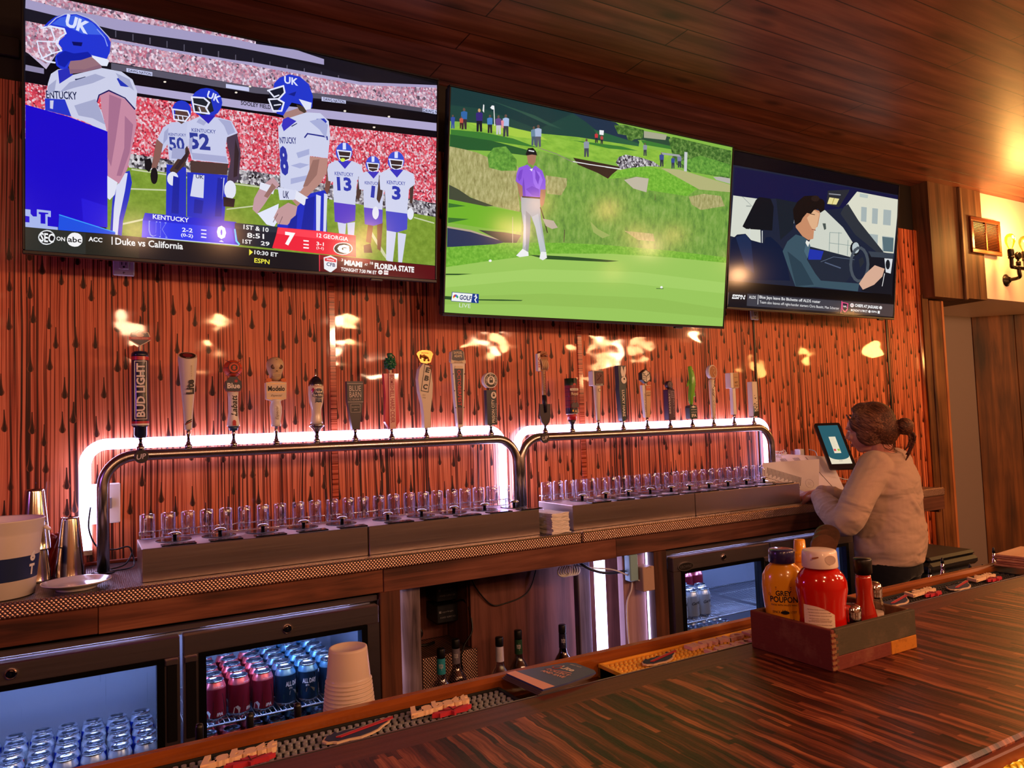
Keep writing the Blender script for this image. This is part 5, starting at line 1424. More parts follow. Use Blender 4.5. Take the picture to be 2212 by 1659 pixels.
# 3 blue crest under a basketball
t = tap(2, 'white and navy tap handle topped by an orange basketball'); shaft(t, .042)
b = MB().lathe([(.013, .034), (.019, .05)], 24, 1).lathe([(.0215, .05), (.022, .056), (.019, .075), (.0165, .1), (.0165, .15), (.019, .172)], 24, 0)
F = face(-.0225); b.flat([(-.006, .052), (.006, .052), (.006, .066), (.003, .072), (-.003, .072), (-.006, .066)], 0, 2, F)
b.text('Labatt', .001, .124, .078, .021, 0, 3, face(-.0172), up90, .02, .35); b.text('', 0, 0, 1, 1, 0)
b.build('handle_body', [WHT, plain('#24466c', .35, coat=.4), REDP, INK], t)
cr = [(-.022, .175), (.022, .175), (.028, .19), (.026, .21), (.018, .216), (.012, .226), (-.012, .226), (-.018, .216), (-.026, .21), (-.028, .19)]
F = face(-.018); c = MB().prism(cr, -.034, 0, 0, F).text('Blue', 0, .194, .043, .02, .0006, 1, F, bold=.03)
c.prism([(0, .214), (.002, .209), (.006, .211), (.004, .206), (.007, .203), (.002, .203), (0, .2), (-.002, .203), (-.007, .203), (-.004, .206), (-.006, .211), (-.002, .209)], .0004, .0012, 2, M4.Translation((.008, 0, .004)) @ F)
c.build('crest', [plain('#1f2c44', .35, coat=.4), WHT, REDP], t)
s = MB().lathe([(0, .2255)]+[(.0325*sin(a), .256-.0305*cos(a)) for a in [pi*k/14 for k in range(1, 14)]]+[(0, .2865)], 28, 0)
s.prism(ell(0, .257, .0195, .0195), 0, .002, 1, face(-.031)).prism(ell(0, .257, .0175, .0175), .002, .0024, 0, face(-.031)).prism(ell(0, .257, .0115, .0115), .0024, .0028, 1, face(-.031)).text('S', 0, .257, .012, .015, .0032, 0, face(-.031), bold=.09)
for z in (.257,): s.tube([(.0326*sin(a), -.0326*cos(a)*1, z) for a in [rad(-80+160*k/12) for k in range(13)]], .0008, 5, 1)
for sg in (-1, 1): s.tube([(.031*sin(a), -.031*cos(a)*.9-.001, .257+sg*(.011+.02*abs(sin(a)))) for a in [rad(-62+124*k/12) for k in range(13)]], .0008, 5, 1)
s.build('basketball', [plain('#d8502c', .5), INK], t)
# 4 sugar skull
t = tap(3, 'cream tap handle with a skull on top and a square label'); shaft(t, .05)
b = MB().lathe([(.016, .045), (.018, .052), (.016, .062), (.021, .095), (.0215, .115), (.017, .135), (.024, .144)], 24, 0)
b.text('Especial', .001, .095, .05, .013, 0, 1, face(-.022), up90, .0, .4); b.build('handle_body', [WHT, plain('#8a7a6a', .5)], t)
lb = [(-.035, .145), (-.02, .14), (.02, .14), (.035, .145), (.0365, .205), (.02, .209), (-.02, .209), (-.0365, .205)]
F = face(-.016); l = MB().prism(lb, -.03, 0, 0, F).text('Modelo', 0, .183, .06, .019, .0006, 1, F, bold=.03).text('Especial', 0, .157, .04, .009, .0006, 2, F, shear=.4)
for z in (.147, .17, .2): l.flat([(-.033, z), (.033, z), (.033, z+.0015), (-.033, z+.0015)], .0004, 3, F)
l.build('label', [CREAM, INK, plain('#3a3430', .5), GOLD], t)
s = MB().lathe([(.012, .212), (.02, .222), (.022, .235), (.0275, .25), (.031, .265), (.03, .28), (.023, .292), (.01, .299), (0, .3)], 26, 0, sy=1.05)
for sx in (-1, 1): s.prism(ell(.0125*sx, .262, .0085, .0085), 0, .002, 1, face(-.0268)).prism(ell(.0125*sx, .262, .0055, .0055), .002, .003, 3, face(-.0268)).prism(ell(.0265*sx, .214, .01, .007), -.01, .004, 2, face(-.014))
s.prism([(0, .252), (.004, .244), (0, .246), (-.004, .244)], 0, .0015, 1, face(-.0265))
for k in range(7): s.prism([(-.014+.004*k, .227), (-.0105+.004*k, .227), (-.0105+.004*k, .237), (-.014+.004*k, .237)], 0, .002, 0, face(-.0225+.00012*(k-3)**2))
s.flat([(-.015, .2315), (.015, .2315), (.015, .2325), (-.015, .2325)], .0028, 1, face(-.0225)); s.tube([(.012*sin(a), -.0265, .283+.006*cos(3*a)) for a in [rad(-80+160*k/10) for k in range(11)]], .0006, 4, 1)
s.build('skull', [plain('#d8bc94', .4), plain('#3a1a14', .6), plain('#e0702c', .45), plain('#5a1c1c', .4)], t)
# 5 glass-shaped handle
t = tap(4, 'beer glass shaped tap handle with a round blue seal and a dark cone top')
MB().lathe([(.009, 0), (.007, .012), (.01, .022), (.018, .034), (.028, .041), (.0285, .046), (.024, .05)], 26).build('base_cup', CHROME, t)
b = MB().lathe([(.023, .05), (.022, .06), (.018, .085), (.019, .105), (.0255, .13), (.0285, .16), (.0285, .19), (.027, .196)], 28, 0)
F = M4.Rotation(.2, 4, 'Z')
def bent(m, poly, R, mat, a0=.12):
    n = len(poly); cx = sum(p[0] for p in poly)/n; cz = sum(p[1] for p in poly)/n
    vs = [(R*sin(a0+cx/R), -R*cos(a0+cx/R), cz)]
    for f in (.5, 1.): vs += [(R*sin(a0+(cx+(x-cx)*f)/R), -R*cos(a0+(cx+(x-cx)*f)/R), cz+(z-cz)*f) for x, z in poly]
    m.add(vs, [(0, 1+i, 1+(i+1) % n) for i in range(n)]+[(1+i, 1+n+i, 1+n+(i+1) % n, 1+(i+1) % n) for i in range(n)], mat, True)
def bent_text(m, st, x, z, w, h, R, mat, a0=.12, **kw):
    vs, fs, tw, th2 = text_geo(st, kw.get('bold', 0.), kw.get('shear', 0.), 1.)
    m.add([(R*sin(a0+(x+v.x/tw*w)/R), -R*cos(a0+(x+v.x/tw*w)/R), z+v.y/th2*h) for v in vs], fs, mat)
bent(b, ell(.0, .163, .021, .021), .029, 1); bent(b, ell(.0, .163, .0195, .0195), .0292, 4); bent(b, ell(.0, .163, .0185, .0185), .0294, 1); bent(b, [(-.024, .152), (0, .152), (.024, .152), (.024, .163), (0, .163), (-.024, .163)], .0297, 2)
bent_text(b, 'Pabst', 0, .17, .028, .009, .0297, 3, shear=.2, bold=.02); bent_text(b, 'Blue Ribbon', 0, .1575, .044, .008, .03, 3, bold=.02); F = face(-.029)
bent(b, [(-.012, .144), (0, .144), (.012, .144), (.014, .128), (.007, .133), (0, .129), (-.007, .133), (-.014, .128)], .0272, 1); bent(b, [(-.03, .176), (-.021, .186), (-.015, .178), (-.024, .166)], .0295, 5)
bent_text(b, 'Original Recipe', 0, .19, .034, .005, .0288, 5, shear=.2)
b.build('glass_body', [plain('#efe2cf', .2, coat=.6), plain('#1c2450', .3), NAVY, WHT, WHT, REDP], t)
MB().lathe([(.0275, .195), (.0275, .2), (.022, .214), (.012, .226), (.005, .229)], 26).build('cone_top', plain('#241c28', .3, coat=.5), t)
MB().lathe([(.0045, .228), (.0035, .232), (.0045, .238), (.003, .242), (.003, .256), (0, .258)], 12).lathe([(.028, .193), (.0285, .195), (.028, .197)], 26, cap=(False, False)).build('finial', CHROME, t)
# 6 dark paddle
t = tap(5, 'dark tapered tap handle with a pale block-lettered cidery label'); shaft(t, .028)
pd = [(-.014, .024), (.014, .024), (.031, .135), (.032, .21), (-.032, .21), (-.031, .135)]
F = face(-.012); b = MB().prism(pd, -.024, 0, 0, F).prism([(-.0315, .13), (.0315, .13), (.032, .2), (-.032, .2)], 0, .0006, 1, F)
for z in (.129, .2): b.flat([(-.031, z), (.031, z), (.031, z+.0016), (-.031, z+.0016)], .0008, 2, F)
b.text('BLUE', 0, .182, .046, .021, .001, 2, F).text('BARN', 0, .158, .046, .021, .001, 2, F).text('CIDERY', 0, .14, .046, .007, .001, 2, F, spacing=1.3)
b.flat([(-.019, .09), (.019, .09), (.019, .122), (-.019, .122)], .0006, 2, F); b.flat([(-.018, .091), (.018, .091), (.018, .121), (-.018, .121)], .0008, 1, F); b.text('Juneberry', 0, .11, .03, .006, .001, 2, F).text('Jam', 0, .1, .012, .005, .001, 2, F)
b.build('paddle', [SLATE, plain('#20222e', .35), plain('#d8ccc8', .4)], t)
# 7 red bomb-shaped handle with green hop
t = tap(6, 'red pointed tap handle with vertical lettering and a green grenade-like hop on top'); shaft(t, .02)
rd = [(-.012, .02), (.012, .02), (.03, .05), (.025, .15), (.031, .24), (-.031, .24), (-.025, .15), (-.03, .05)]
F = face(-.01); b = MB().prism(rd, -.02, 0, 0, F).prism([(-.013, .02), (.013, .02), (.012, .242), (-.012, .242)], 0, .006, 1, F).text('BOMBSHELL HARD CIDER', 0, .14, .19, .017, .0066, 2, F, -up90, .02)
b.build('handle_body', [PINKR, plain('#e8b8b0', .4), plain('#a83048', .4)], t)
s = MB().lathe([(.006, .24), (.006, .258)], 12, 1).lathe([(.006, .255), (.016, .262), (.021, .275), (.02, .288), (.013, .3), (.009, .304), (.012, .315), (.011, .322), (0, .322)], 18, 0)
for r in range(4):
    for k in range(7):
        a = 2*pi*(k+.5*(r % 2))/7; R = (.018, .021, .02, .015)[r]; s.lathe([(0, -.007), (.006, -.002), (.005, .005), (0, .007)], 6, 0, T=M4.Translation((R*cos(a), R*sin(a), .266+.0105*r)))
s.tube([(.01, -.004, .316), (.018, -.004, .308), (.02, -.004, .294)], .0025, 6, 0); s.build('hop', [GREENX, CREAM], t)
# 8 curved cream paddle with gold emblem
t = tap(7, 'curved cream tap handle lettered in a slanted box with a gold emblem on top'); shaft(t, .024)
pd = [(-.013, .02), (.014, .02), (.016, .09), (.026, .15), (.029, .2), (.024, .25), (.014, .275), (-.01, .282), (-.027, .26), (-.034, .22), (-.03, .17), (-.018, .12), (-.013, .07)]
F = face(-.012); b = MB().prism(pd, -.03, 0, 0, F)
bx = M4.Translation((.002, 0, .222)) @ M4.Rotation(0, 4, 'Y') @ F @ M4.Rotation(-.18, 4, 'Z')
for x0, x1, y0, y1 in ((-.017, .017, -.056, -.053), (-.017, .017, .053, .056), (-.017, -.0145, -.053, .053), (.0145, .017, -.053, .053)): b.flat([(x0, y0), (x1, y0), (x1, y1), (x0, y1)], .0006, 1, bx)
for c, y in (('E', .034), ('B', 0.), ('C', -.035)): b.text(c, 0, y, .02, .022, .0008, 1, bx, bold=.05, shear=.1)
b.text('EST', 0, -.07, .012, .006, .0008, 2, bx).text('1998', .001, -.08, .014, .005, .0008, 2, bx)
b.build('handle_body', [IVORY, INK, plain('#9a8a78', .5)], t)
em = [(-.02, .287), (-.006, .284), (.008, .282), (.024, .287), (.036, .322), (.028, .333), (.01, .337), (-.012, .337), (-.03, .33), (-.037, .322)]
s = MB().prism(em, -.016, 0, 0, face(-.008)).text('BREWING', 0, .325, .03, .006, .0008, 1, face(-.008))
for k in range(14): s.lathe([(0, -.006), (.005, -.002), (.005, .002), (0, .006)], 6, 0, T=M4.Translation((random.uniform(-.025, .025), -.009, random.uniform(.292, .316))) @ M4.Rotation(random.uniform(-1, 1), 4, 'Y'))
s.build('emblem', [plain('#d8a058', .25, .85), plain('#6a3c1c', .5)], t)
# 9 tall tapered with blue crown
t = tap(8, 'slim white tap handle with a dark panel of red letters and navy crown'); shaft(t, .022)
b = MB().prism([(-.011, .018), (.011, .018), (.021, .14), (.029, .285), (-.029, .285), (-.021, .14)], -.022, 0, 0, face(-.011)).prism([(-.008, .03), (.008, .03), (.0205, .262), (-.0205, .262)], 0, .001, 1, face(-.011)).prism([(-.008, .03), (.008, .03), (.0125, .1), (-.0125, .1)], .001, .0014, 4, face(-.011)).prism([(-.019, .262), (.019, .262), (.017, .274), (-.017, .274)], .001, .003, 3, face(-.011)).text('OCTOBERFEST', 0, .182, .15, .016, .002, 2, face(-.011), -up90, .02)
for z in (.1, .17, .24):
    for sx in (-1, 1): b.lathe([(.0022, 0), (.0022, .0015), (0, .002)], 10, 1, T=M4.Translation(((.019+(z-.1)*.05)*sx, -.0115, z)) @ M4.Rotation(pi/2, 4, 'X'))
b.build('tapered_body', [WHT, plain('#1c2030', .35), plain('#e0444c', .4), CREAM, plain('#7a4a5a', .4)], t)
cw = [(-.029, .29), (0, .284), (.029, .29), (.031, .296), (.028, .333), (.018, .34), (0, .343), (-.018, .34), (-.028, .333), (-.031, .296)]
s = MB().prism(cw, -.026, 0, 1, face(-.008)).prism([(x*.9, .316+(z-.316)*.86+.004) for x, z in cw], 0, .0008, 0, face(-.008)).text('SAMUEL', 0, .329, .04, .011, .0012, 1, face(-.008), bold=.02).text('ADAMS', 0, .315, .036, .011, .0012, 1, face(-.008), bold=.02).prism([(-.033, .284), (.033, .284), (.034, .298), (.0, .294), (-.034, .298)], .0008, .003, 1, face(-.008)).text('SEASONAL', 0, .2895, .04, .006, .0034, 2, face(-.008))
s.build('crown', [NAVY, CREAM, plain('#6a3a2a', .5)], t)
# 10 padlock sign on a dark block
t = tap(9, 'dark block tap handle with a round white padlock sign above it'); shaft(t, .03)
b = MB().prism([(-.022, .024), (.026, .024), (.026, .172), (-.022, .172)], -.024, 0, 0, face(-.012)).prism(ell(.012, .15, .0125, .0145), 0, .0008, 1, face(-.012)).text('PRISON CITY', .007, .082, .1, .014, .0008, 1, face(-.012), up90, .015).text('BREWING', .021, .075, .08, .008, .0008, 2, face(-.012), up90)
b.prism([(.007, .144), (.017, .144), (.017, .152), (.007, .152)], .0008, .0014, 3, face(-.012)); b.tube([(.009, -.0135, .152), (.009, -.0135, .157), (.012, -.0135, .16), (.015, -.0135, .157), (.015, -.0135, .152)], .001, 5, 3)
for k in range(4): b.lathe([(.002, .17), (.002, .182)], 8, 3, T=M4.Translation((-.012+.008*k, 0, 0)))
b.build('block', [plain('#263848', .4), WHT, plain('#a8b0bc', .4), INK], t)
s = MB().lathe([(.032, 0), (.034, .003), (.034, .022), (.032, .025)], 32, 0, T=M4.Translation((-.001, .01, .213)) @ M4.Rotation(pi/2, 4, 'X'))
F = face(-.0155); s.prism(ell(0, .213, .029, .029), 0, .0006, 1, F).prism(ell(0, .213, .0185, .0185), .0006, .001, 0, F).prism([(-.008, .203), (.008, .203), (.008, .214), (-.008, .214)], .001, .0018, 1, F)
s.tube([(-.0055, -.017, .214), (-.0055, -.017, .221), (-.003, -.017, .225), (.003, -.017, .225), (.0055, -.017, .221), (.0055, -.017, .214)], .0016, 6, 1)
for k, c in enumerate('PRISON CITY BREWING'):
    a = rad(205-13.9*k)
    if c != ' ': s.text(c, .0237*cos(a), .213+.0237*sin(a), .004, .006, .0009, 0, F, a-pi/2, .02)
s.build('round_sign', [WHT, INK], t)
# 11 trowel
t = tap(10, 'garden spade tap handle with a wooden grip held by carved hands'); shaft(t, .02)
bl = [(-.006, .012), (.006, .012), (.02, .028), (.027, .055), (.028, .108), (-.028, .108), (-.027, .055), (-.02, .028)]
b = MB().prism(bl, -.006, .001, 0, face(-.006)).lathe([(.009, .105), (.009, .148)], 14, 0).tube([(0, -.012, .07), (0, -.01, .11), (0, -.004, .145)], [.004, .008, .009], 10); b.build('spade_blade', plain('#34303c', .35, .4), t)
MB().lathe([(.0085, .145), (.008, .2), (.0085, .262)], 14, 0).text('IPSWICH', 0, .2, .08, .008, 0, 1, face(-.0092), up90).build('spade_shaft', [plain('#c8a080', .5), plain('#6a4030', .5)], t)
b = MB().prism([(-.016, .255), (.022, .255), (.026, .325), (.018, .342), (-.008, .345), (-.02, .33)], -.03, .002, 0, face(-.004)).prism([(-.03, .256), (-.018, .256), (-.017, .335), (-.03, .332)], -.02, 0, 1, face(-.008)).text('IPA', -.024, .296, .05, .009, .0006, 2, face(-.008), up90, .03)
for k in range(4): b.tube([(.018-.009*k, -.006, .262), (.019-.009*k, -.013, .278), (.014-.009*k, -.014, .296), (.006-.007*k, -.012, .308)], [.004, .0045, .0045, .003], 8, 3)
b.tube([(-.012, -.012, .322), (.004, -.015, .329), (.018, -.012, .322)], [.005, .006, .004], 8, 0); b.build('carved_grip', [plain('#a86a44', .5), WHT, REDP, TANL], t)
# 12 plaid can
t = tap(11, 'tartan can shaped tap handle with a green band at the top')
MB().lathe([(.008, 0), (.007, .012), (.012, .02), (.019, .034)], 20).build('base_cup', SLATE, t)
b = MB().lathe([(.019, .034), (.0205, .05), (.021, .058)], 24, 1).lathe([(.021, .058), (.024, .06), (.0285, .062)], 24, 3).lathe([(.0285, .062), (.0285, .088)], 24, 2, cap=(False, False)).lathe([(.0285, .088), (.0285, .19)], 24, 0, cap=(False, False)).lathe([(.0287, .19), (.0287, .222), (0, .222)], 24, 4, cap=(False, False))
F = face(-.029)
for x in (-.018, -.006, .008, .019): b.flat([(x, .09), (x+.0012, .09), (x+.0012, .19), (x, .19)], .0004-abs(x)*.0, 2, M4.Translation((0, .45*x*x*18, 0)) @ F)
for z in (.1, .12, .14, .16, .175): b.lathe([(.0287, z), (.0287, z+.0014)], 24, 2, cap=(False, False))
b.prism([(-.008, .19), (.01, .19), (.0, .21)], 0, .001, 1, F).prism([(-.024, .166), (.02, .166), (.02, .176), (-.024, .176)], .0, .001, 3, F).text('WAR HORSE', -.002, .171, .034, .006, .0014, 2, F).text('Royal', .0, .15, .036, .016, .001, 5, F, bold=.02).text('ALE', .008, .073, .024, .013, .001, 5, F, bold=.02).prism(ell(-.012, .075, .004, .005), 0, .001, 6, F)
b.prism([(-.02, .09), (.02, .09), (.018, .106), (.008, .116), (.002, .108), (-.008, .114), (-.018, .104)], 0, .0012, 7, F)
b.prism([(-.006, .2), (.006, .2), (.005, .222), (-.005, .222)], -.0, .004, 4, F).build('can_body', [plain('#8c2a38', .35), REDP, NAVY, WHT, plain('#1c3428', .4), CREAM, GOLD, plain('#5a5058', .5)], t)
# 13 cream taper with square badge
t = tap(12, 'cream tapered tap handle with a square dark badge block'); shaft(t, .032)
MB().lathe([(.008, .028), (.0095, .032), (.011, .07), (.0145, .13), (.017, .19), (.016, .2)], 20, 0).prism(ell(.003, .168, .0075, .0085), 0, .001, 1, face(-.0165)).prism(ell(.003, .168, .0055, .0065), .001, .0014, 0, face(-.0165)).build('stem', [CREAM, plain('#8a7a64', .5)], t)
b = MB().box(-.034, .028, -.02, .018, .188, .258, 0, .003); F = face(-.0205)
b.prism([(-.026, .191), (.026, .191), (.026, .255), (-.026, .255)], 0, .001, 2, F).prism([(-.021, .198), (.021, .198), (.021, .24), (.012, .25), (-.012, .25), (-.021, .24)], .001, .0016, 1, F).tube([(-.012, -.0226, .235), (0, -.0226, .246), (.012, -.0226, .235), (-.012, -.0226, .212), (.012, -.0226, .212), (-.006, -.0226, .235)], .0016, 5, 3).text('ITHACA BEER', 0, .1945, .04, .004, .0014, 0, F)
b.build('badge_block', [WHT, plain('#5a1c24', .4), plain('#2c2426', .4), plain('#b88c84', .5)], t)
# 14 rabbit
t = tap(13, 'dark teal tap handle cut out with a white long-eared rabbit head on top'); shaft(t, .026)
pd = [(-.011, .022), (.011, .022), (.022, .17), (.019, .19), (.024, .205), (.026, .224), (.018, .246), (.022, .262), (.023, .284), (-.022, .284), (-.02, .2), (-.022, .17)]
b = MB().prism(pd, -.03, 0, 0, face(-.008)).text('LUCKY HARE', .001, .105, .125, .015, .0008, 1, face(-.008), -up90, .02); b.build('handle_body', [TEALD, WHT], t)
b = MB().prism(ell(.007, .216, .0155, .018), 0, .0016, 0, face(-.0085)).prism([(-.004, .226), (.008, .232), (.006, .262), (.0, .28), (-.007, .278), (-.01, .255)], 0, .0016, 0, face(-.0085)).prism([(.004, .23), (.014, .23), (.022, .26), (.02, .28), (.012, .277), (.008, .255)], 0, .0018, 0, face(-.0085))
for a in (45, 135, 225, 315): b.prism(ell(.009+.003*cos(rad(a)), .22+.003*sin(rad(a)), .0024, .0024, 10), .0016, .0024, 1, face(-.0085))
b.build('rabbit_emblem', [WHT, INK], t)
# 15 hexagon badge on wood
t = tap(14, 'pale wood tapered tap handle with a hexagonal cube badge'); shaft(t, .036)
MB().prism([(-.006, .034), (.012, .034), (.024, .19), (-.008, .19)], -.022, 0, 0, face(-.01)).prism([(-.014, .034), (-.006, .034), (-.008, .19), (-.026, .19)], -.022, -.004, 1, face(-.01)).prism([(-.006, .165), (.022, .165), (.023, .186), (-.007, .186)], 0, .001, 2, face(-.01)).text('OCTOBER', .008, .178, .022, .005, .0014, 1, face(-.01)).text("JACK'S", .008, .152, .026, .007, .0008, 3, face(-.01)).text('ABBY', .008, .141, .026, .007, .0008, 3, face(-.01)).text("JACK'S ABBY", -.0125, .105, .09, .007, -.003, 3, face(-.01), -up90).build('stem', [TANL, WHT, plain('#d8643c', .4), plain('#5a3c28', .5)], t)
hx = [(.03*cos(rad(30+60*k))-.001, .233+.034*sin(rad(30+60*k))) for k in range(6)]
b = MB().prism(hx, -.024, 0, 0, face(-.008)).prism([(.86*x, .233+.86*(z-.233)) for x, z in hx], 0, .0008, 1, face(-.008)); cx, cz = 0, .233
for k in (0, 2, 4):
    a, c = .84*.03*cos(rad(30+60*k)), .84*.034*sin(rad(30+60*k)); b.tube([(cx, -.0092, cz), (cx+a, -.0092, cz+c)], .0013, 5, 0)
for r in range(4):
    for c in range(2): b.prism(ell(-.017+.008*c, .246-.009*r+.004*c*0, .0026, .003, 8), .0008, .0014, 0, face(-.008))
for k in range(4): b.tube([(.005, -.0092, .224+.008*k), (.02, -.0092, .232+.008*k)], .0007, 4, 0)
b.lathe([(.005, .186), (.005, .2)], 10, 1); b.build('cube_badge', [plain('#1c3430', .4), WHT], t)
# 16 purple block
t = tap(15, 'short purple block tap handle with a round knob top'); shaft(t, .022)
MB().box(-.022, .022, -.018, .018, .018, .168, 0, .002).text('LOCAL LIQUID', .012, .09, .11, .008, 0, 1, face(-.0186), up90).flat([(-.002, .128), (.02, .128), (.02, .158), (-.002, .158)], 0, 1, face(-.0184)).flat([(-.0005, .1295), (.0185, .1295), (.0185, .1565), (-.0005, .1565)], .0002, 0, face(-.0184)).text('LL', .009, .143, .01, .016, .0006, 1, face(-.0184)).text('BREWERY', -.014, .1, .1, .01, 0, 2, face(-.0186), up90).build('block', [PURP, plain('#b8a0b8', .4), plain('#d8c8d4', .4)], t)
MB().lathe([(.016, 0), (.0185, .003), (.0185, .022), (.016, .025)], 26, 0, T=M4.Translation((0, .012, .192)) @ M4.Rotation(pi/2, 4, 'X')).prism(ell(0, .192, .011, .011), 0, .0005, 1, face(-.0135)).prism(ell(0, .192, .009, .009), .0005, .001, 0, face(-.0135)).prism([(-.002, .186), (.002, .186), (.002, .199), (-.002, .199)], .001, .0015, 1, face(-.0135)).lathe([(.008, .166), (.008, .176)], 12, 0).build('round_knob', [plain('#3a2838', .4), plain('#8a7488', .4)], t)
# 17 green fish on a teal block
t = tap(16, 'bright green fish tap handle standing nose up on a dark teal block'); shaft(t, .024)
b = MB().prism([(-.025, .02), (.025, .02), (.026, .075), (.021, .086), (0, .09), (-.021, .086), (-.026, .075)], -.032, 0, 0, face(-.012)).text('IPA', .002, .037, .032, .016, .0008, 1, face(-.012), bold=.03).text('60 MINUTE', .002, .053, .034, .006, .0008, 1, face(-.012))
b.prism([(-.019, .078), (-.006, .083), (.0, .087), (.004, .083), (.02, .079), (.006, .076), (-.004, .074), (-.008, .078)], .0004, .001, 1, face(-.012)); b.text('DOGFISH', .002, .066, .034, .006, .0008, 1, face(-.012)); b.build('block', [plain('#14404a', .35, coat=.4), WHT], t)
b = MB(); b.tube(smooth_path([(.0, 0, .09), (-.004, 0, .12), (.002, -.004, .17), (.006, -.006, .21), (.004, -.004, .25), (-.002, 0, .285)], 5), [.006+.0105*sin(min(1, k/26)*pi)**.7 if k < 26 else .006 for k in range(26)], 14, 0)
b.prism([(.012, .195), (.034, .19), (.03, .2), (.034, .206), (.014, .224)], -.006, 0, 0, face(-.002)).prism([(-.008, .2), (-.024, .182), (-.022, .196), (-.01, .216)], -.006, 0, 0, face(-.002)).prism([(.01, .135), (.028, .132), (.024, .142), (.026, .15), (.01, .158)], -.005, 0, 0, face(-.002)).prism([(-.004, .115), (-.018, .11), (-.012, .125), (-.004, .13)], -.005, 0, 0, face(-.002)).lathe([(.0025, 0), (.0025, .002), (0, .003)], 10, 1, T=M4.Translation((.005, -.0135, .262)) @ M4.Rotation(pi/2, 4, 'X')); b.build('fish', [GREENB, INK], t)
# 18 vine patterned stem with a round disc
t = tap(17, 'cream tap handle painted with black branches under a round wooden disc'); shaft(t, .02)
b = MB().lathe([(.008, .016), (.01, .03), (.013, .08), (.0155, .15), (.0165, .21), (.014, .218)], 22, 0)
rr = random.Random(5)
for q in range(9):
    z = .035+.02*q; a = rr.uniform(-1.2, 1.2); pts = []
    for k in range(7): zz = z+.006*k; R = .0085+.0083*min(1, (zz-.016)/.19)+.0006; a += rr.uniform(-.5, .5); pts.append((R*sin(a), -R*cos(a), zz))
    b.tube(smooth_path(pts, 2), .0013, 5, 1)
    for k in (2, 4): b.tube([pts[k], (pts[k][0]*1.02+rr.uniform(-.005, .005), pts[k][1]*1.01, pts[k][2]+.008)], .001, 4, 1)
b.build('stem', [CREAM, INK], t)
MB().lathe([(.033, 0), (.036, .004), (.036, .022), (.033, .026)], 30, 0, T=M4.Translation((0, .012, .257)) @ M4.Rotation(pi/2, 4, 'X') @ M4.Scale(.82, 4, (1, 0, 0))).prism(ell(0, .257, .0245, .031), 0, .0008, 1, face(-.0145)).tube([(-.01, -.0158, .27), (.004, -.0158, .275), (.01, -.0158, .262), (-.004, -.0158, .252), (.002, -.0158, .24), (.012, -.0158, .238)], .0022, 6, 2).build('disc', [WHT, plain('#b07850', .5), plain('#e0bc98', .5)], t)
# 19 pale square mallet
t = tap(18, 'pale wood mallet shaped tap handle with a square printed block'); shaft(t, .038)
MB().box(-.012, .01, -.012, .012, .034, .175, 0, .002).box(.0101, .0108, -.011, .011, .036, .173, 1).build('stem', [WHT, TAN], t)
MB().box(-.03, .026, -.02, .02, .172, .252, 0, .002).prism([(-.012, .174), (.026, .174), (.026, .25), (-.012, .25)], 0, .0008, 1, face(-.0205)).text('ITHACA', .007, .228, .024, .005, .0012, 2, face(-.0205)).text('607', .007, .202, .022, .011, .0012, 2, face(-.0205), bold=.02).text('LAGER', .007, .185, .024, .009, .0012, 2, face(-.0205)).build('printed_block', [WHT, TAN, plain('#4a3020', .5)], t)
# 20 narrow block with birds
t = tap(19, 'narrow pale block tap handle printed with dark birds nearest the bartender'); shaft(t, .026)
b = MB().box(-.019, .019, -.018, .018, .022, .206, 0, .002); F = face(-.0186)
b.flat([(-.0185, .023), (.0185, .023), (.0185, .05), (-.0185, .046)], 0, 1, F)
for x, z, k in ((0, .118, 1.), (-.006, .132, .5), (.008, .098, .6), (-.008, .09, .7), (.006, .07, .9), (-.006, .062, .8), (.01, .058, .7)): b.flat([(x-.008*k, z+.006*k), (x, z), (x+.009*k, z+.007*k), (x+.002*k, z-.004*k), (x-.004*k, z-.003*k)], .0004, 1, F)
for z in (.054, .074, .084): b.tube([(-.016, -.0188, z), (-.004, -.0188, z+.004), (.006, -.0188, z-.003), (.016, -.0188, z+.002)], .0012, 4, 1)
b.flat([(-.0185, .03), (-.012, .05), (-.008, .036), (-.016, .075), (-.0185, .08)], .0006, 2, F)
b.build('block', [IVORY, INK, plain('#3a8ac0', .4)], t)
# ------------------------------------------------------------------ customers' bar
ZB = 1.07
bar = thing('bar', 'dark lacquered wooden bar counter with a glossy strip-laid top and drink rail', 'bar', (0, 0, 0))
MB().box(-1.6, 4.2, .508, .962, ZB-.042, ZB, 0, .004).build('bar_top', BARM, bar)
MB().box(-1.6, 4.2, .96, 1.082, ZB-.05, ZB-.034).build('drink_gutter', plain('#2a1c12', .2, 0, .5, .6), bar)
MB().box(-1.6, 4.2, 1.062, 1.086, ZB-.048, ZB+.002, 0, .006).build('outer_rail', W_RAIL, bar)
MB().box(-1.6, 4.2, .9615, .9635, ZB-.034, ZB+.0006, 0, .0004).build('metal_lip', plain('#a8a4b4', .25, .9), bar)
MB().box(-1.6, 4.2, .55, .95, .0, ZB-.046).build('bar_front', W_DARK, bar)
MB().box(-1.6, 4.2, .5, .51, ZB-.05, ZB-.006, 0, .002).build('front_edge', mat_wood('front_edge_wood', '#3a1610', '#6a2c1c', '#8a4028', 'x', .5), bar)
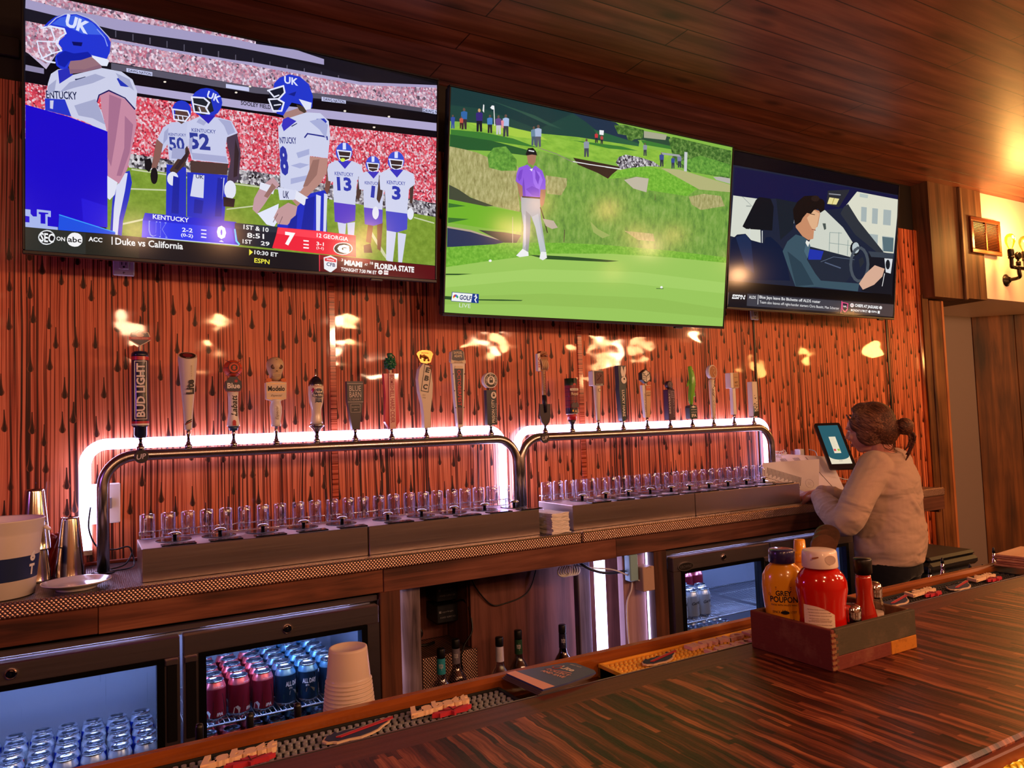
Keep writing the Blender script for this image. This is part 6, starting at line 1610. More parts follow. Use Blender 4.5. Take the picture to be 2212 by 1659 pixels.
# rope light under the customers' edge
tq = NT('amber_rope_light'); v = tq.n('ShaderNodeTexVoronoi'); tq.put(v, 'Vector', tq.coord(scale=(1, 1, 1))); tq.put(v, 'Scale', 130.)
cc = tq.ramp(v.outputs['Distance'], [(.1, '#ffd070'), (.45, '#e08a18'), (.8, '#6a2c04')]); e = tq.n('ShaderNodeEmission'); tq.put(e, 'Color', cc); tq.put(e, 'Strength', 1.6); ROPE = tq.done(e.outputs[0])
rp = MB()
n = 700; rp.tube([(-.4+3.2*k/n, 0, 0) for k in range(n+1)], [.0058+.0007*sin(k*1.9) for k in range(n+1)], 8)
o = rp.build('rope_light', ROPE, bar); o.location = (.3, .492, ZB-.022); o['label'] = 'glowing amber rope light'
BUF_N = plain('#262a4c', .6); BUF_R = plain('#b82838', .6); BUF_W = plain('#e0c0a0', .6); LEAF = plain('#c02c3c', .55); LETT = plain('#f0c8a0', .55)
def buffalo(x, y, L, z, th, rot, ymat=False):
    """leaping bison with a red stripe, raised on the mat"""
    out = [(-.5, -.02), (-.47, -.12), (-.4, -.15), (-.36, -.2), (-.2, -.19), (-.05, -.22), (.1, -.17), (.22, -.1), (.3, .0), (.42, .1), (.5, .26), (.44, .28), (.38, .2), (.36, .3), (.3, .28), (.3, .18), (.2, .1), (.08, .12), (-.02, .2), (-.04, .12), (-.18, .16), (-.3, .12), (-.3, .22), (-.38, .12), (-.44, .1)]
    T = M4.Translation((x, y, z)) @ M4.Rotation(rot, 4, 'Z')
    P = [(a*L, b*L*.75) for a, b in out]
    cx = sum(p[0] for p in P)/len(P); cyy = sum(p[1] for p in P)/len(P)
    m = MB().prism([(cx+(a-cx)*1.08, cyy+(b-cyy)*1.16) for a, b in P], 0, .0024, 2, T).prism(P, .0024, .0036, 0, T)
    m.prism([(-.36*L, -.05*L), (-.3*L, -.085*L), (.52*L, .105*L), (.54*L, .17*L)], .0036, .005, 1, T).flat([(-.36*L, -.05*L), (-.355*L, -.056*L), (.54*L, .165*L), (.54*L, .172*L)], .0052, 2, T)
    m.build('bison_emblem', [BUF_N, BUF_R, BUF_W], th)
def leaf_logo(x, y, L, z, th, rot):
    T = M4.Translation((x, y, z)) @ M4.Rotation(rot, 4, 'Z')
    m = MB().text('Labatt', 0, .016*L/.1, L, L*.27, .008, 0, T, 0, .05, .35, .007).flat([(-L*.5, -.004*L/.1), (-L*.42, -.003*L/.1), (-L*.4, .002*L/.1), (-L*.47, .003*L/.1)], .006, 0, T)
    m.build('raised_lettering', LETT, th)
    lf = [(0, .26), (.06, .14), (.13, .17), (.11, .04), (.2, .1), (.24, .04), (.36, .06), (.33, -.02), (.4, -.05), (.26, -.14), (.28, -.2), (.05, -.17), (.02, -.3), (-.02, -.3), (-.05, -.17), (-.28, -.2), (-.26, -.14), (-.4, -.05), (-.33, -.02), (-.36, .06), (-.24, .04), (-.2, .1), (-.11, .04), (-.13, .17), (-.06, .14)]
    m = MB().prism([(a*L*.8+L*.08, b*L*.42-L*.08) for a, b in lf], 0, .006, 0, T).tube([(L*.08, -L*.16, .0064), (L*.08, L*.0, .0064)], .0008, 4, 1, T=T)
    m.tube([(L*.08, -L*.13, .0064), (L*.28, -L*.06, .0064)], .0007, 4, 1, T=T).tube([(L*.08, -L*.13, .0064), (-L*.12, -L*.06, .0064)], .0007, 4, 1, T=T)
    m.build('red_leaf', [LEAF, plain('#5a101c', .6)], th)
def rubber_mat(x0, x1, label, pale, nubs=True, col=RUBBER, nub=None):
    th = thing('bar_mat', label, 'bar mat', (x0, .966, ZB-.034)); L = x1-x0; W = .094
    h = .022
    b = MB().box(0, L, 0, W, 0, h-.006).box(0, L, 0, .005, 0, h, 0, .001).box(0, L, W-.005, W, 0, h, 0, .001).box(0, .006, .005, W-.005, 0, h).box(L-.006, L, .005, W-.005, 0, h)
    b.build('base', col, th)
    n = MB(); c = int(L/.0098)
    for i in range(c):
        for j in range(7):
            n.lathe([(.0036, 0), (.0033, .0045)], 8, 0, T=M4.Translation((.011+(L-.022)*i/(c-1)+(.0025 if j % 2 else -.0), .012+.0117*j, h-.0062)), smooth=False)
    o = n.build('nubs', nub or plain('#8c8c92', .5), th); o['kind'] = 'stuff'
    return th
m1 = rubber_mat(-.3, .562, 'black rubber bar mat with pale nubs lying in the rail nearest the cup stack', True)
zt = .0225
leaf_logo(.465, .042, .098, zt, m1, .04); buffalo(.62, .046, .1, zt, m1, .03); leaf_logo(.745, .046, .1, zt, m1, .04); buffalo(.33, .046, .1, zt, m1, .03)
YEL = plain('#f0ae3c', .5); m2 = rubber_mat(.755, 1.4, 'yellow rubber bar mat with pink lettering in the rail beside the condiment crate', False, col=YEL, nub=plain('#f4bc50', .5))
buffalo(.1, .045, .085, zt, m2, .05); q = MB()
for y, s_, w_ in ((.066, 'BUFFALO BILLS', .22), (.026, 'LABATT BLUE', .2)): q.text(s_, .29, y, w_, .022, zt+.004, 0, None, .0, .06, 0, .006)
q.build('raised_lettering', plain('#e8b4b0', .55), m2)
m3 = rubber_mat(1.46, 2.0, 'black rubber bar mat in the rail beyond the condiment crate', False, nub=plain('#2c2628', .6))
buffalo(.065, .046, .1, zt, m3, .03); leaf_logo(.17, .046, .1, zt, m3, .04); buffalo(.305, .046, .1, zt, m3, .03); leaf_logo(.42, .046, .1, zt, m3, .04)
# drink menu card bridging the rail, and the stack at the far end
def R2(st): return [tuple(float(q) for q in p.split(',')) for p in st.split()]
t = thing('menu_card', 'stack of blue and pink coaster cards bridging the drink rail', 'menu card', (.62, 1.01, ZB+.001), 0)
cd = R2('-.055,.045 -.046,-.05 .0,-.047 .062,-.034 .066,-.024 .062,.022 .052,.033 .0,.04')
for k in range(3): MB().prism([(x+.002*k, y-.0015*k) for x, y in cd], .002*k, .002*k+.0018, 0).build('card', plain('#5a4a48', .5), t)
c = MB().prism([(x+.006, y-.004) for x, y in cd], .006, .0085, 0).flat(R2('-.049,.041 -.04,-.054 -.018,-.053 -.032,.042'), .0087, 1)
T = M4.Translation((.016, -.004, .0088)) @ M4.Rotation(-1.35, 4, 'Z')
c.text('Lite', -.0, .026, .03, .013, 0, 2, T, bold=.03).text('COLLECT', .0, .004, .05, .008, 0, 3, T, bold=.04).text('AND SAVE', .0, -.007, .05, .008, 0, 3, T, bold=.04).text('GREAT TASTE', .0, .045, .024, .004, 0, 2, T)
c.tube([(.012, .024, .0088), (.034, -.02, .0088)], .0005, 4, 3)
c.prism(ell(.032, .018, .009, .007), .0087, .009, 4).prism(ell(.032, .018, .006, .0045), .009, .0093, 0); c.build('top_card', [plain('#3a4474', .35), plain('#e8a890', .45), plain('#e8d8c8', .4), plain('#d89a88', .4), plain('#a83c3c', .4)], t)
t = thing('coaster_stack', 'pile of pale wooden coasters on the far end of the drink rail', 'coasters', (2.075, 1.018, ZB+.002), .1)
for k in range(5): MB().box(-.075+.003*(k % 2), .075+.002*k, -.045, .045, .0062*k, .0062*k+.0055, 0, .001, M4.Rotation(.05*((k*7) % 3-1), 4, 'Z')).build('coaster', mat_wood('coaster_board', '#a86a4a', '#c88a68', '#dca888', 'x', .5, seed=k), t)
# cups, pourers and bottles in the bartender's well behind the rail
o = MB().box(-1.6, .6, 1.09, 1.3, 0, .968).box(.6, 4.2, 1.09, 1.3, 0, .7).box(.6, 4.2, 1.09, 1.098, .7, .968).box(.6, 4.2, 1.292, 1.3, .7, .968).build('bar_well', plain('#2c2a2c', .35, .6)); tag(o, 'dark metal bottle well hung behind the bar rail', 'bar well')
cp = NT('translucent_cup_plastic'); dn = cp.n('ShaderNodeBsdfTranslucent'); cp.put(dn, 'Color', lin('#f4e6da'))
MX = cp.n('ShaderNodeMixShader'); cp.put(MX, '0', .4); cp.put(MX, '1', cp.bsdf('#f0dccc', .25, 0, .5)); cp.put(MX, '2', dn.outputs[0]); CUPM = cp.done(MX.outputs[0])
t = thing('cup_stack', 'tall stack of upturned translucent plastic cups behind the bar rail', 'cups', (.362, 1.2, .969))
for k in range(17):
    z = .0062*k
    pr = [(.0455, z), (.0468, z+.0008), (.0468, z+.0026), (.0455, z+.0034), (.0438, z+.0038)]
    if k == 16:
        pr += [(.0436, z+.01), (.0388, z+.05), (.0378, z+.0535), (.034, z+.054), (.0335, z+.051), (0, z+.0505)]
    else: pr += [(.0436, z+.008)]
    R = 1.-.0128*k
    MB().lathe([(r*R, zz) for r, zz in pr], 30, cap=(False, False)).build('cup', CUPM, t)
pz = thing('bottle_pourer', '', 'pourer', (0, 0, 0))
MB().lathe([(.012, 0), (.0145, .002), (.0145, .02), (.011, .022)], 16).build('stopper', BLACK, pz)
MB().lathe([(.0095, .021), (.0095, .025), (.006, .03), (.0045, .045), (.0038, .06)], 12).build('spout', CHROME, pz)
MB().lathe([(.0042, .056), (.004, .062), (.0026, .07), (.002, .071)], 10).build('spout_cap', BLACK, pz)
MB().lathe([(.024, -.255), (.0255, -.25), (.0255, -.11), (.022, -.08), (.015, -.055), (.0135, 0)], 18).build('bottle', clear('#c8c0b8', .02, .1, .8), pz)
for k, (x, z, lab) in enumerate(((1.951, .978, "leftmost steel bottle pourer behind the rail, just right of the person's trousers"), (2.011, 1.0, "taller steel bottle pourer in front of the black bin's left half"), (2.088, .959, 'short pourer tip just over the rail in front of the black bin'), (2.141, .968, "steel bottle pourer in front of the black bin's right end"), (2.205, .959, 'dark pourer tip barely over the rail before the grey door'), (2.266, .999, 'tall steel bottle pourer before the dark hall boards, left of the coaster pile'), (2.328, .976, 'bottle pourer half hidden behind the left end of the coaster pile'), (2.413, .982, 'steel bottle pourer rising behind the coaster pile, rightmost of all pourers'))):
    y = 1.2
    if k == 0: o = pz; o.location = (x, y, z)
    else: o = dup(pz, (x, y, z))
    o['label'] = lab; o['group'] = 'bottle pourers behind the rail'
ct_ = thing('bottle_stopper', '', 'stopper', (0, 0, 0))
MB().lathe([(.0055, -.05), (.0055, .018), (.0045, .022), (0, .0235)], 14).build('tip', BLACK, ct_); MB().lathe([(.0068, -.07), (.0068, -.02)], 14).build('collar', CHROME, ct_)
for k, (x, lab) in enumerate(((.132, 'black pourer tip over the rail by the red cans, leftmost of three'), (.2, 'black pourer tip over the rail, middle of three by the red cans'), (.268, 'black pourer tip over the rail nearest the cup stack'))):
    o = ct_ if k == 0 else dup(ct_, (0, 0, 0))
    o.location = (x, 1.15, 1.045); o['label'] = lab; o['group'] = 'black pourer tips'
# ------------------------------------------------------------------ condiment crate on the bar
ZI = ZB+.0085
def scuff(name, base, wear, amt=.5, rough=.75):
    t = NT(name); co = t.coord(); n = t.noise(co, 18, 6, .7); n2 = t.noise(t.coord(scale=(1, 1, 5)), 60, 4, .7)
    c = t.mix(t.ramp(n, [(.52, 0.), (.68, amt)]), base, wear); c = t.mix(t.ramp(n2, [(.5, 0.), (.75, .35)]), c, tuple(q*.5 for q in lin(base)[:3])+(1,))
    return t.done(t.bsdf(c, rough, 0, .3, normal=t.bump(n2, .3, .001)))
t = thing('condiment_crate', 'small old wooden crate with red and grey-green painted sides standing on the bar', 'crate', (1.001, .78, ZB))
L, D, H, k = .218, .164, .064, .009
P_R = scuff('worn_red_paint', '#6e3026', '#8a5a44'); P_G = scuff('worn_grey_green_paint', '#4a4232', '#6a5844'); P_Y = scuff('worn_yellow_paint', '#b87420', '#6a3c14', .8); RAW = scuff('raw_crate_wood', '#6a4630', '#9a7050')
MB().box(k, L-k, k, D-k, .001, .008).build('bottom', RAW, t)
MB().box(0, k, .0, D, 0, H, 0, .0015).build('end_panel', P_R, t)
MB().box(L-k, L, k+.0005, D, 0, H, 0, .0015).build('end_panel', RAW, t)
b = MB().box(k, L, 0, k, .022, H, 0, .0012).box(k, L-.07, 0, k, 0, .022, 1, .001).box(L-.07, L, 0, k, 0, .022, 2, .001)
for q in range(6): b.box(k-.004+.003*(q % 2), k+.006, -.0004, .001, .004+.0095*q, .0085+.0095*q, 3)
b.build('front_panel', [P_G, P_R, P_Y, RAW], t)
MB().box(k, L-k, D-k, D, 0, H, 0, .0012).build('back_panel', RAW, t)
b = MB()
for q in range(7): b.box(-.0006, k+.0006, -.0008, .0012, .003+.0085*q, .0075+.0085*q, 0)
b.build('corner_joint', scuff('finger_joint_wood', '#8a6040', '#c09468'), t)

def squeeze(name, prof, sx, sy, mat, T=None, seg=36): return MB().lathe(prof, seg, 0, sx=sx, sy=sy)
t = thing('mustard_bottle', 'ochre squeeze bottle of dijon mustard with a navy cap in the crate', 'mustard bottle', (1.042, .903, ZI), rad(-50))
pf = [(.026, 0), (.03, .002), (.031, .01), (.031, .05), (.034, .075), (.0355, .1), (.034, .118), (.027, .131), (.02, .137), (.0195, .141)]
b = MB().lathe(pf, 40, 0, sy=.68)
F = M4.Translation((0, -.0245, 0)) @ FRONT
def curve_text(m, s, u, z, w, h, mat, R=.036, e=.68, **kw):
    vs, fs, tw, th2 = text_geo(s, kw.get('bold', 0.), kw.get('shear', 0.), 1.)
    out = []
    for v in vs:
        x = u+v.x/tw*w; zz = z+v.y/th2*h
        rr = R(zz) if callable(R) else R
        q = max(-.999, min(.999, x/rr)); out.append((x, -rr*e*math.sqrt(1-q*q)-.0005, zz))
    m.add(out, fs, mat)
def Rm(z):
    for (r0, z0), (r1, z1) in zip(pf[:-1], pf[1:]):
        if z0 <= z <= z1: return r0+(r1-r0)*(z-z0)/max(1e-6, z1-z0)
    return .031
for s_, z, w, h, bo in (('GREY', .0905, .026, .009, .02), ('POUPON', .08, .044, .0105, .02), ('MADE WITH WHITE WINE', .0705, .042, .003, 0.), ('SINCE', .0585, .012, .004, 0.), ('DIJON', .0415, .03, .0115, .03), ('MUSTARD', .0295, .03, .006, .02)):
    curve_text(b, s_, -.013 if s_ == 'SINCE' else 0, z, w, h, 1, Rm, bold=bo)
curve_text(b, '1777', .015, .0585, .01, .004, 1, Rm)
for z, mm in ((.1005, 2), (.0975, 3)): curve_text(b, 'I', 0, z, .026, .0012, mm, Rm)
for x in (-.023, .023): curve_text(b, 'o', x, .088, .004, .005, 4, Rm)
b.prism(ell(.001, .058, .007, .003, 14), .0, .0006, 1, M4.Translation((0, -.0222, 0)) @ FRONT @ M4.Rotation(0, 4, 'Z')); curve_text(b, 'W', .001, .0595, .008, .006, 1, Rm, shear=.3)
b.build('bottle', [plain('#f0a41e', .22, coat=.6), INK, INK, plain('#a82c20', .4), plain('#a86414', .4)], t)
MB().lathe([(.0205, .139), (.022, .14), (.022, .159), (.0205, .1615), (.019, .162), (0, .1615)], 32, 0).build('cap', plain('#2a2450', .25, coat=.5), t)
t = thing('ketchup_bottle', 'big red ketchup bottle with a white flip cap standing in the crate', 'ketchup bottle', (1.047, .83, ZI), rad(-42))
pf = [(.03, 0), (.036, .002), (.0375, .01), (.0365, .06), (.0375, .085), (.041, .105), (.0405, .118), (.036, .129), (.028, .1385), (.0245, .1405), (.0245, .143)]
kt = NT('ketchup_red'); KET = kt.done(kt.bsdf('#c01408', .12, 0, .6, coat=.8, coatr=.03, sub=.15)); b = MB().lathe(pf, 44, 0, sy=.7)
def patch(m, pts, mat, e=.7, off=.0006):
    vs = []
    for x, z in pts:
        r = Rm(z)+.0004; q = max(-.995, min(.995, x/r)); vs.append((x, -r*e*math.sqrt(1-q*q)-off, z))
    n = len(vs)//2; m.add(vs, [(i, i+1, n+i+1, n+i) for i in range(n-1)], mat, True)
xs_ = [-.031+.045*k/10 for k in range(11)]
patch(b, [(x, .012) for x in xs_]+[(x, .084-.011*max(0, (x+.02)/.034)**2-.004*(x+.03)/.045) for x in xs_], 1)
for r in range(13):
    z = .077-.0048*r; curve_text(b, 'ingredients tomato concentrate vinegar', -.0095+.001*(r % 3), z, .034-.004*(r % 4 == 3), .0022, 2, lambda q: Rm(q)+.0016, e=.7)
for z in (.0595, .043): patch(b, [(x, z) for x in xs_[1:-1]]+[(x, z+.0006) for x in xs_[1:-1]], 2, .7, .0014)
b.build('bottle', [KET, plain('#f2dcc0', .5), plain('#7a4a34', .5)], t)
c = MB().lathe([(.0275, .1415), (.0285, .143), (.027, .166), (.0255, .169), (.022, .17), (0, .17)], 36, 0).prism(ell(.012, .157, .008, .0075, 20), .0, .0006, 1, M4.Translation((0, -.0272, 0)) @ FRONT).prism([(-.016, .158), (-.006, .16), (-.006, .162), (-.016, .1605)], 0, .0006, 2, M4.Translation((0, -.0266, 0)) @ FRONT)
c.build('cap', [plain('#f4e2d0', .3, coat=.3), plain('#e8d0b8', .35), plain('#8a4a30', .5)], t)
t = thing('yellow_mustard_bottle', 'yellow squeeze bottle with a cone nozzle behind the red ketchup bottle', 'mustard bottle', (1.095, .908, ZI))
MB().lathe([(.019, 0), (.0205, .003), (.0205, .1), (.021, .115), (.018, .13), (.0145, .135)], 26).build('bottle', plain('#eca848', .25, coat=.5), t)
MB().lathe([(.0155, .134), (.0165, .136), (.0165, .149), (.014, .151), (.0105, .153), (.0095, .17), (.0085, .172), (0, .172)], 24).build('nozzle_cap', plain('#f0a020', .25, coat=.5), t)
t = thing('hot_sauce_bottle', 'narrow glass bottle of red sauce with a black cap in the crate', 'sauce bottle', (1.143, .82, ZI))
b = MB().lathe([(.019, 0), (.0205, .003), (.0205, .03), (.02, .042), (.0165, .058), (.0135, .072), (.0125, .09), (.0135, .1), (.0125, .112), (.0115, .118)], 26, 0)
b.lathe([(.0208, .006), (.0208, .032)], 26, 1, cap=(False, False)); curve_text(b, 'R', -.008, .019, .007, .011, 2, .0215, e=1.); curve_text(b, 'H', .004, .02, .008, .014, 2, .0215, e=1.); b.build('bottle', [plain('#a82418', .15, coat=1.), plain('#d02018', .4), WHT], t)
MB().lathe([(.0115, .115), (.0115, .12), (.0145, .121), (.0148, .143), (.0135, .1455), (0, .1455)], 26).build('cap', BLACK, t)
for nm, lab, x, y, col in (('pepper_shaker', 'glass pepper shaker with a ridged chrome top at the crate front', 1.085, .803, '#4a3426'), ('salt_shaker', 'glass salt shaker with a chrome top behind the narrow sauce bottle', 1.19, .836, '#efe6e0')):
    t = thing(nm, lab, 'shaker', (x, y, ZI)); z0 = 0 if nm[0] == 'p' else .016
    b = MB()
    for k in range(9): pass
    b.lathe([(.0165, 0), (.0175, .003), (.0175, .03+z0), (.0135, .05+z0), (.0125, .054+z0)], 8, 0, smooth=False).build('glass_body', clear('#f0e4d8', .02, .12, .9), t)
    MB().lathe([(.0155, .003), (.0155, .03+z0)], 16).build('filling', plain(col, .8), t)
    MB().lathe([(.013, .053+z0), (.0145, .054+z0), (.0135, .057+z0), (.0148, .06+z0), (.0138, .063+z0), (.015, .067+z0), (.0145, .075+z0), (.01, .08+z0), (0, .0815+z0)], 24).build('chrome_top', CHROME, t)
for q in range(3):
    t = thing('wooden_paddle', ('round ended brown paddle standing in the crate, nearest the white ketchup cap', 'round ended brown paddle in the crate, middle of three', 'round ended brown paddle in the crate, nearest the bartender')[q], 'paddle', (1.148+.0135*q, .9+.006*q, ZI+.001), 0, 'paddles in the condiment crate')
    MB().prism(ell(0, .155+.007*q, .0225, .02, 26), -.003, .003, 0, M4.Rotation(rad(-32), 4, 'Z') @ FRONT).build('paddle_head', mat_wood('paddle_wood', '#2e1a10', '#4e2f1e', '#6a4430', 'x', .5, seed=q), t)
    MB().box(-.007, .007, -.003, .003, 0, .14+.007*q, 0, .002, M4.Rotation(rad(-32), 4, 'Z')).build('paddle_handle', W_DARK, t)

# ------------------------------------------------------------------ left end of the back counter
t = thing('ice_bucket', 'white plastic ice bucket with a navy band at the end of the back counter', 'bucket', (-.235, 2.58, ZC+.001))
BW = plain('#eee2de', .35)
MB().lathe([(.09, 0), (.0955, .003), (.1125, .17), (.1135, .172), (.1135, .178), (.1155, .18), (.119, .212), (.121, .214), (.119, .2165), (.1155, .213), (.112, .18), (.092, .008), (0, .006)], 48).build('shell', BW, t)
b = MB().lathe([(.1004, .05), (.1102, .148)], 48, 0, cap=(False, False))
for s_, z, h in (('6', .112, .03), ('T', .075, .03)):
    vs, fs, tw, th2 = text_geo(s_, .05, 0., 1.); R0 = lambda z: .1006+(z-.05)*.1
    out = [((R0(z+v.y*h/th2)+.0006)*cos(-.52+v.x*.022/tw/.105), (R0(z+v.y*h/th2)+.0006)*sin(-.52+v.x*.022/tw/.105), z+v.y*h/th2) for v in vs]; b.add(out, fs, 1)
b.build('band', [plain('#1c2c5c', .4), WHT], t)
MB().tube([(.118+.012*cos(a), .012*sin(a), .178+.02*sin(a*.5)**2) for a in [pi*k/8-pi/2 for k in range(9)]], .005, 8).build('handle_lug', BW, t)
def shaker_tin(x, y, z, k, label):
    o = MB().lathe([(.0445*k, 0), (.0455*k, .003), (.0445*k, .006), (.043*k, .03), (.027*k, .182), (.0262*k, .187), (.024*k, .1885), (.0235*k, .186), (0, .1855)], 36).build('shaker_tin', plain('#d2cdc8', .12, 1., key='tin'))
    return tag(o, label, 'cocktail shaker', 'upturned shaker tins', (x, y, z))
shaker_tin(-.058, 2.795, ZC+.001, 1., 'upturned steel cocktail tin nearest the tap tower')
shaker_tin(-.152, 2.775, ZC+.001, 1., 'lower steel cocktail tin of the stack behind the white bucket')
shaker_tin(-.152, 2.775, ZC+.098, .98, 'upper steel cocktail tin of the stack behind the white bucket')
b = MB()
for k in range(6):
    b.tube([(.022*(1-.3*abs(z/.13-.5))*cos(a0), .022*(1-.3*abs(z/.13-.5))*sin(a0), z) for z, a0 in [(.13*q/16, 2*pi*k/6+2.6*q/16) for q in range(17)]], .0125, 8)
o = b.build('twisted_glass', plain('#b83024', .25, coat=.6)); tag(o, 'red spiral-twisted tumbler between the steel cocktail tins', 'tumbler', None, (-.102, 2.87, ZC+.001))
pl_ = MB().lathe([(.05, 0), (.053, .001), (.054, .006), (.068, .011), (.09, .021), (.092, .0225), (.0915, .0245), (.088, .0235), (.066, .0145), (.052, .0115), (.0, .0105)], 56, sx=1.)
tag(pl_.build('plate', plain('#efe6e8', .15, coat=.6)), 'round white china plate beside the first steel dispenser box', 'plate', None, (-.036, 2.552, ZC+.001))
t = thing('napkin_stack', 'stack of white paper napkins between the two dispenser rows', 'napkins', (1.618, 2.572, ZC+.001), rad(6))
rr = random.Random(3)
for k in range(16):
    w0 = .044+rr.uniform(-.002, .002); d0 = .075+rr.uniform(-.003, .003); z = .0049*k
    fold = .004*rr.random()+(.004 if k in (1, 6, 11) else 0); n = 8; vs = []; fs = []
    if k == 0: w0 += .006; d0 += .006
    for i in range(n+1):
        for j in range(n+1):
            u, v = -1+2*i/n, -1+2*j/n; vs.append((u*w0+.0016*sin(v*7+k), v*d0+.0016*sin(u*6+k*2), z+.0012*sin(u*3.1+k)*sin(v*4+k)-.002*(abs(u)**4)*(k < 3)))
    m = (n+1)*(n+1); vs += [(x, y, zz+.0046) for x, y, zz in vs]
    for i in range(n):
        for j in range(n):
            a = i*(n+1)+j; fs.append((a, a+n+1, a+n+2, a+1)[::-1]); fs.append((m+a, m+a+n+1, m+a+n+2, m+a+1))
    for i in range(n):
        for a, b2 in ((i, i+1), (n*(n+1)+i+1, n*(n+1)+i), ((i+1)*(n+1), i*(n+1)), (i*(n+1)+n, (i+1)*(n+1)+n)): fs.append((a, b2, m+b2, m+a))
    MB().add(vs, fs, 0, False).build('napkin', plain('#efe6e2', .9), t)
o = MB().lathe([(.026, 0), (.0275, .002), (.031, .07), (.0318, .0715), (.0302, .07), (.0268, .006), (0, .005)], 24).build('drinking_glass', clear('#f2f2fa', .02, .12, .9)); tag(o, 'small clear drinking glass standing upright behind the napkin stack', 'glass', None, (1.652, 2.72, ZC+.001))
# cables by the first tower
def cable(name, pts, r, m, label, n=6):
    o = MB().tube(smooth_path([V(p)-V(pts[0]) for p in pts], n), r, 6).build(name, m); return tag(o, label, 'cable', None, pts[0])
cable('black_cable', [(.0, 2.96, 1.24), (-.005, 2.93, 1.17), (.02, 2.9, 1.11), (.07, 2.88, 1.098), (.11, 2.87, 1.105), (.122, 2.86, 1.085), (.1, 2.83, 1.052), (.055, 2.82, 1.042), (.07, 2.79, 1.0415), (.118, 2.81, 1.043), (.128, 2.84, 1.058), (.117, 2.87, 1.1)], .0028, BLACK, 'thin black cord looping down the wall at the foot of the first tap tower')
# outlets
def outlet(x, z, w, h, sockets, label, blank=False):
    t = thing('wall_outlet', label, 'outlet', (x, 2.999, z))
    MB().box(-w/2, w/2, -.008, 0, -h/2, h/2, 0, .004).build('cover_plate', WHITEPL, t)
    if not blank:
        b = MB().box(-.017, .017, -.0115, -.007, -.034, .034, 0, .002)
        for zz in (-.018, .018): b.box(-.008, -.0055, -.0122, -.0113, zz-.001, zz+.009, 1).box(.0055, .008, -.0122, -.0113, zz-.001, zz+.009, 1).prism(ell(0, zz-.008, .0035, .0035, 12), .0113, .0122, 1, FRONT)
        b.build('socket', [plain('#d8d0cc', .35), BLACK], t)
    MB().lathe([(.004, .008), (.003, .0092), (0, .0094)], 12, 0, T=M4.Translation((0, 0, -h/2+.011)) @ M4.Rotation(pi/2, 4, 'X')).build('screw', ALU, t)
    if blank: MB().box(-.003, .02, -.018, -.008, -.018, .02, 0, .002).build('switch', plain('#8a8690', .4), t)
outlet(.107, 2.118, .07, .116, 2, 'white wall outlet peeking out below the football television')
outlet(.046, 1.247, .092, .14, 0, 'large white wall plate behind the upright of the first tap tower', True)
outlet(3.338, 2.085, .066, .11, 2, 'white wall outlet below the television with the driver')

# ------------------------------------------------------------------ far end of the back counter
def sheet(P, name, label, draw, group=None):
    P = [V(p) for p in P]; o = P[3]; U = (P[2]-P[3]); Wd = U.length; U.normalize(); Vv = (P[0]-P[3]); Vv -= U*U.dot(Vv); Hh = Vv.length; Vv.normalize(); N = U.cross(Vv)
    T = M4(((U.x, Vv.x, N.x, 0), (U.y, Vv.y, N.y, 0), (U.z, Vv.z, N.z, 0), (0, 0, 0, 1)))
    def uv(p): d = V(p)-o; return (d.dot(U), d.dot(Vv))
    poly = [uv(p) for p in P]; b = MB().prism(poly, -.0006, 0, 0, T)
    draw(b, Wd, Hh, T); ob = b.build(name, [plain('#e8e2ec', .7), plain('#4a4250', .7), plain('#b83040', .6), plain('#b8c4ee', .7), plain('#c8c0cc', .7)])
    return tag(ob, label, 'menu sheet', group, o)
def draw1(b, W, H, T):
    for k in range(26): b.box(.03+W*.6*k/26, .03+W*.6*k/26+.003, H*.42-.02*((k*5) % 3)/3, H*.8, .0003, .0006, 1, 0, T)
    for k in range(24): b.box(.02+W*.62*k/24, .02+W*.62*k/24+.004, H*.14, H*.2, .0003, .0006, 1, 0, T); b.box(.02+W*.62*k/24, .02+W*.62*k/24+.004, H*.24, H*.3, .0003, .0006, 4, 0, T)
    c = [(W*.83+.024*cos(rad(a)), H*.58+.024*sin(rad(a)), .0006) for a in range(0, 360, 20)]; b.tube(c, .0007, 4, 4, True, T); b.text('GC', W*.83, H*.58, .02, .016, .0006, 4, T)
def draw2(b, W, H, T):
    for r in range(3):
        for k in range(12): b.box(W*(.2+.22*r)+.004*k, W*(.2+.22*r)+.004*k+.0018, H*(.45-.02*(k % 3)), H*.86, .0003, .0006, 4 if k % 3 else 1, 0, T)
    b.box(W*.86, W*.87, H*.12, H*.86, .0003, .0006, 1, 0, T); b.prism(ell(W*.3, H*.28, .016, .018), .0004, .0008, 2, T); b.prism([(W*.05, H*.02), (W*.26, H*.04), (W*.24, H*.34), (W*.08, H*.36)], .0002, .0005, 3, T)
sheet([(3.356, 2.93, 1.262), (3.742, 2.88, 1.194), (3.6, 2.66, 1.045), (3.16, 2.7, 1.045)], 'menu_sheet', 'white printed menu sheet leaning behind the others below the tablet', draw2, 'menu sheets by the bartender')
sheet([(3.114, 2.79, 1.225), (3.468, 2.79, 1.195), (3.36, 2.645, 1.042), (3.075, 2.775, 1.145)], 'menu_sheet', "white menu sheet with a round stamp leaning behind the dispenser's right end", draw1, 'menu sheets by the bartender')
t = thing('tablet', 'black framed order tablet on a stand, facing the bartender', 'tablet', (3.675, 2.765, 1.295))
u_ = V((.31, .53, .79)).normalized(); w_ = V((.862, -.507, 0)).normalized(); n_ = w_.cross(u_)
T = M4(((w_.x, u_.x, n_.x, 0), (w_.y, u_.y, n_.y, 0), (w_.z, u_.z, n_.z, 0), (0, 0, 0, 1)))
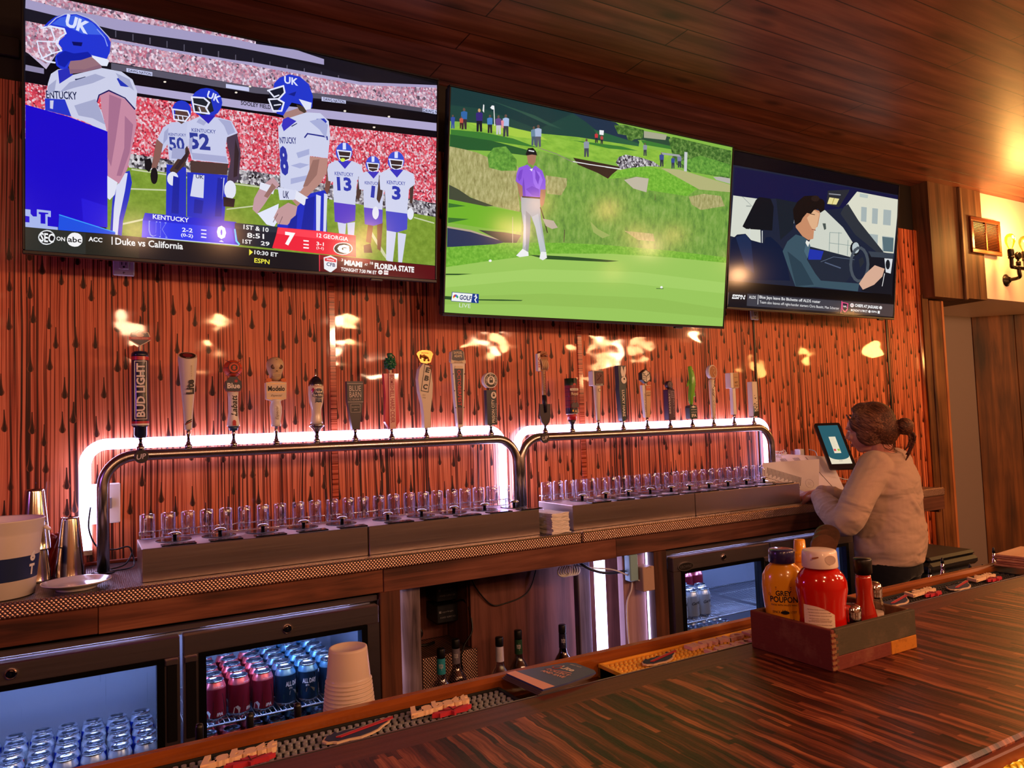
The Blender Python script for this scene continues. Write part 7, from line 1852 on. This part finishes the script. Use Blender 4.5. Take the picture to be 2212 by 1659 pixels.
b = MB().prism(rrect(-.074, .074, -.16, .16, .012), -.014, 0, 0, T); b.build('case', plain('#1c1a1e', .35), t)
b = MB().flat(rrect(-.057, .057, -.128, .142, .003), .0004, 0, T)
lo = [(.057*cos(rad(a)), -.072+.028*sin(rad(a))) for a in range(180, 361, 12)]
b.flat([(-.057, -.128), (.057, -.128)]+lo[::-1], .0006, 1, T).flat([(-.019, -.055), (.019, -.055), (.019, .06), (-.019, .06)], .0007, 1, T).flat([(-.017, -.04), (-.004, -.04), (-.004, -.026), (-.017, -.026)], .0009, 2, T).flat([(.004, -.04), (.017, -.04), (.017, -.026), (.004, -.026)], .0009, 3, T)
for k in range(9): b.flat([(-.014, .05-.008*k), (.012-.004*(k % 3), .05-.008*k), (.012-.004*(k % 3), .0515-.008*k), (-.014, .0515-.008*k)], .0009, 4, T)
b.text('toast', 0, -.108, .02, .006, .0009, 5, T)
b.build('display', [glow('#2c5c68', 1.), glow('#e8dcc0', 1.), glow('#d8404a', 1.), glow('#9cbc48', 1.), glow('#c8c0a8', 1.), glow('#6a5a58', 1.)], t)
MB().tube([(.0, .03, -.12), (.03, .08, -.15), (.06, .13, -.19), (.06, .13, 1.04-1.295)], .011, 10).lathe([(.055, 0), (.055, .008), (.02, .012)], 24, T=M4.Translation((.06, .13, ZC-1.295+.001))).build('stand', BLACK, t)
cable('charging_cable', [(3.66, 2.93, 1.27), (3.69, 2.91, 1.255), (3.67, 2.87, 1.2), (3.68, 2.8, 1.13), (3.72, 2.74, 1.1), (3.77, 2.73, 1.11), (3.74, 2.7, 1.12)], .0032, WHITEPL, 'white charging cable curling under the tablet')
t = thing('charger', 'white plug-in charger on a black socket strip left of the tablet', 'charger', (3.6, 2.95, 1.1))
MB().box(-.02, .02, -.02, .02, .13, .175, 0, .004).build('plug', WHITEPL, t); MB().box(-.025, .06, -.015, .03, -.062, .128, 0, .004).build('socket_strip', BLACK, t); MB().box(-.05, -.045, -.01, .02, -.062, .17).build('clear_holder', clear('#f0e8f0', .03, .15, .8), t)
b = MB(); rr = random.Random(9)
b.tube(smooth_path([(rr.uniform(-.06, .06), rr.uniform(-.02, .02), .03+rr.uniform(-.02, .03)) for k in range(16)], 5), .002, 5)
tag(b.build('cord_tangle', WHITEPL), 'tangle of thin pale cord on the counter behind the menu sheets', 'cord', None, (3.36, 2.9, 1.225))
t = thing('red_bottle', 'red sauce bottle with a white cap behind the bartender', 'sauce bottle', (4.02, 2.66, ZC+.001))
MB().lathe([(.03, 0), (.033, .004), (.033, .1), (.03, .125), (.022, .14)], 26, sy=.75).build('bottle', plain('#8a1418', .2, coat=.6), t); MB().lathe([(.026, .139), (.026, .165), (.024, .168), (0, .168)], 24).build('cap', plain('#ecc4a4', .35), t)
o = MB().lathe([(.075, 0), (.077, .002), (.077, .11), (.07, .14), (.05, .165), (.02, .178), (0, .18)], 30).lathe([(.08, -.0005), (.08, .006)], 30).build('clear_dome', clear('#eef0fa', .02, .14, .95)); tag(o, 'clear plastic dome on the end of the back counter behind the bartender', 'dome', None, (4.0, 2.82, ZC+.0015))
t = thing('waste_bin', 'black lidded bin at the end of the back counter', 'bin', (3.665, 2.265, 0))
MB().box(-.19, .19, -.13, .13, 0, .7, 0, .02).build('body', plain('#24262c', .5), t); MB().box(-.205, .205, -.145, .145, .7, .745, 0, .015).box(-.195, .195, -.135, .135, .745, .77, 0, .012).build('lid', plain('#1e1f24', .45), t); MB().box(-.05, .05, -.165, -.13, .66, .69, 0, .006).build('latch', plain('#3a3c44', .4), t)

# ------------------------------------------------------------------ niche below the counter
def liquor(x, y, cap, neck, label, text, lab, glass, fill=None):
    t = thing('liquor_bottle', lab, 'bottle', (x, y, .331), rad(-25), 'liquor bottles in the niche')
    MB().lathe([(.038, 0), (.041, .004), (.041, .15), (.0385, .17), (.028, .19), (.018, .205), (.0145, .225), (.014, .285)], 26, cap=(True, False)).build('glass_body', clear(glass, .02, .12, .9), t)
    if fill: MB().lathe([(.0375, .003), (.0375, .15), (.0345, .17), (.025, .188), (.014, .205), (.011, .225), (.011, .25)], 22).build('liquor', plain(fill, .15, coat=.8), t)
    b = MB().lathe([(.0165, .225), (.0156, .282)], 22, 0, cap=(False, False)); curve_text(b, text, 0, .255, .016, .03, 1, .0168, e=1.); b.build('neck_label', [plain(neck, .45), plain('#d8d8e0', .5)], t)
    b = MB().lathe([(.0415, .03), (.0415, .12)], 26, 0, cap=(False, False)); curve_text(b, text, 0, .085, .044, .024, 1, .0425, e=1., shear=.3); b.build('front_label', [plain(label, .45), plain('#e0e0e4' if label != '#e4e0e4' else '#3a3a44', .5)], t)
    MB().lathe([(.0155, .284), (.016, .287), (.016, .314), (.0145, .317), (0, .317)], 22).build('cap', cap, t)
liquor(1.137, 2.6, BLACK, '#2c94a8', '#2c94a8', 'recipe', 'clear liquor bottle with turquoise labels in the niche', '#dcdce4')
liquor(1.236, 2.68, BLACK, '#6a6474', '#5a5464', 'recipe', 'clear liquor bottle with grey neck label behind the turquoise one', '#b8b4c0')
liquor(1.386, 2.6, BLACK, '#c8c4e0', '#e4e0e4', 'NA', 'clear liquor bottle with a white label beside the metal ledge', '#e8e4ee')
liquor(1.494, 2.64, BLACK, '#1c4430', '#101414', 'recipe', 'liquor bottle with dark green neck label before the wood panel', '#b4bcb4')
liquor(1.681, 2.6, BLACK, '#1c1a2c', '#1c1620', 'recipe', 'dark purple liquor bottle standing left of the thick light strip', '#584860', '#1c0c1c')
for k, lab in enumerate(('upper black power supply box in the dark recess under the counter', 'lower black power supply box in the dark recess under the counter')):
    t = thing('power_supply', lab, 'power supply', (1.318-.0, 2.93, .79-.088*k), 0, 'power supplies in the recess')
    MB().box(-.078, .016, -.07, .06, -.036, .036, 0, .003).build('housing', plain('#1e1e24', .4), t)
    F = M4.Translation((0, -.0705, 0)) @ FRONT
    MB().text('superbright', -.03, .008, .05, .009, .0004, 0, F).flat([(-.07, .004), (-.06, .004), (-.06, .013), (-.07, .013)], .0004, 0, F).text('POWER SUPPLY 12V', -.03, -.014, .07, .007, .0004, 0, F).build('print', plain('#7a7a84', .5), t)
bl = BLACK
cable('dark_cable', [(1.14, 2.93, .86), (1.15, 2.9, .76), (1.14, 2.88, .7), (1.17, 2.86, .64), (1.14, 2.87, .6), (1.19, 2.88, .585), (1.24, 2.9, .583)], .006, bl, 'thick bundle of black cable hanging at the left of the dark recess')
cable('dark_cable', [(1.3, 2.95, .7), (1.335, 2.8, .76), (1.34, 2.74, .66), (1.3, 2.735, .6), (1.28, 2.73, .55), (1.29, 2.735, .5)], .004, bl, 'black cable dropping over the front of the metal ledge')
cable('dark_cable', [(1.33, 2.745, .9), (1.36, 2.74, .82), (1.43, 2.742, .74), (1.5, 2.742, .735), (1.6, 2.742, .76), (1.645, 2.74, .84), (1.65, 2.73, .92)], .003, bl, 'thin black wire sagging in front of the wood panel of the niche')
t = thing('white_cable_coil', 'coil of white cable tied under the counter beside the thick light strip', 'cable', (1.72, 2.6, .88))
MB().box(-.13, -.02, -.02, .02, .025, .04, 0, .004).build('adapter', WHITEPL, t)
b = MB()
for k in range(5): b.tube([(.0+.028*cos(a)+.012*k-.02, .01*sin(a*2), -.01+.03*sin(a)) for a in [2*pi*q/20 for q in range(20)]], .0032, 6, 0, True)
b.build('loops', WHITEPL, t)
MB().tube(smooth_path([(.03, 0, .0), (.08, -.04, -.01), (.16, -.1, -.02), (.24, -.13, -.06), (.29, -.14, -.085)], 6), .003, 6).build('lead', WHITEPL, t)
cable('white_cable', [(1.965, 2.49, .8), (1.955, 2.485, .77), (1.935, 2.49, .72), (1.932, 2.49, .62), (1.938, 2.49, .52), (1.945, 2.49, .4)], .0035, WHITEPL, 'white cord running down the pale board right of the thick light strip')
cable('blue_black_cable', [(1.74, 2.6, .915), (1.79, 2.55, .87), (1.86, 2.53, .845), (1.93, 2.49, .85)], .006, plain('#20243a', .4), 'short thick dark cord crossing the top of the thick light strip')
o = MB().box(-.022, .022, -.02, .02, -.055, .055, 0, .004).build('led_driver', plain('#8ab4c4', .4)); tag(o, 'slim pale blue transformer fixed at the top of the pale board', 'transformer', None, (1.955, 2.478, .865))
t = thing('junction_box', 'beige junction box fixed on the pale board beside the far cooler', 'junction box', (2.016, 2.462, .815))
MB().box(-.032, .03, -.022, .036, -.05, .05, 0, .003).build('box_body', plain('#b89a8c', .5), t)
MB().tube([(.016*cos(rad(a)), -.0225, .03+.02*sin(rad(a))) for a in range(40, 150, 10)], .0006, 4).build('knockout', plain('#7a625a', .5), t)

# ------------------------------------------------------------------ right wall: vent and sconce
t = thing('air_vent', 'brown metal air vent with louvres on the pale wall by the bulb lamp', 'vent', (5.618, 2.884, 2.711))
CO = plain('#7a4028', .35, .4); w2, h2 = .193, .13
MB().box(-w2, w2, -.016, 0, h2-.028, h2, 0, .003).box(-w2, w2, -.016, 0, -h2, -h2+.028, 0, .003).box(-w2, -w2+.03, -.016, 0, -h2+.028, h2-.028, 0, .003).box(w2-.03, w2, -.016, 0, -h2+.028, h2-.028, 0, .003).box(-.008, .008, -.014, 0, -h2+.028, h2-.028, 0, .002).build('frame', CO, t)
MB().box(-w2+.03, w2-.03, -.0015, -.0005, -h2+.028, h2-.028).build('duct', plain('#0c0807', .8), t)
b = MB()
for sx in (-1, 1):
    for k in range(17):
        z = -h2+.036+.0115*k; x0, x1 = (.009, w2-.031) if sx > 0 else (-w2+.031, -.009)
        b.add([(x0, -.012, z-.004), (x1, -.012, z-.004), (x1, -.003, z+.0035), (x0, -.003, z+.0035), (x0, -.0115, z-.0052), (x1, -.0115, z-.0052), (x1, -.0025, z+.0023), (x0, -.0025, z+.0023)], [(0, 1, 2, 3), (7, 6, 5, 4), (0, 4, 5, 1), (2, 6, 7, 3)], 0)
b.build('louvres', CO, t)
t = thing('wall_sconce', 'wall lamp of black pipe fittings with glowing amber bulbs on the pale wall', 'wall lamp', (5.895, 2.9, 2.415))
PIPE = plain('#2c2420', .35, .8)
MB().lathe([(.046, 0), (.046, .006), (.03, .012), (.02, .03)], 26, T=M4.Rotation(pi/2, 4, 'X')).build('flange', PIPE, t)
b = MB().tube(smooth_path([(0, -.02, 0), (-.01, -.08, 0), (-.04, -.115, .005), (-.055, -.12, .03), (-.058, -.12, .06)], 5), .013, 12).tube([(-.15, -.12, .065), (.04, -.12, .065)], .013, 12)
for x in (-.15, .04): b.tube(smooth_path([(x+(.03 if x < 0 else -.03), -.12, .065), (x, -.12, .068), (x, -.12, .1), (x, -.12, .13)], 4), .013, 12).lathe([(.017, .125), (.02, .13), (.02, .14), (.0165, .142), (.021, .148), (.021, .19), (.019, .195)], 18, T=M4.Translation((x, -.12, 0)))
b.lathe([(.016, .08), (.016, .11), (.01, .115)], 16, T=M4.Translation((-.058, -.12, 0))).lathe([(.026, 0), (.028, .004), (.028, .02), (.024, .024)], 22, T=M4.Translation((-.058, -.11, .155)) @ M4.Rotation(pi/2, 4, 'X')).tube([(-.058, -.12, .11), (-.058, -.12, .14)], .008, 8)
b.build('pipe_arm', PIPE, t)
for x in (-.15, .04):
    bb = MB().lathe([(.013, .19), (.016, .205), (.03, .24), (.034, .262), (.031, .285), (.018, .303), (0, .309)], 22, T=M4.Translation((x, -.12, 0))).build('bulb', clear('#ffd880', .02, .1, .5), t)
    MB().lathe([(.006, .2), (.014, .225), (.0175, .25), (.013, .28), (0, .285)], 14, T=M4.Translation((x, -.12, 0))).build('filament', glow('#ffd25a', 14., True, 'filament'), bb)
# ------------------------------------------------------------------ bartender
def metaform(parts, voxel, smooth=2, factor=.5):
    """grow one continuous surface from overlapping rounded volumes"""
    me = parts.mesh('form', [plain('#808080')]); ob = bpy.data.objects.new('form', me); COL.objects.link(ob)
    r = ob.modifiers.new('remesh', 'REMESH'); r.mode = 'VOXEL'; r.voxel_size = voxel; r.use_smooth_shade = True
    s = ob.modifiers.new('smooth', 'SMOOTH'); s.iterations = smooth; s.factor = factor
    dg = bpy.context.evaluated_depsgraph_get(); dg.update()
    out = bpy.data.meshes.new_from_object(ob.evaluated_get(dg)); bpy.data.objects.remove(ob); bpy.data.meshes.remove(me)
    out.polygons.foreach_set('use_smooth', [True]*len(out.polygons)); return out
def limb(b, pts, rs, seg=16, n=5, flat=1.):
    P = smooth_path(pts, n); m = len(pts)-1; R = []
    for i in range(len(P)):
        t = min(i/n, m-1e-6); k = int(t); f = t-k; f = f*f*(3-2*f); R.append(rs[k]*(1-f)+rs[k+1]*f)
    b.tube(P, R, seg, 0, flat=flat)
    for e, r in ((P[0], R[0]), (P[-1], R[-1])): ball(b, e, r, r, r*flat if flat < 1 else r)
def ball(b, c, rx, ry, rz, rot=None, seg=20):
    T = M4.Translation(c)
    if rot: T = T @ rot
    n = 12; b.lathe([(0, -rz)]+[(sin(pi*k/n), -rz*cos(pi*k/n)) for k in range(1, n)]+[(0, rz)], seg, 0, T=T @ M4.Scale(rx, 4, (1, 0, 0)) @ M4.Scale(ry, 4, (0, 1, 0)), cap=(False, False))
def torso(b, rows, seg=30):
    """rows: centre x, y, z, half width, half depth"""
    vs = []; fs = []
    for cx, cy_, cz, w, d in rows:
        for k in range(seg):
            a = 2*pi*k/seg; c, s_ = cos(a), sin(a); e = .82
            vs.append((cx+w*math.copysign(abs(c)**e, c), cy_+d*math.copysign(abs(s_)**e, s_), cz))
    n = len(rows)
    for i in range(n-1):
        for k in range(seg): k2 = (k+1) % seg; fs.append((i*seg+k, i*seg+k2, (i+1)*seg+k2, (i+1)*seg+k))
    fs.append(tuple(range(seg))[::-1]); fs.append(tuple((n-1)*seg+k for k in range(seg))); b.add(vs, fs, 0, True)
PX, PY = 3.17, 2.13
A_B = rad(15)                      # she faces the counter, turned a little to her left
RB = M4.Rotation(A_B, 4, 'Z')
def wl(x, y, z): q = V((x-PX, y-PY, 0)); q = RB.inverted() @ q; return V((q.x, q.y, z))   # room position in her own frame
HT = 1.505
# joints in her frame (x to her right, y forward)
shL, shR = V((-.152, -.005, 1.228)), V((.152, -.005, 1.228))
elL = wl(2.845, 2.115, 1.012); wrL = wl(3.035, 2.395, 1.083); haL = wl(3.07, 2.45, 1.075)
elR = wl(3.36, 2.33, 1.0); wrR = wl(3.17, 2.485, 1.088); haR = wl(3.115, 2.52, 1.08)
headC = V((-.05, .04, 1.4)); HR = M4.Rotation(rad(8), 4, 'Z') @ M4.Rotation(rad(-14), 4, 'X')
def hd(x, y, z): return headC+(HR @ V((x, y, z)))
b = MB()
ball(b, hd(0, -.012, .02), .072, .09, .083, HR); ball(b, hd(0, .03, -.03), .057, .062, .072, HR); ball(b, hd(0, .052, -.078), .03, .028, .022, HR); ball(b, hd(0, .055, .02), .05, .034, .045, HR)
b.tube([hd(0, .086, .012), hd(0, .1, -.012), hd(0, .106, -.022)], [.007, .0105, .0125], 12); ball(b, hd(-.01, .094, -.026), .008, .008, .007); ball(b, hd(.01, .094, -.026), .008, .008, .007)
ball(b, hd(0, .085, -.05), .02, .011, .0062, HR); ball(b, hd(0, .083, -.06), .018, .011, .0066, HR)
for s_ in (-1, 1):
    ball(b, hd(.028*s_, .075, -.022), .02, .016, .018, HR); ball(b, hd(.027*s_, .083, .024), .02, .01, .006, HR); ball(b, hd(.073*s_, -.005, -.012), .009, .018, .03, HR)
b.tube([hd(0, -.03, -.05), V((-.026, .0, 1.29)), V((0, -.02, 1.22))], [.052, .05, .062], 18)
torso(b, [(0, 0, .78, .15, .105), (0, 0, .9, .135, .1), (0, -.005, 1.02, .125, .095), (0, -.005, 1.15, .145, .1), (0, -.01, 1.23, .14, .075), (0, -.012, 1.265, .07, .055)])
for s_, sh, el, wr in ((-1, shL, elL, wrL), (1, shR, elR, wrR)):
    limb(b, [sh, (sh+el)/2, el, (el*.55+wr*.45), wr], [.046, .042, .036, .034, .0245])
    limb(b, [(.082*s_, 0, .8), (.085*s_, .01, .62), (.082*s_, .01, .45), (.082*s_, -.01, .3), (.08*s_, -.02, .09)], [.095, .08, .058, .054, .036])
    limb(b, [(.08*s_, -.03, .045), (.085*s_, .06, .035), (.09*s_, .13, .025)], [.038, .036, .026])
def hand(b, wr, pc, palm_n, curl, thumb_side):
    """palm from wrist to knuckles, four fingers of different length and a thumb from the side"""
    f = (pc-wr).normalized(); n = (palm_n-f*f.dot(palm_n)).normalized(); s_ = f.cross(n)*thumb_side
    for k in range(4):
        o = s_*(.0255-.017*k); base = wr+f*(.074-.003*abs(k-1)**1.3)+o
        b.tube([wr+f*.004+o*.6, wr+f*.04+o*.92, base], [.013, .0125, .0105], 10)
        L = (.068, .076, .07, .056)[k]; a = curl*(1+.12*k); p = base; d = f.copy(); pts = [p]
        for q, w in enumerate((.46, .3, .24)):
            ang = a*(.55, 1.25, 1.7)[q]; d = (f*cos(ang)+n*sin(ang)+s_*(.05-.035*k)).normalized(); p = p+d*L*w; pts.append(p)
        b.tube(pts, [.0095, .0088, .0078, .0062], 10)
        for q, r in zip(pts, (.0095, .0088, .0078, .0062)): ball(b, q, r, r, r, None, 10)
    t0 = wr+f*.018+s_*.026; t1 = wr+f*.045+s_*.046+n*.012; t2 = t1+f*.026+s_*.006+n*.012; t3 = t2+f*.02-s_*.004+n*.009
    b.tube([wr+f*.01+s_*.012, t0, t1, t2, t3], [.015, .0145, .0105, .009, .0068], 10); ball(b, t3, .0068, .0068, .0068, None, 10)
hand(b, wrL, haL, V((.35, .1, -1.)), .75, 1); hand(b, wrR, haR, V((-.3, .2, -1.)), .6, -1)
SKINT = NT('skin'); n1 = SKINT.noise(SKINT.coord(), 30, 3); SKIN = SKINT.done(SKINT.bsdf(SKINT.mix(SKINT.math('MULTIPLY', n1, .5), '#d89684', '#c47c6c'), .5, 0, .35, sub=.15))
me = metaform(b, .0042, 2, .5); me.materials.clear(); me.materials.append(SKIN)
person = bpy.data.objects.new('person', me); COL.objects.link(person)
tag(person, 'person in beige sweatshirt and black trousers, brown hair bun, handling menu sheets', 'person', None, (PX, PY, 0), A_B)
# eyes, brows and lips on the turned face
e_ = MB()
for s_ in (-1, 1):
    ball(e_, hd(.027*s_, .0745, .0085), .0125, .0085, .0075, HR, 14)
e_.build('eyes', plain('#e8dcd4', .2), person)
e_ = MB()
for s_ in (-1, 1):
    ball(e_, hd(.027*s_, .0808, .0085), .0052, .003, .0055, HR, 12); e_.tube([hd(.014*s_, .083, .027), hd(.027*s_, .0835, .031), hd(.042*s_, .073, .027)], [.0022, .0028, .0012], 6); e_.tube([hd(.014*s_, .081, .0135), hd(.027*s_, .083, .0168), hd(.04*s_, .0745, .0125)], .0014, 5)
e_.build('brows_and_lashes', plain('#2a1814', .6), person)
e_ = MB(); e_.tube([hd(-.019, .087, -.054), hd(-.007, .097, -.0515), hd(0, .0965, -.0525), hd(.007, .097, -.0515), hd(.019, .087, -.054)], [.0015, .0034, .003, .0034, .0015], 8).tube([hd(-.016, .088, -.0565), hd(0, .0965, -.0595), hd(.016, .088, -.0565)], [.0015, .0042, .0015], 8); e_.build('lips', plain('#b0605c', .4), person)
# sweatshirt
b = MB()
torso(b, [(0, .0, .8, .168, .125), (0, .0, .82, .178, .135), (.0, -.004, .86, .186, .14), (0, -.008, .93, .183, .137), (0, -.008, 1.02, .174, .13), (0, -.008, 1.1, .176, .128), (0, -.01, 1.17, .178, .122), (0, -.012, 1.225, .165, .1), (0, -.012, 1.255, .115, .08), (-.002, -.012, 1.275, .076, .066), (-.004, -.01, 1.288, .068, .06)], 36)
for s_, sh, el, wr in ((-1, shL, elL, wrL), (1, shR, elR, wrR)):
    m1, m2 = (sh+el)/2+V((.008*s_, -.008, 0)), el*.5+wr*.5
    limb(b, [sh+V((-.02*s_, 0, .0)), m1, el+V((0, -.006, -.008)), m2+V((0, 0, -.016)), wr-(wr-el).normalized()*.045], [.076, .07, .066, .06, .044])
    q = (wr-el).normalized(); limb(b, [wr-q*.06, wr-q*.01], [.042, .0355])
rr = random.Random(11)
def fold(pts, r): b.tube(smooth_path(pts, 4), [r*.4]+[r*1.35]*(4*(len(pts)-1)-1)+[r*.4], 10)
for z, y0, r in ((.875, -.128, .013), (.9, -.132, .011), (.935, -.13, .012), (.97, -.124, .009)):   # gathers above the hem and across the back
    fold([(.17, y0*.35, z+.01), (.12, y0*.85, z+.02), (.03, y0*1.0, z-.004), (-.06, y0*.98, z-.018), (-.13, y0*.7, z-.02)], r)
fold([(.12, -.1, 1.13), (.06, -.125, 1.085), (-.02, -.13, 1.06)], .01); fold([(-.1, -.105, 1.13), (-.06, -.126, 1.07), (.0, -.13, 1.02)], .012)
for k in range(4):                 # rings of cloth along the sleeves
    for el, wr in ((elL, wrL), (elR, wrR)):
        q = el*(1-.2-.19*k)+wr*(.2+.19*k); d = (wr-el).normalized(); u1 = d.cross(V((0, 0, 1))).normalized(); u2 = u1.cross(d); R = .062-.0055*k
        b.tube([q+(u1*cos(a)+u2*sin(a))*R*.93+d*.012*sin(a*2+k)-V((0, 0, .012*(1-k/4))) for a in [2*pi*i/18 for i in range(18)]], .0085, 8, 0, True)
b.tube([(.167*cos(a), .003+.124*sin(a), .806) for a in [2*pi*i/36 for i in range(36)]], .016, 10, 0, True)
SW = mat_fabric('beige_sweatshirt', '#c8aa98', '#b09080', 1400, .6)
me = metaform(b, .0065, 2, .5); me.materials.clear(); me.materials.append(SW)
o = bpy.data.objects.new('sweatshirt', me); COL.objects.link(o); o.parent = person
o = MB().tube([(-.004+.069*cos(a), -.012+.061*sin(a), 1.288+.012*sin(a)) for a in [2*pi*i/30 for i in range(30)]], .009, 10, 0, True).build('collar', SW, person)
# trousers
b = MB(); torso(b, [(0, 0, .74, .17, .122), (0, 0, .8, .165, .12), (0, 0, .84, .155, .115)])
for s_ in (-1, 1): limb(b, [(.083*s_, 0, .78), (.088*s_, .01, .6), (.085*s_, .01, .45), (.084*s_, -.01, .28), (.082*s_, -.02, .09)], [.103, .09, .07, .063, .058])
me = metaform(b, .01, 3); me.materials.clear(); me.materials.append(mat_fabric('black_trousers', '#16161e', '#0c0c12', 1200, .3))
o = bpy.data.objects.new('trousers', me); COL.objects.link(o); o.parent = person
b = MB()
for s_ in (-1, 1): limb(b, [(.08*s_, -.035, .045), (.085*s_, .06, .04), (.09*s_, .14, .03)], [.046, .044, .032])
me = metaform(b, .008, 2); me.materials.clear(); me.materials.append(BLACKM)
o = bpy.data.objects.new('shoes', me); COL.objects.link(o); o.parent = person
# hair combed back into a low bun, made of many thick locks
HT_ = NT('brown_hair'); hx_, hy_, hz_ = HT_.sep(HT_.coord()); hc = HT_.comb(hx_, HT_.math('MULTIPLY_ADD', hz_, -.035, HT_.math('MULTIPLY', hy_, -.05)), HT_.math('MULTIPLY_ADD', hz_, .83, HT_.math('MULTIPLY', hy_, -.55))); hn = HT_.noise(hc, 260, 3, .6); h2_ = HT_.noise(HT_.coord(), 9, 2)
hcol = HT_.ramp(HT_.math('MULTIPLY_ADD', HT_.math('SUBTRACT', h2_, .5), .6, hn), [(.3, '#2a150e'), (.5, '#573222'), (.72, '#966246')])
HAIR = HT_.done(HT_.bsdf(hcol, .6, 0, .3, normal=HT_.bump(hn, .35, .001)))
b = MB()
ball(b, hd(0, -.026, .026), .083, .096, .092, HR, 26); ball(b, hd(0, -.05, -.012), .077, .074, .086, HR, 26)
for s_ in (-1, 1): ball(b, hd(.06*s_, .0, -.022), .022, .05, .056, HR @ M4.Rotation(rad(18), 4, 'X'), 20); ball(b, hd(.061*s_, .03, .03), .018, .034, .04, HR, 20)
bun = hd(.012, -.142, -.03)
tie = hd(.006, -.1, -.045)
rr = random.Random(4)
for k in range(46):
    a = rad(-128+256*k/45); x = .076*sin(a); z = .088*cos(a)
    p0 = hd(x*.92, .046-.016*abs(sin(a))-.016*(abs(a) > 1.9), .028+z*.86); p1 = hd(x*1.06, .0, .03+z*.98 if z > 0 else .02+z*.75); p2 = hd(x*.98, -.062, .012+z*.72 if z > 0 else -.004+z*.6)
    b.tube(smooth_path([p0, p1, p2, tie+V((rr.uniform(-.012, .012), rr.uniform(-.01, .01), rr.uniform(-.018, .018)))], 5), [.006+.004*min(1, i/8) for i in range(16)], 8)
for k in range(9):                # strands beside the face
    for s_ in (-1, 1):
        z0 = .075-.014*k; b.tube(smooth_path([hd(.03*s_+.034*s_*k/8, .069-.003*k, .085-.008*k), hd(.0665*s_, .05-.003*k, .045-.012*k), hd(.072*s_, .02, -.02-.006*k), hd(.062*s_, -.03, -.05-.003*k), tie], 4), [.005]*17, 7)
for k in range(7):                # the bun: crossing loops
    a0 = 2*pi*k/7; ax = V((cos(a0), .5*sin(a0), sin(a0))).normalized(); u1 = ax.cross(V((.2, 1, .1))).normalized(); u2 = ax.cross(u1)
    b.tube([bun+(u1*cos(a)+u2*sin(a)*.85)*.027+ax*.008*sin(2*a) for a in [2*pi*i/16 for i in range(16)]], .013, 8, 0, True)
ball(b, bun, .028, .03, .028)
for k in range(7):                # loose tails under the bun
    x = rr.uniform(-.022, .03); b.tube(smooth_path([bun+V((x*.5, .005, -.012)), bun+V((x+.008, -.012-.004*k, -.045)), bun+V((x*1.2+.012, -.006, -.08-.007*k)), bun+V((x*1.4+.006, .012, -.1-.01*k))], 4), [.009, .009, .008, .0075, .007, .0065, .006, .0055, .005, .0045, .004, .003, .002], 7)
me = metaform(b, .0035, 1, .4); me.materials.clear(); me.materials.append(HAIR)
o = bpy.data.objects.new('hair', me); COL.objects.link(o); o.parent = person
b = MB()
for k in range(14):               # fine flyaway strands
    s_ = -1 if k % 2 else 1; b.tube(smooth_path([hd(.05*s_, -.05, -.07), hd(.05*s_+rr.uniform(-.02, .02), -.06+rr.uniform(-.02, .03), -.1), hd(.03*s_+rr.uniform(-.03, .03), -.08+rr.uniform(-.04, .03), -.125+rr.uniform(-.01, .01))], 4), .0011, 4)
b.build('loose_strands', HAIR, person)
# ------------------------------------------------------------------ lamps of the room and added fill lights
def lamp(kind, name, loc, power, col, size=.05, rot=None, size_y=None):
    l = bpy.data.lights.new(name, kind); l.energy = power; l.color = col
    if kind == 'AREA':
        l.size = size
        if size_y: l.shape = 'RECTANGLE'; l.size_y = size_y
    else: l.shadow_soft_size = size
    o = bpy.data.objects.new(name, l); COL.objects.link(o); o.location = loc
    if rot: o.rotation_euler = rot
    return o
WARM = (1., .46, .19)
# bulbs hanging in the room behind the camera
for x, y, z, p in ((5.5, -2., 2.75, 60), (4.5, -2., 2.7, 60), (5.9, -1.9, 2.5, 40), (6.6, -2., 2.55, 40), (5.7, -2., 2.02, 24), (4.1, -2., 2.4, 50), (1.2, -2.6, 2.5, 80), (-.8, -2.2, 2.4, 70), (2.6, -2.2, 2.6, 80)):
    lamp('POINT', 'hanging_bulb', (x, y, z), p*.62, WARM, .09)
# fill lights added in a row over the customers' side to brighten the fronts
for x, p in ((-1.4, 30), (.3, 42), (2., 74), (3.6, 60), (5.2, 60)):
    lamp('POINT', 'bar_fill_light', (x, -.75, 2.35), p*.6, (1., .53, .3), .08)
lamp('POINT', 'bar_fill_light', (2.2, -.2, 1.95), 22, (1., .6, .36), .06)  # added out of view to brighten the crate on the bar
lamp('POINT', 'end_fill_light', (4.9, .9, 2.3), 34, (1., .5, .22), .06)  # unseen warm lamp added to brighten the hall end
for x, y, z, p in ((6.5, 1.6, 2.08, 16), (5.9, 1.3, 2.0, 12), (6.9, 1.9, 1.95, 10), (5.4, 1.1, 1.92, 10)): lamp('POINT', 'end_bulb', (x, y, z), p, (1., .46, .12), .07)
lamp('POINT', 'sconce_lamp', (5.745, 2.7, 2.72), 15, (1., .5, .13), .04)
lamp('POINT', 'sconce_lamp', (5.935, 2.7, 2.72), 11, (1., .5, .13), .04)
lamp('POINT', 'purple_fill_light', (-1.7, 1.75, 1.7), 15, (.62, .2, 1.), .1)  # unseen purple light, added for the magenta tint at the counter's left end
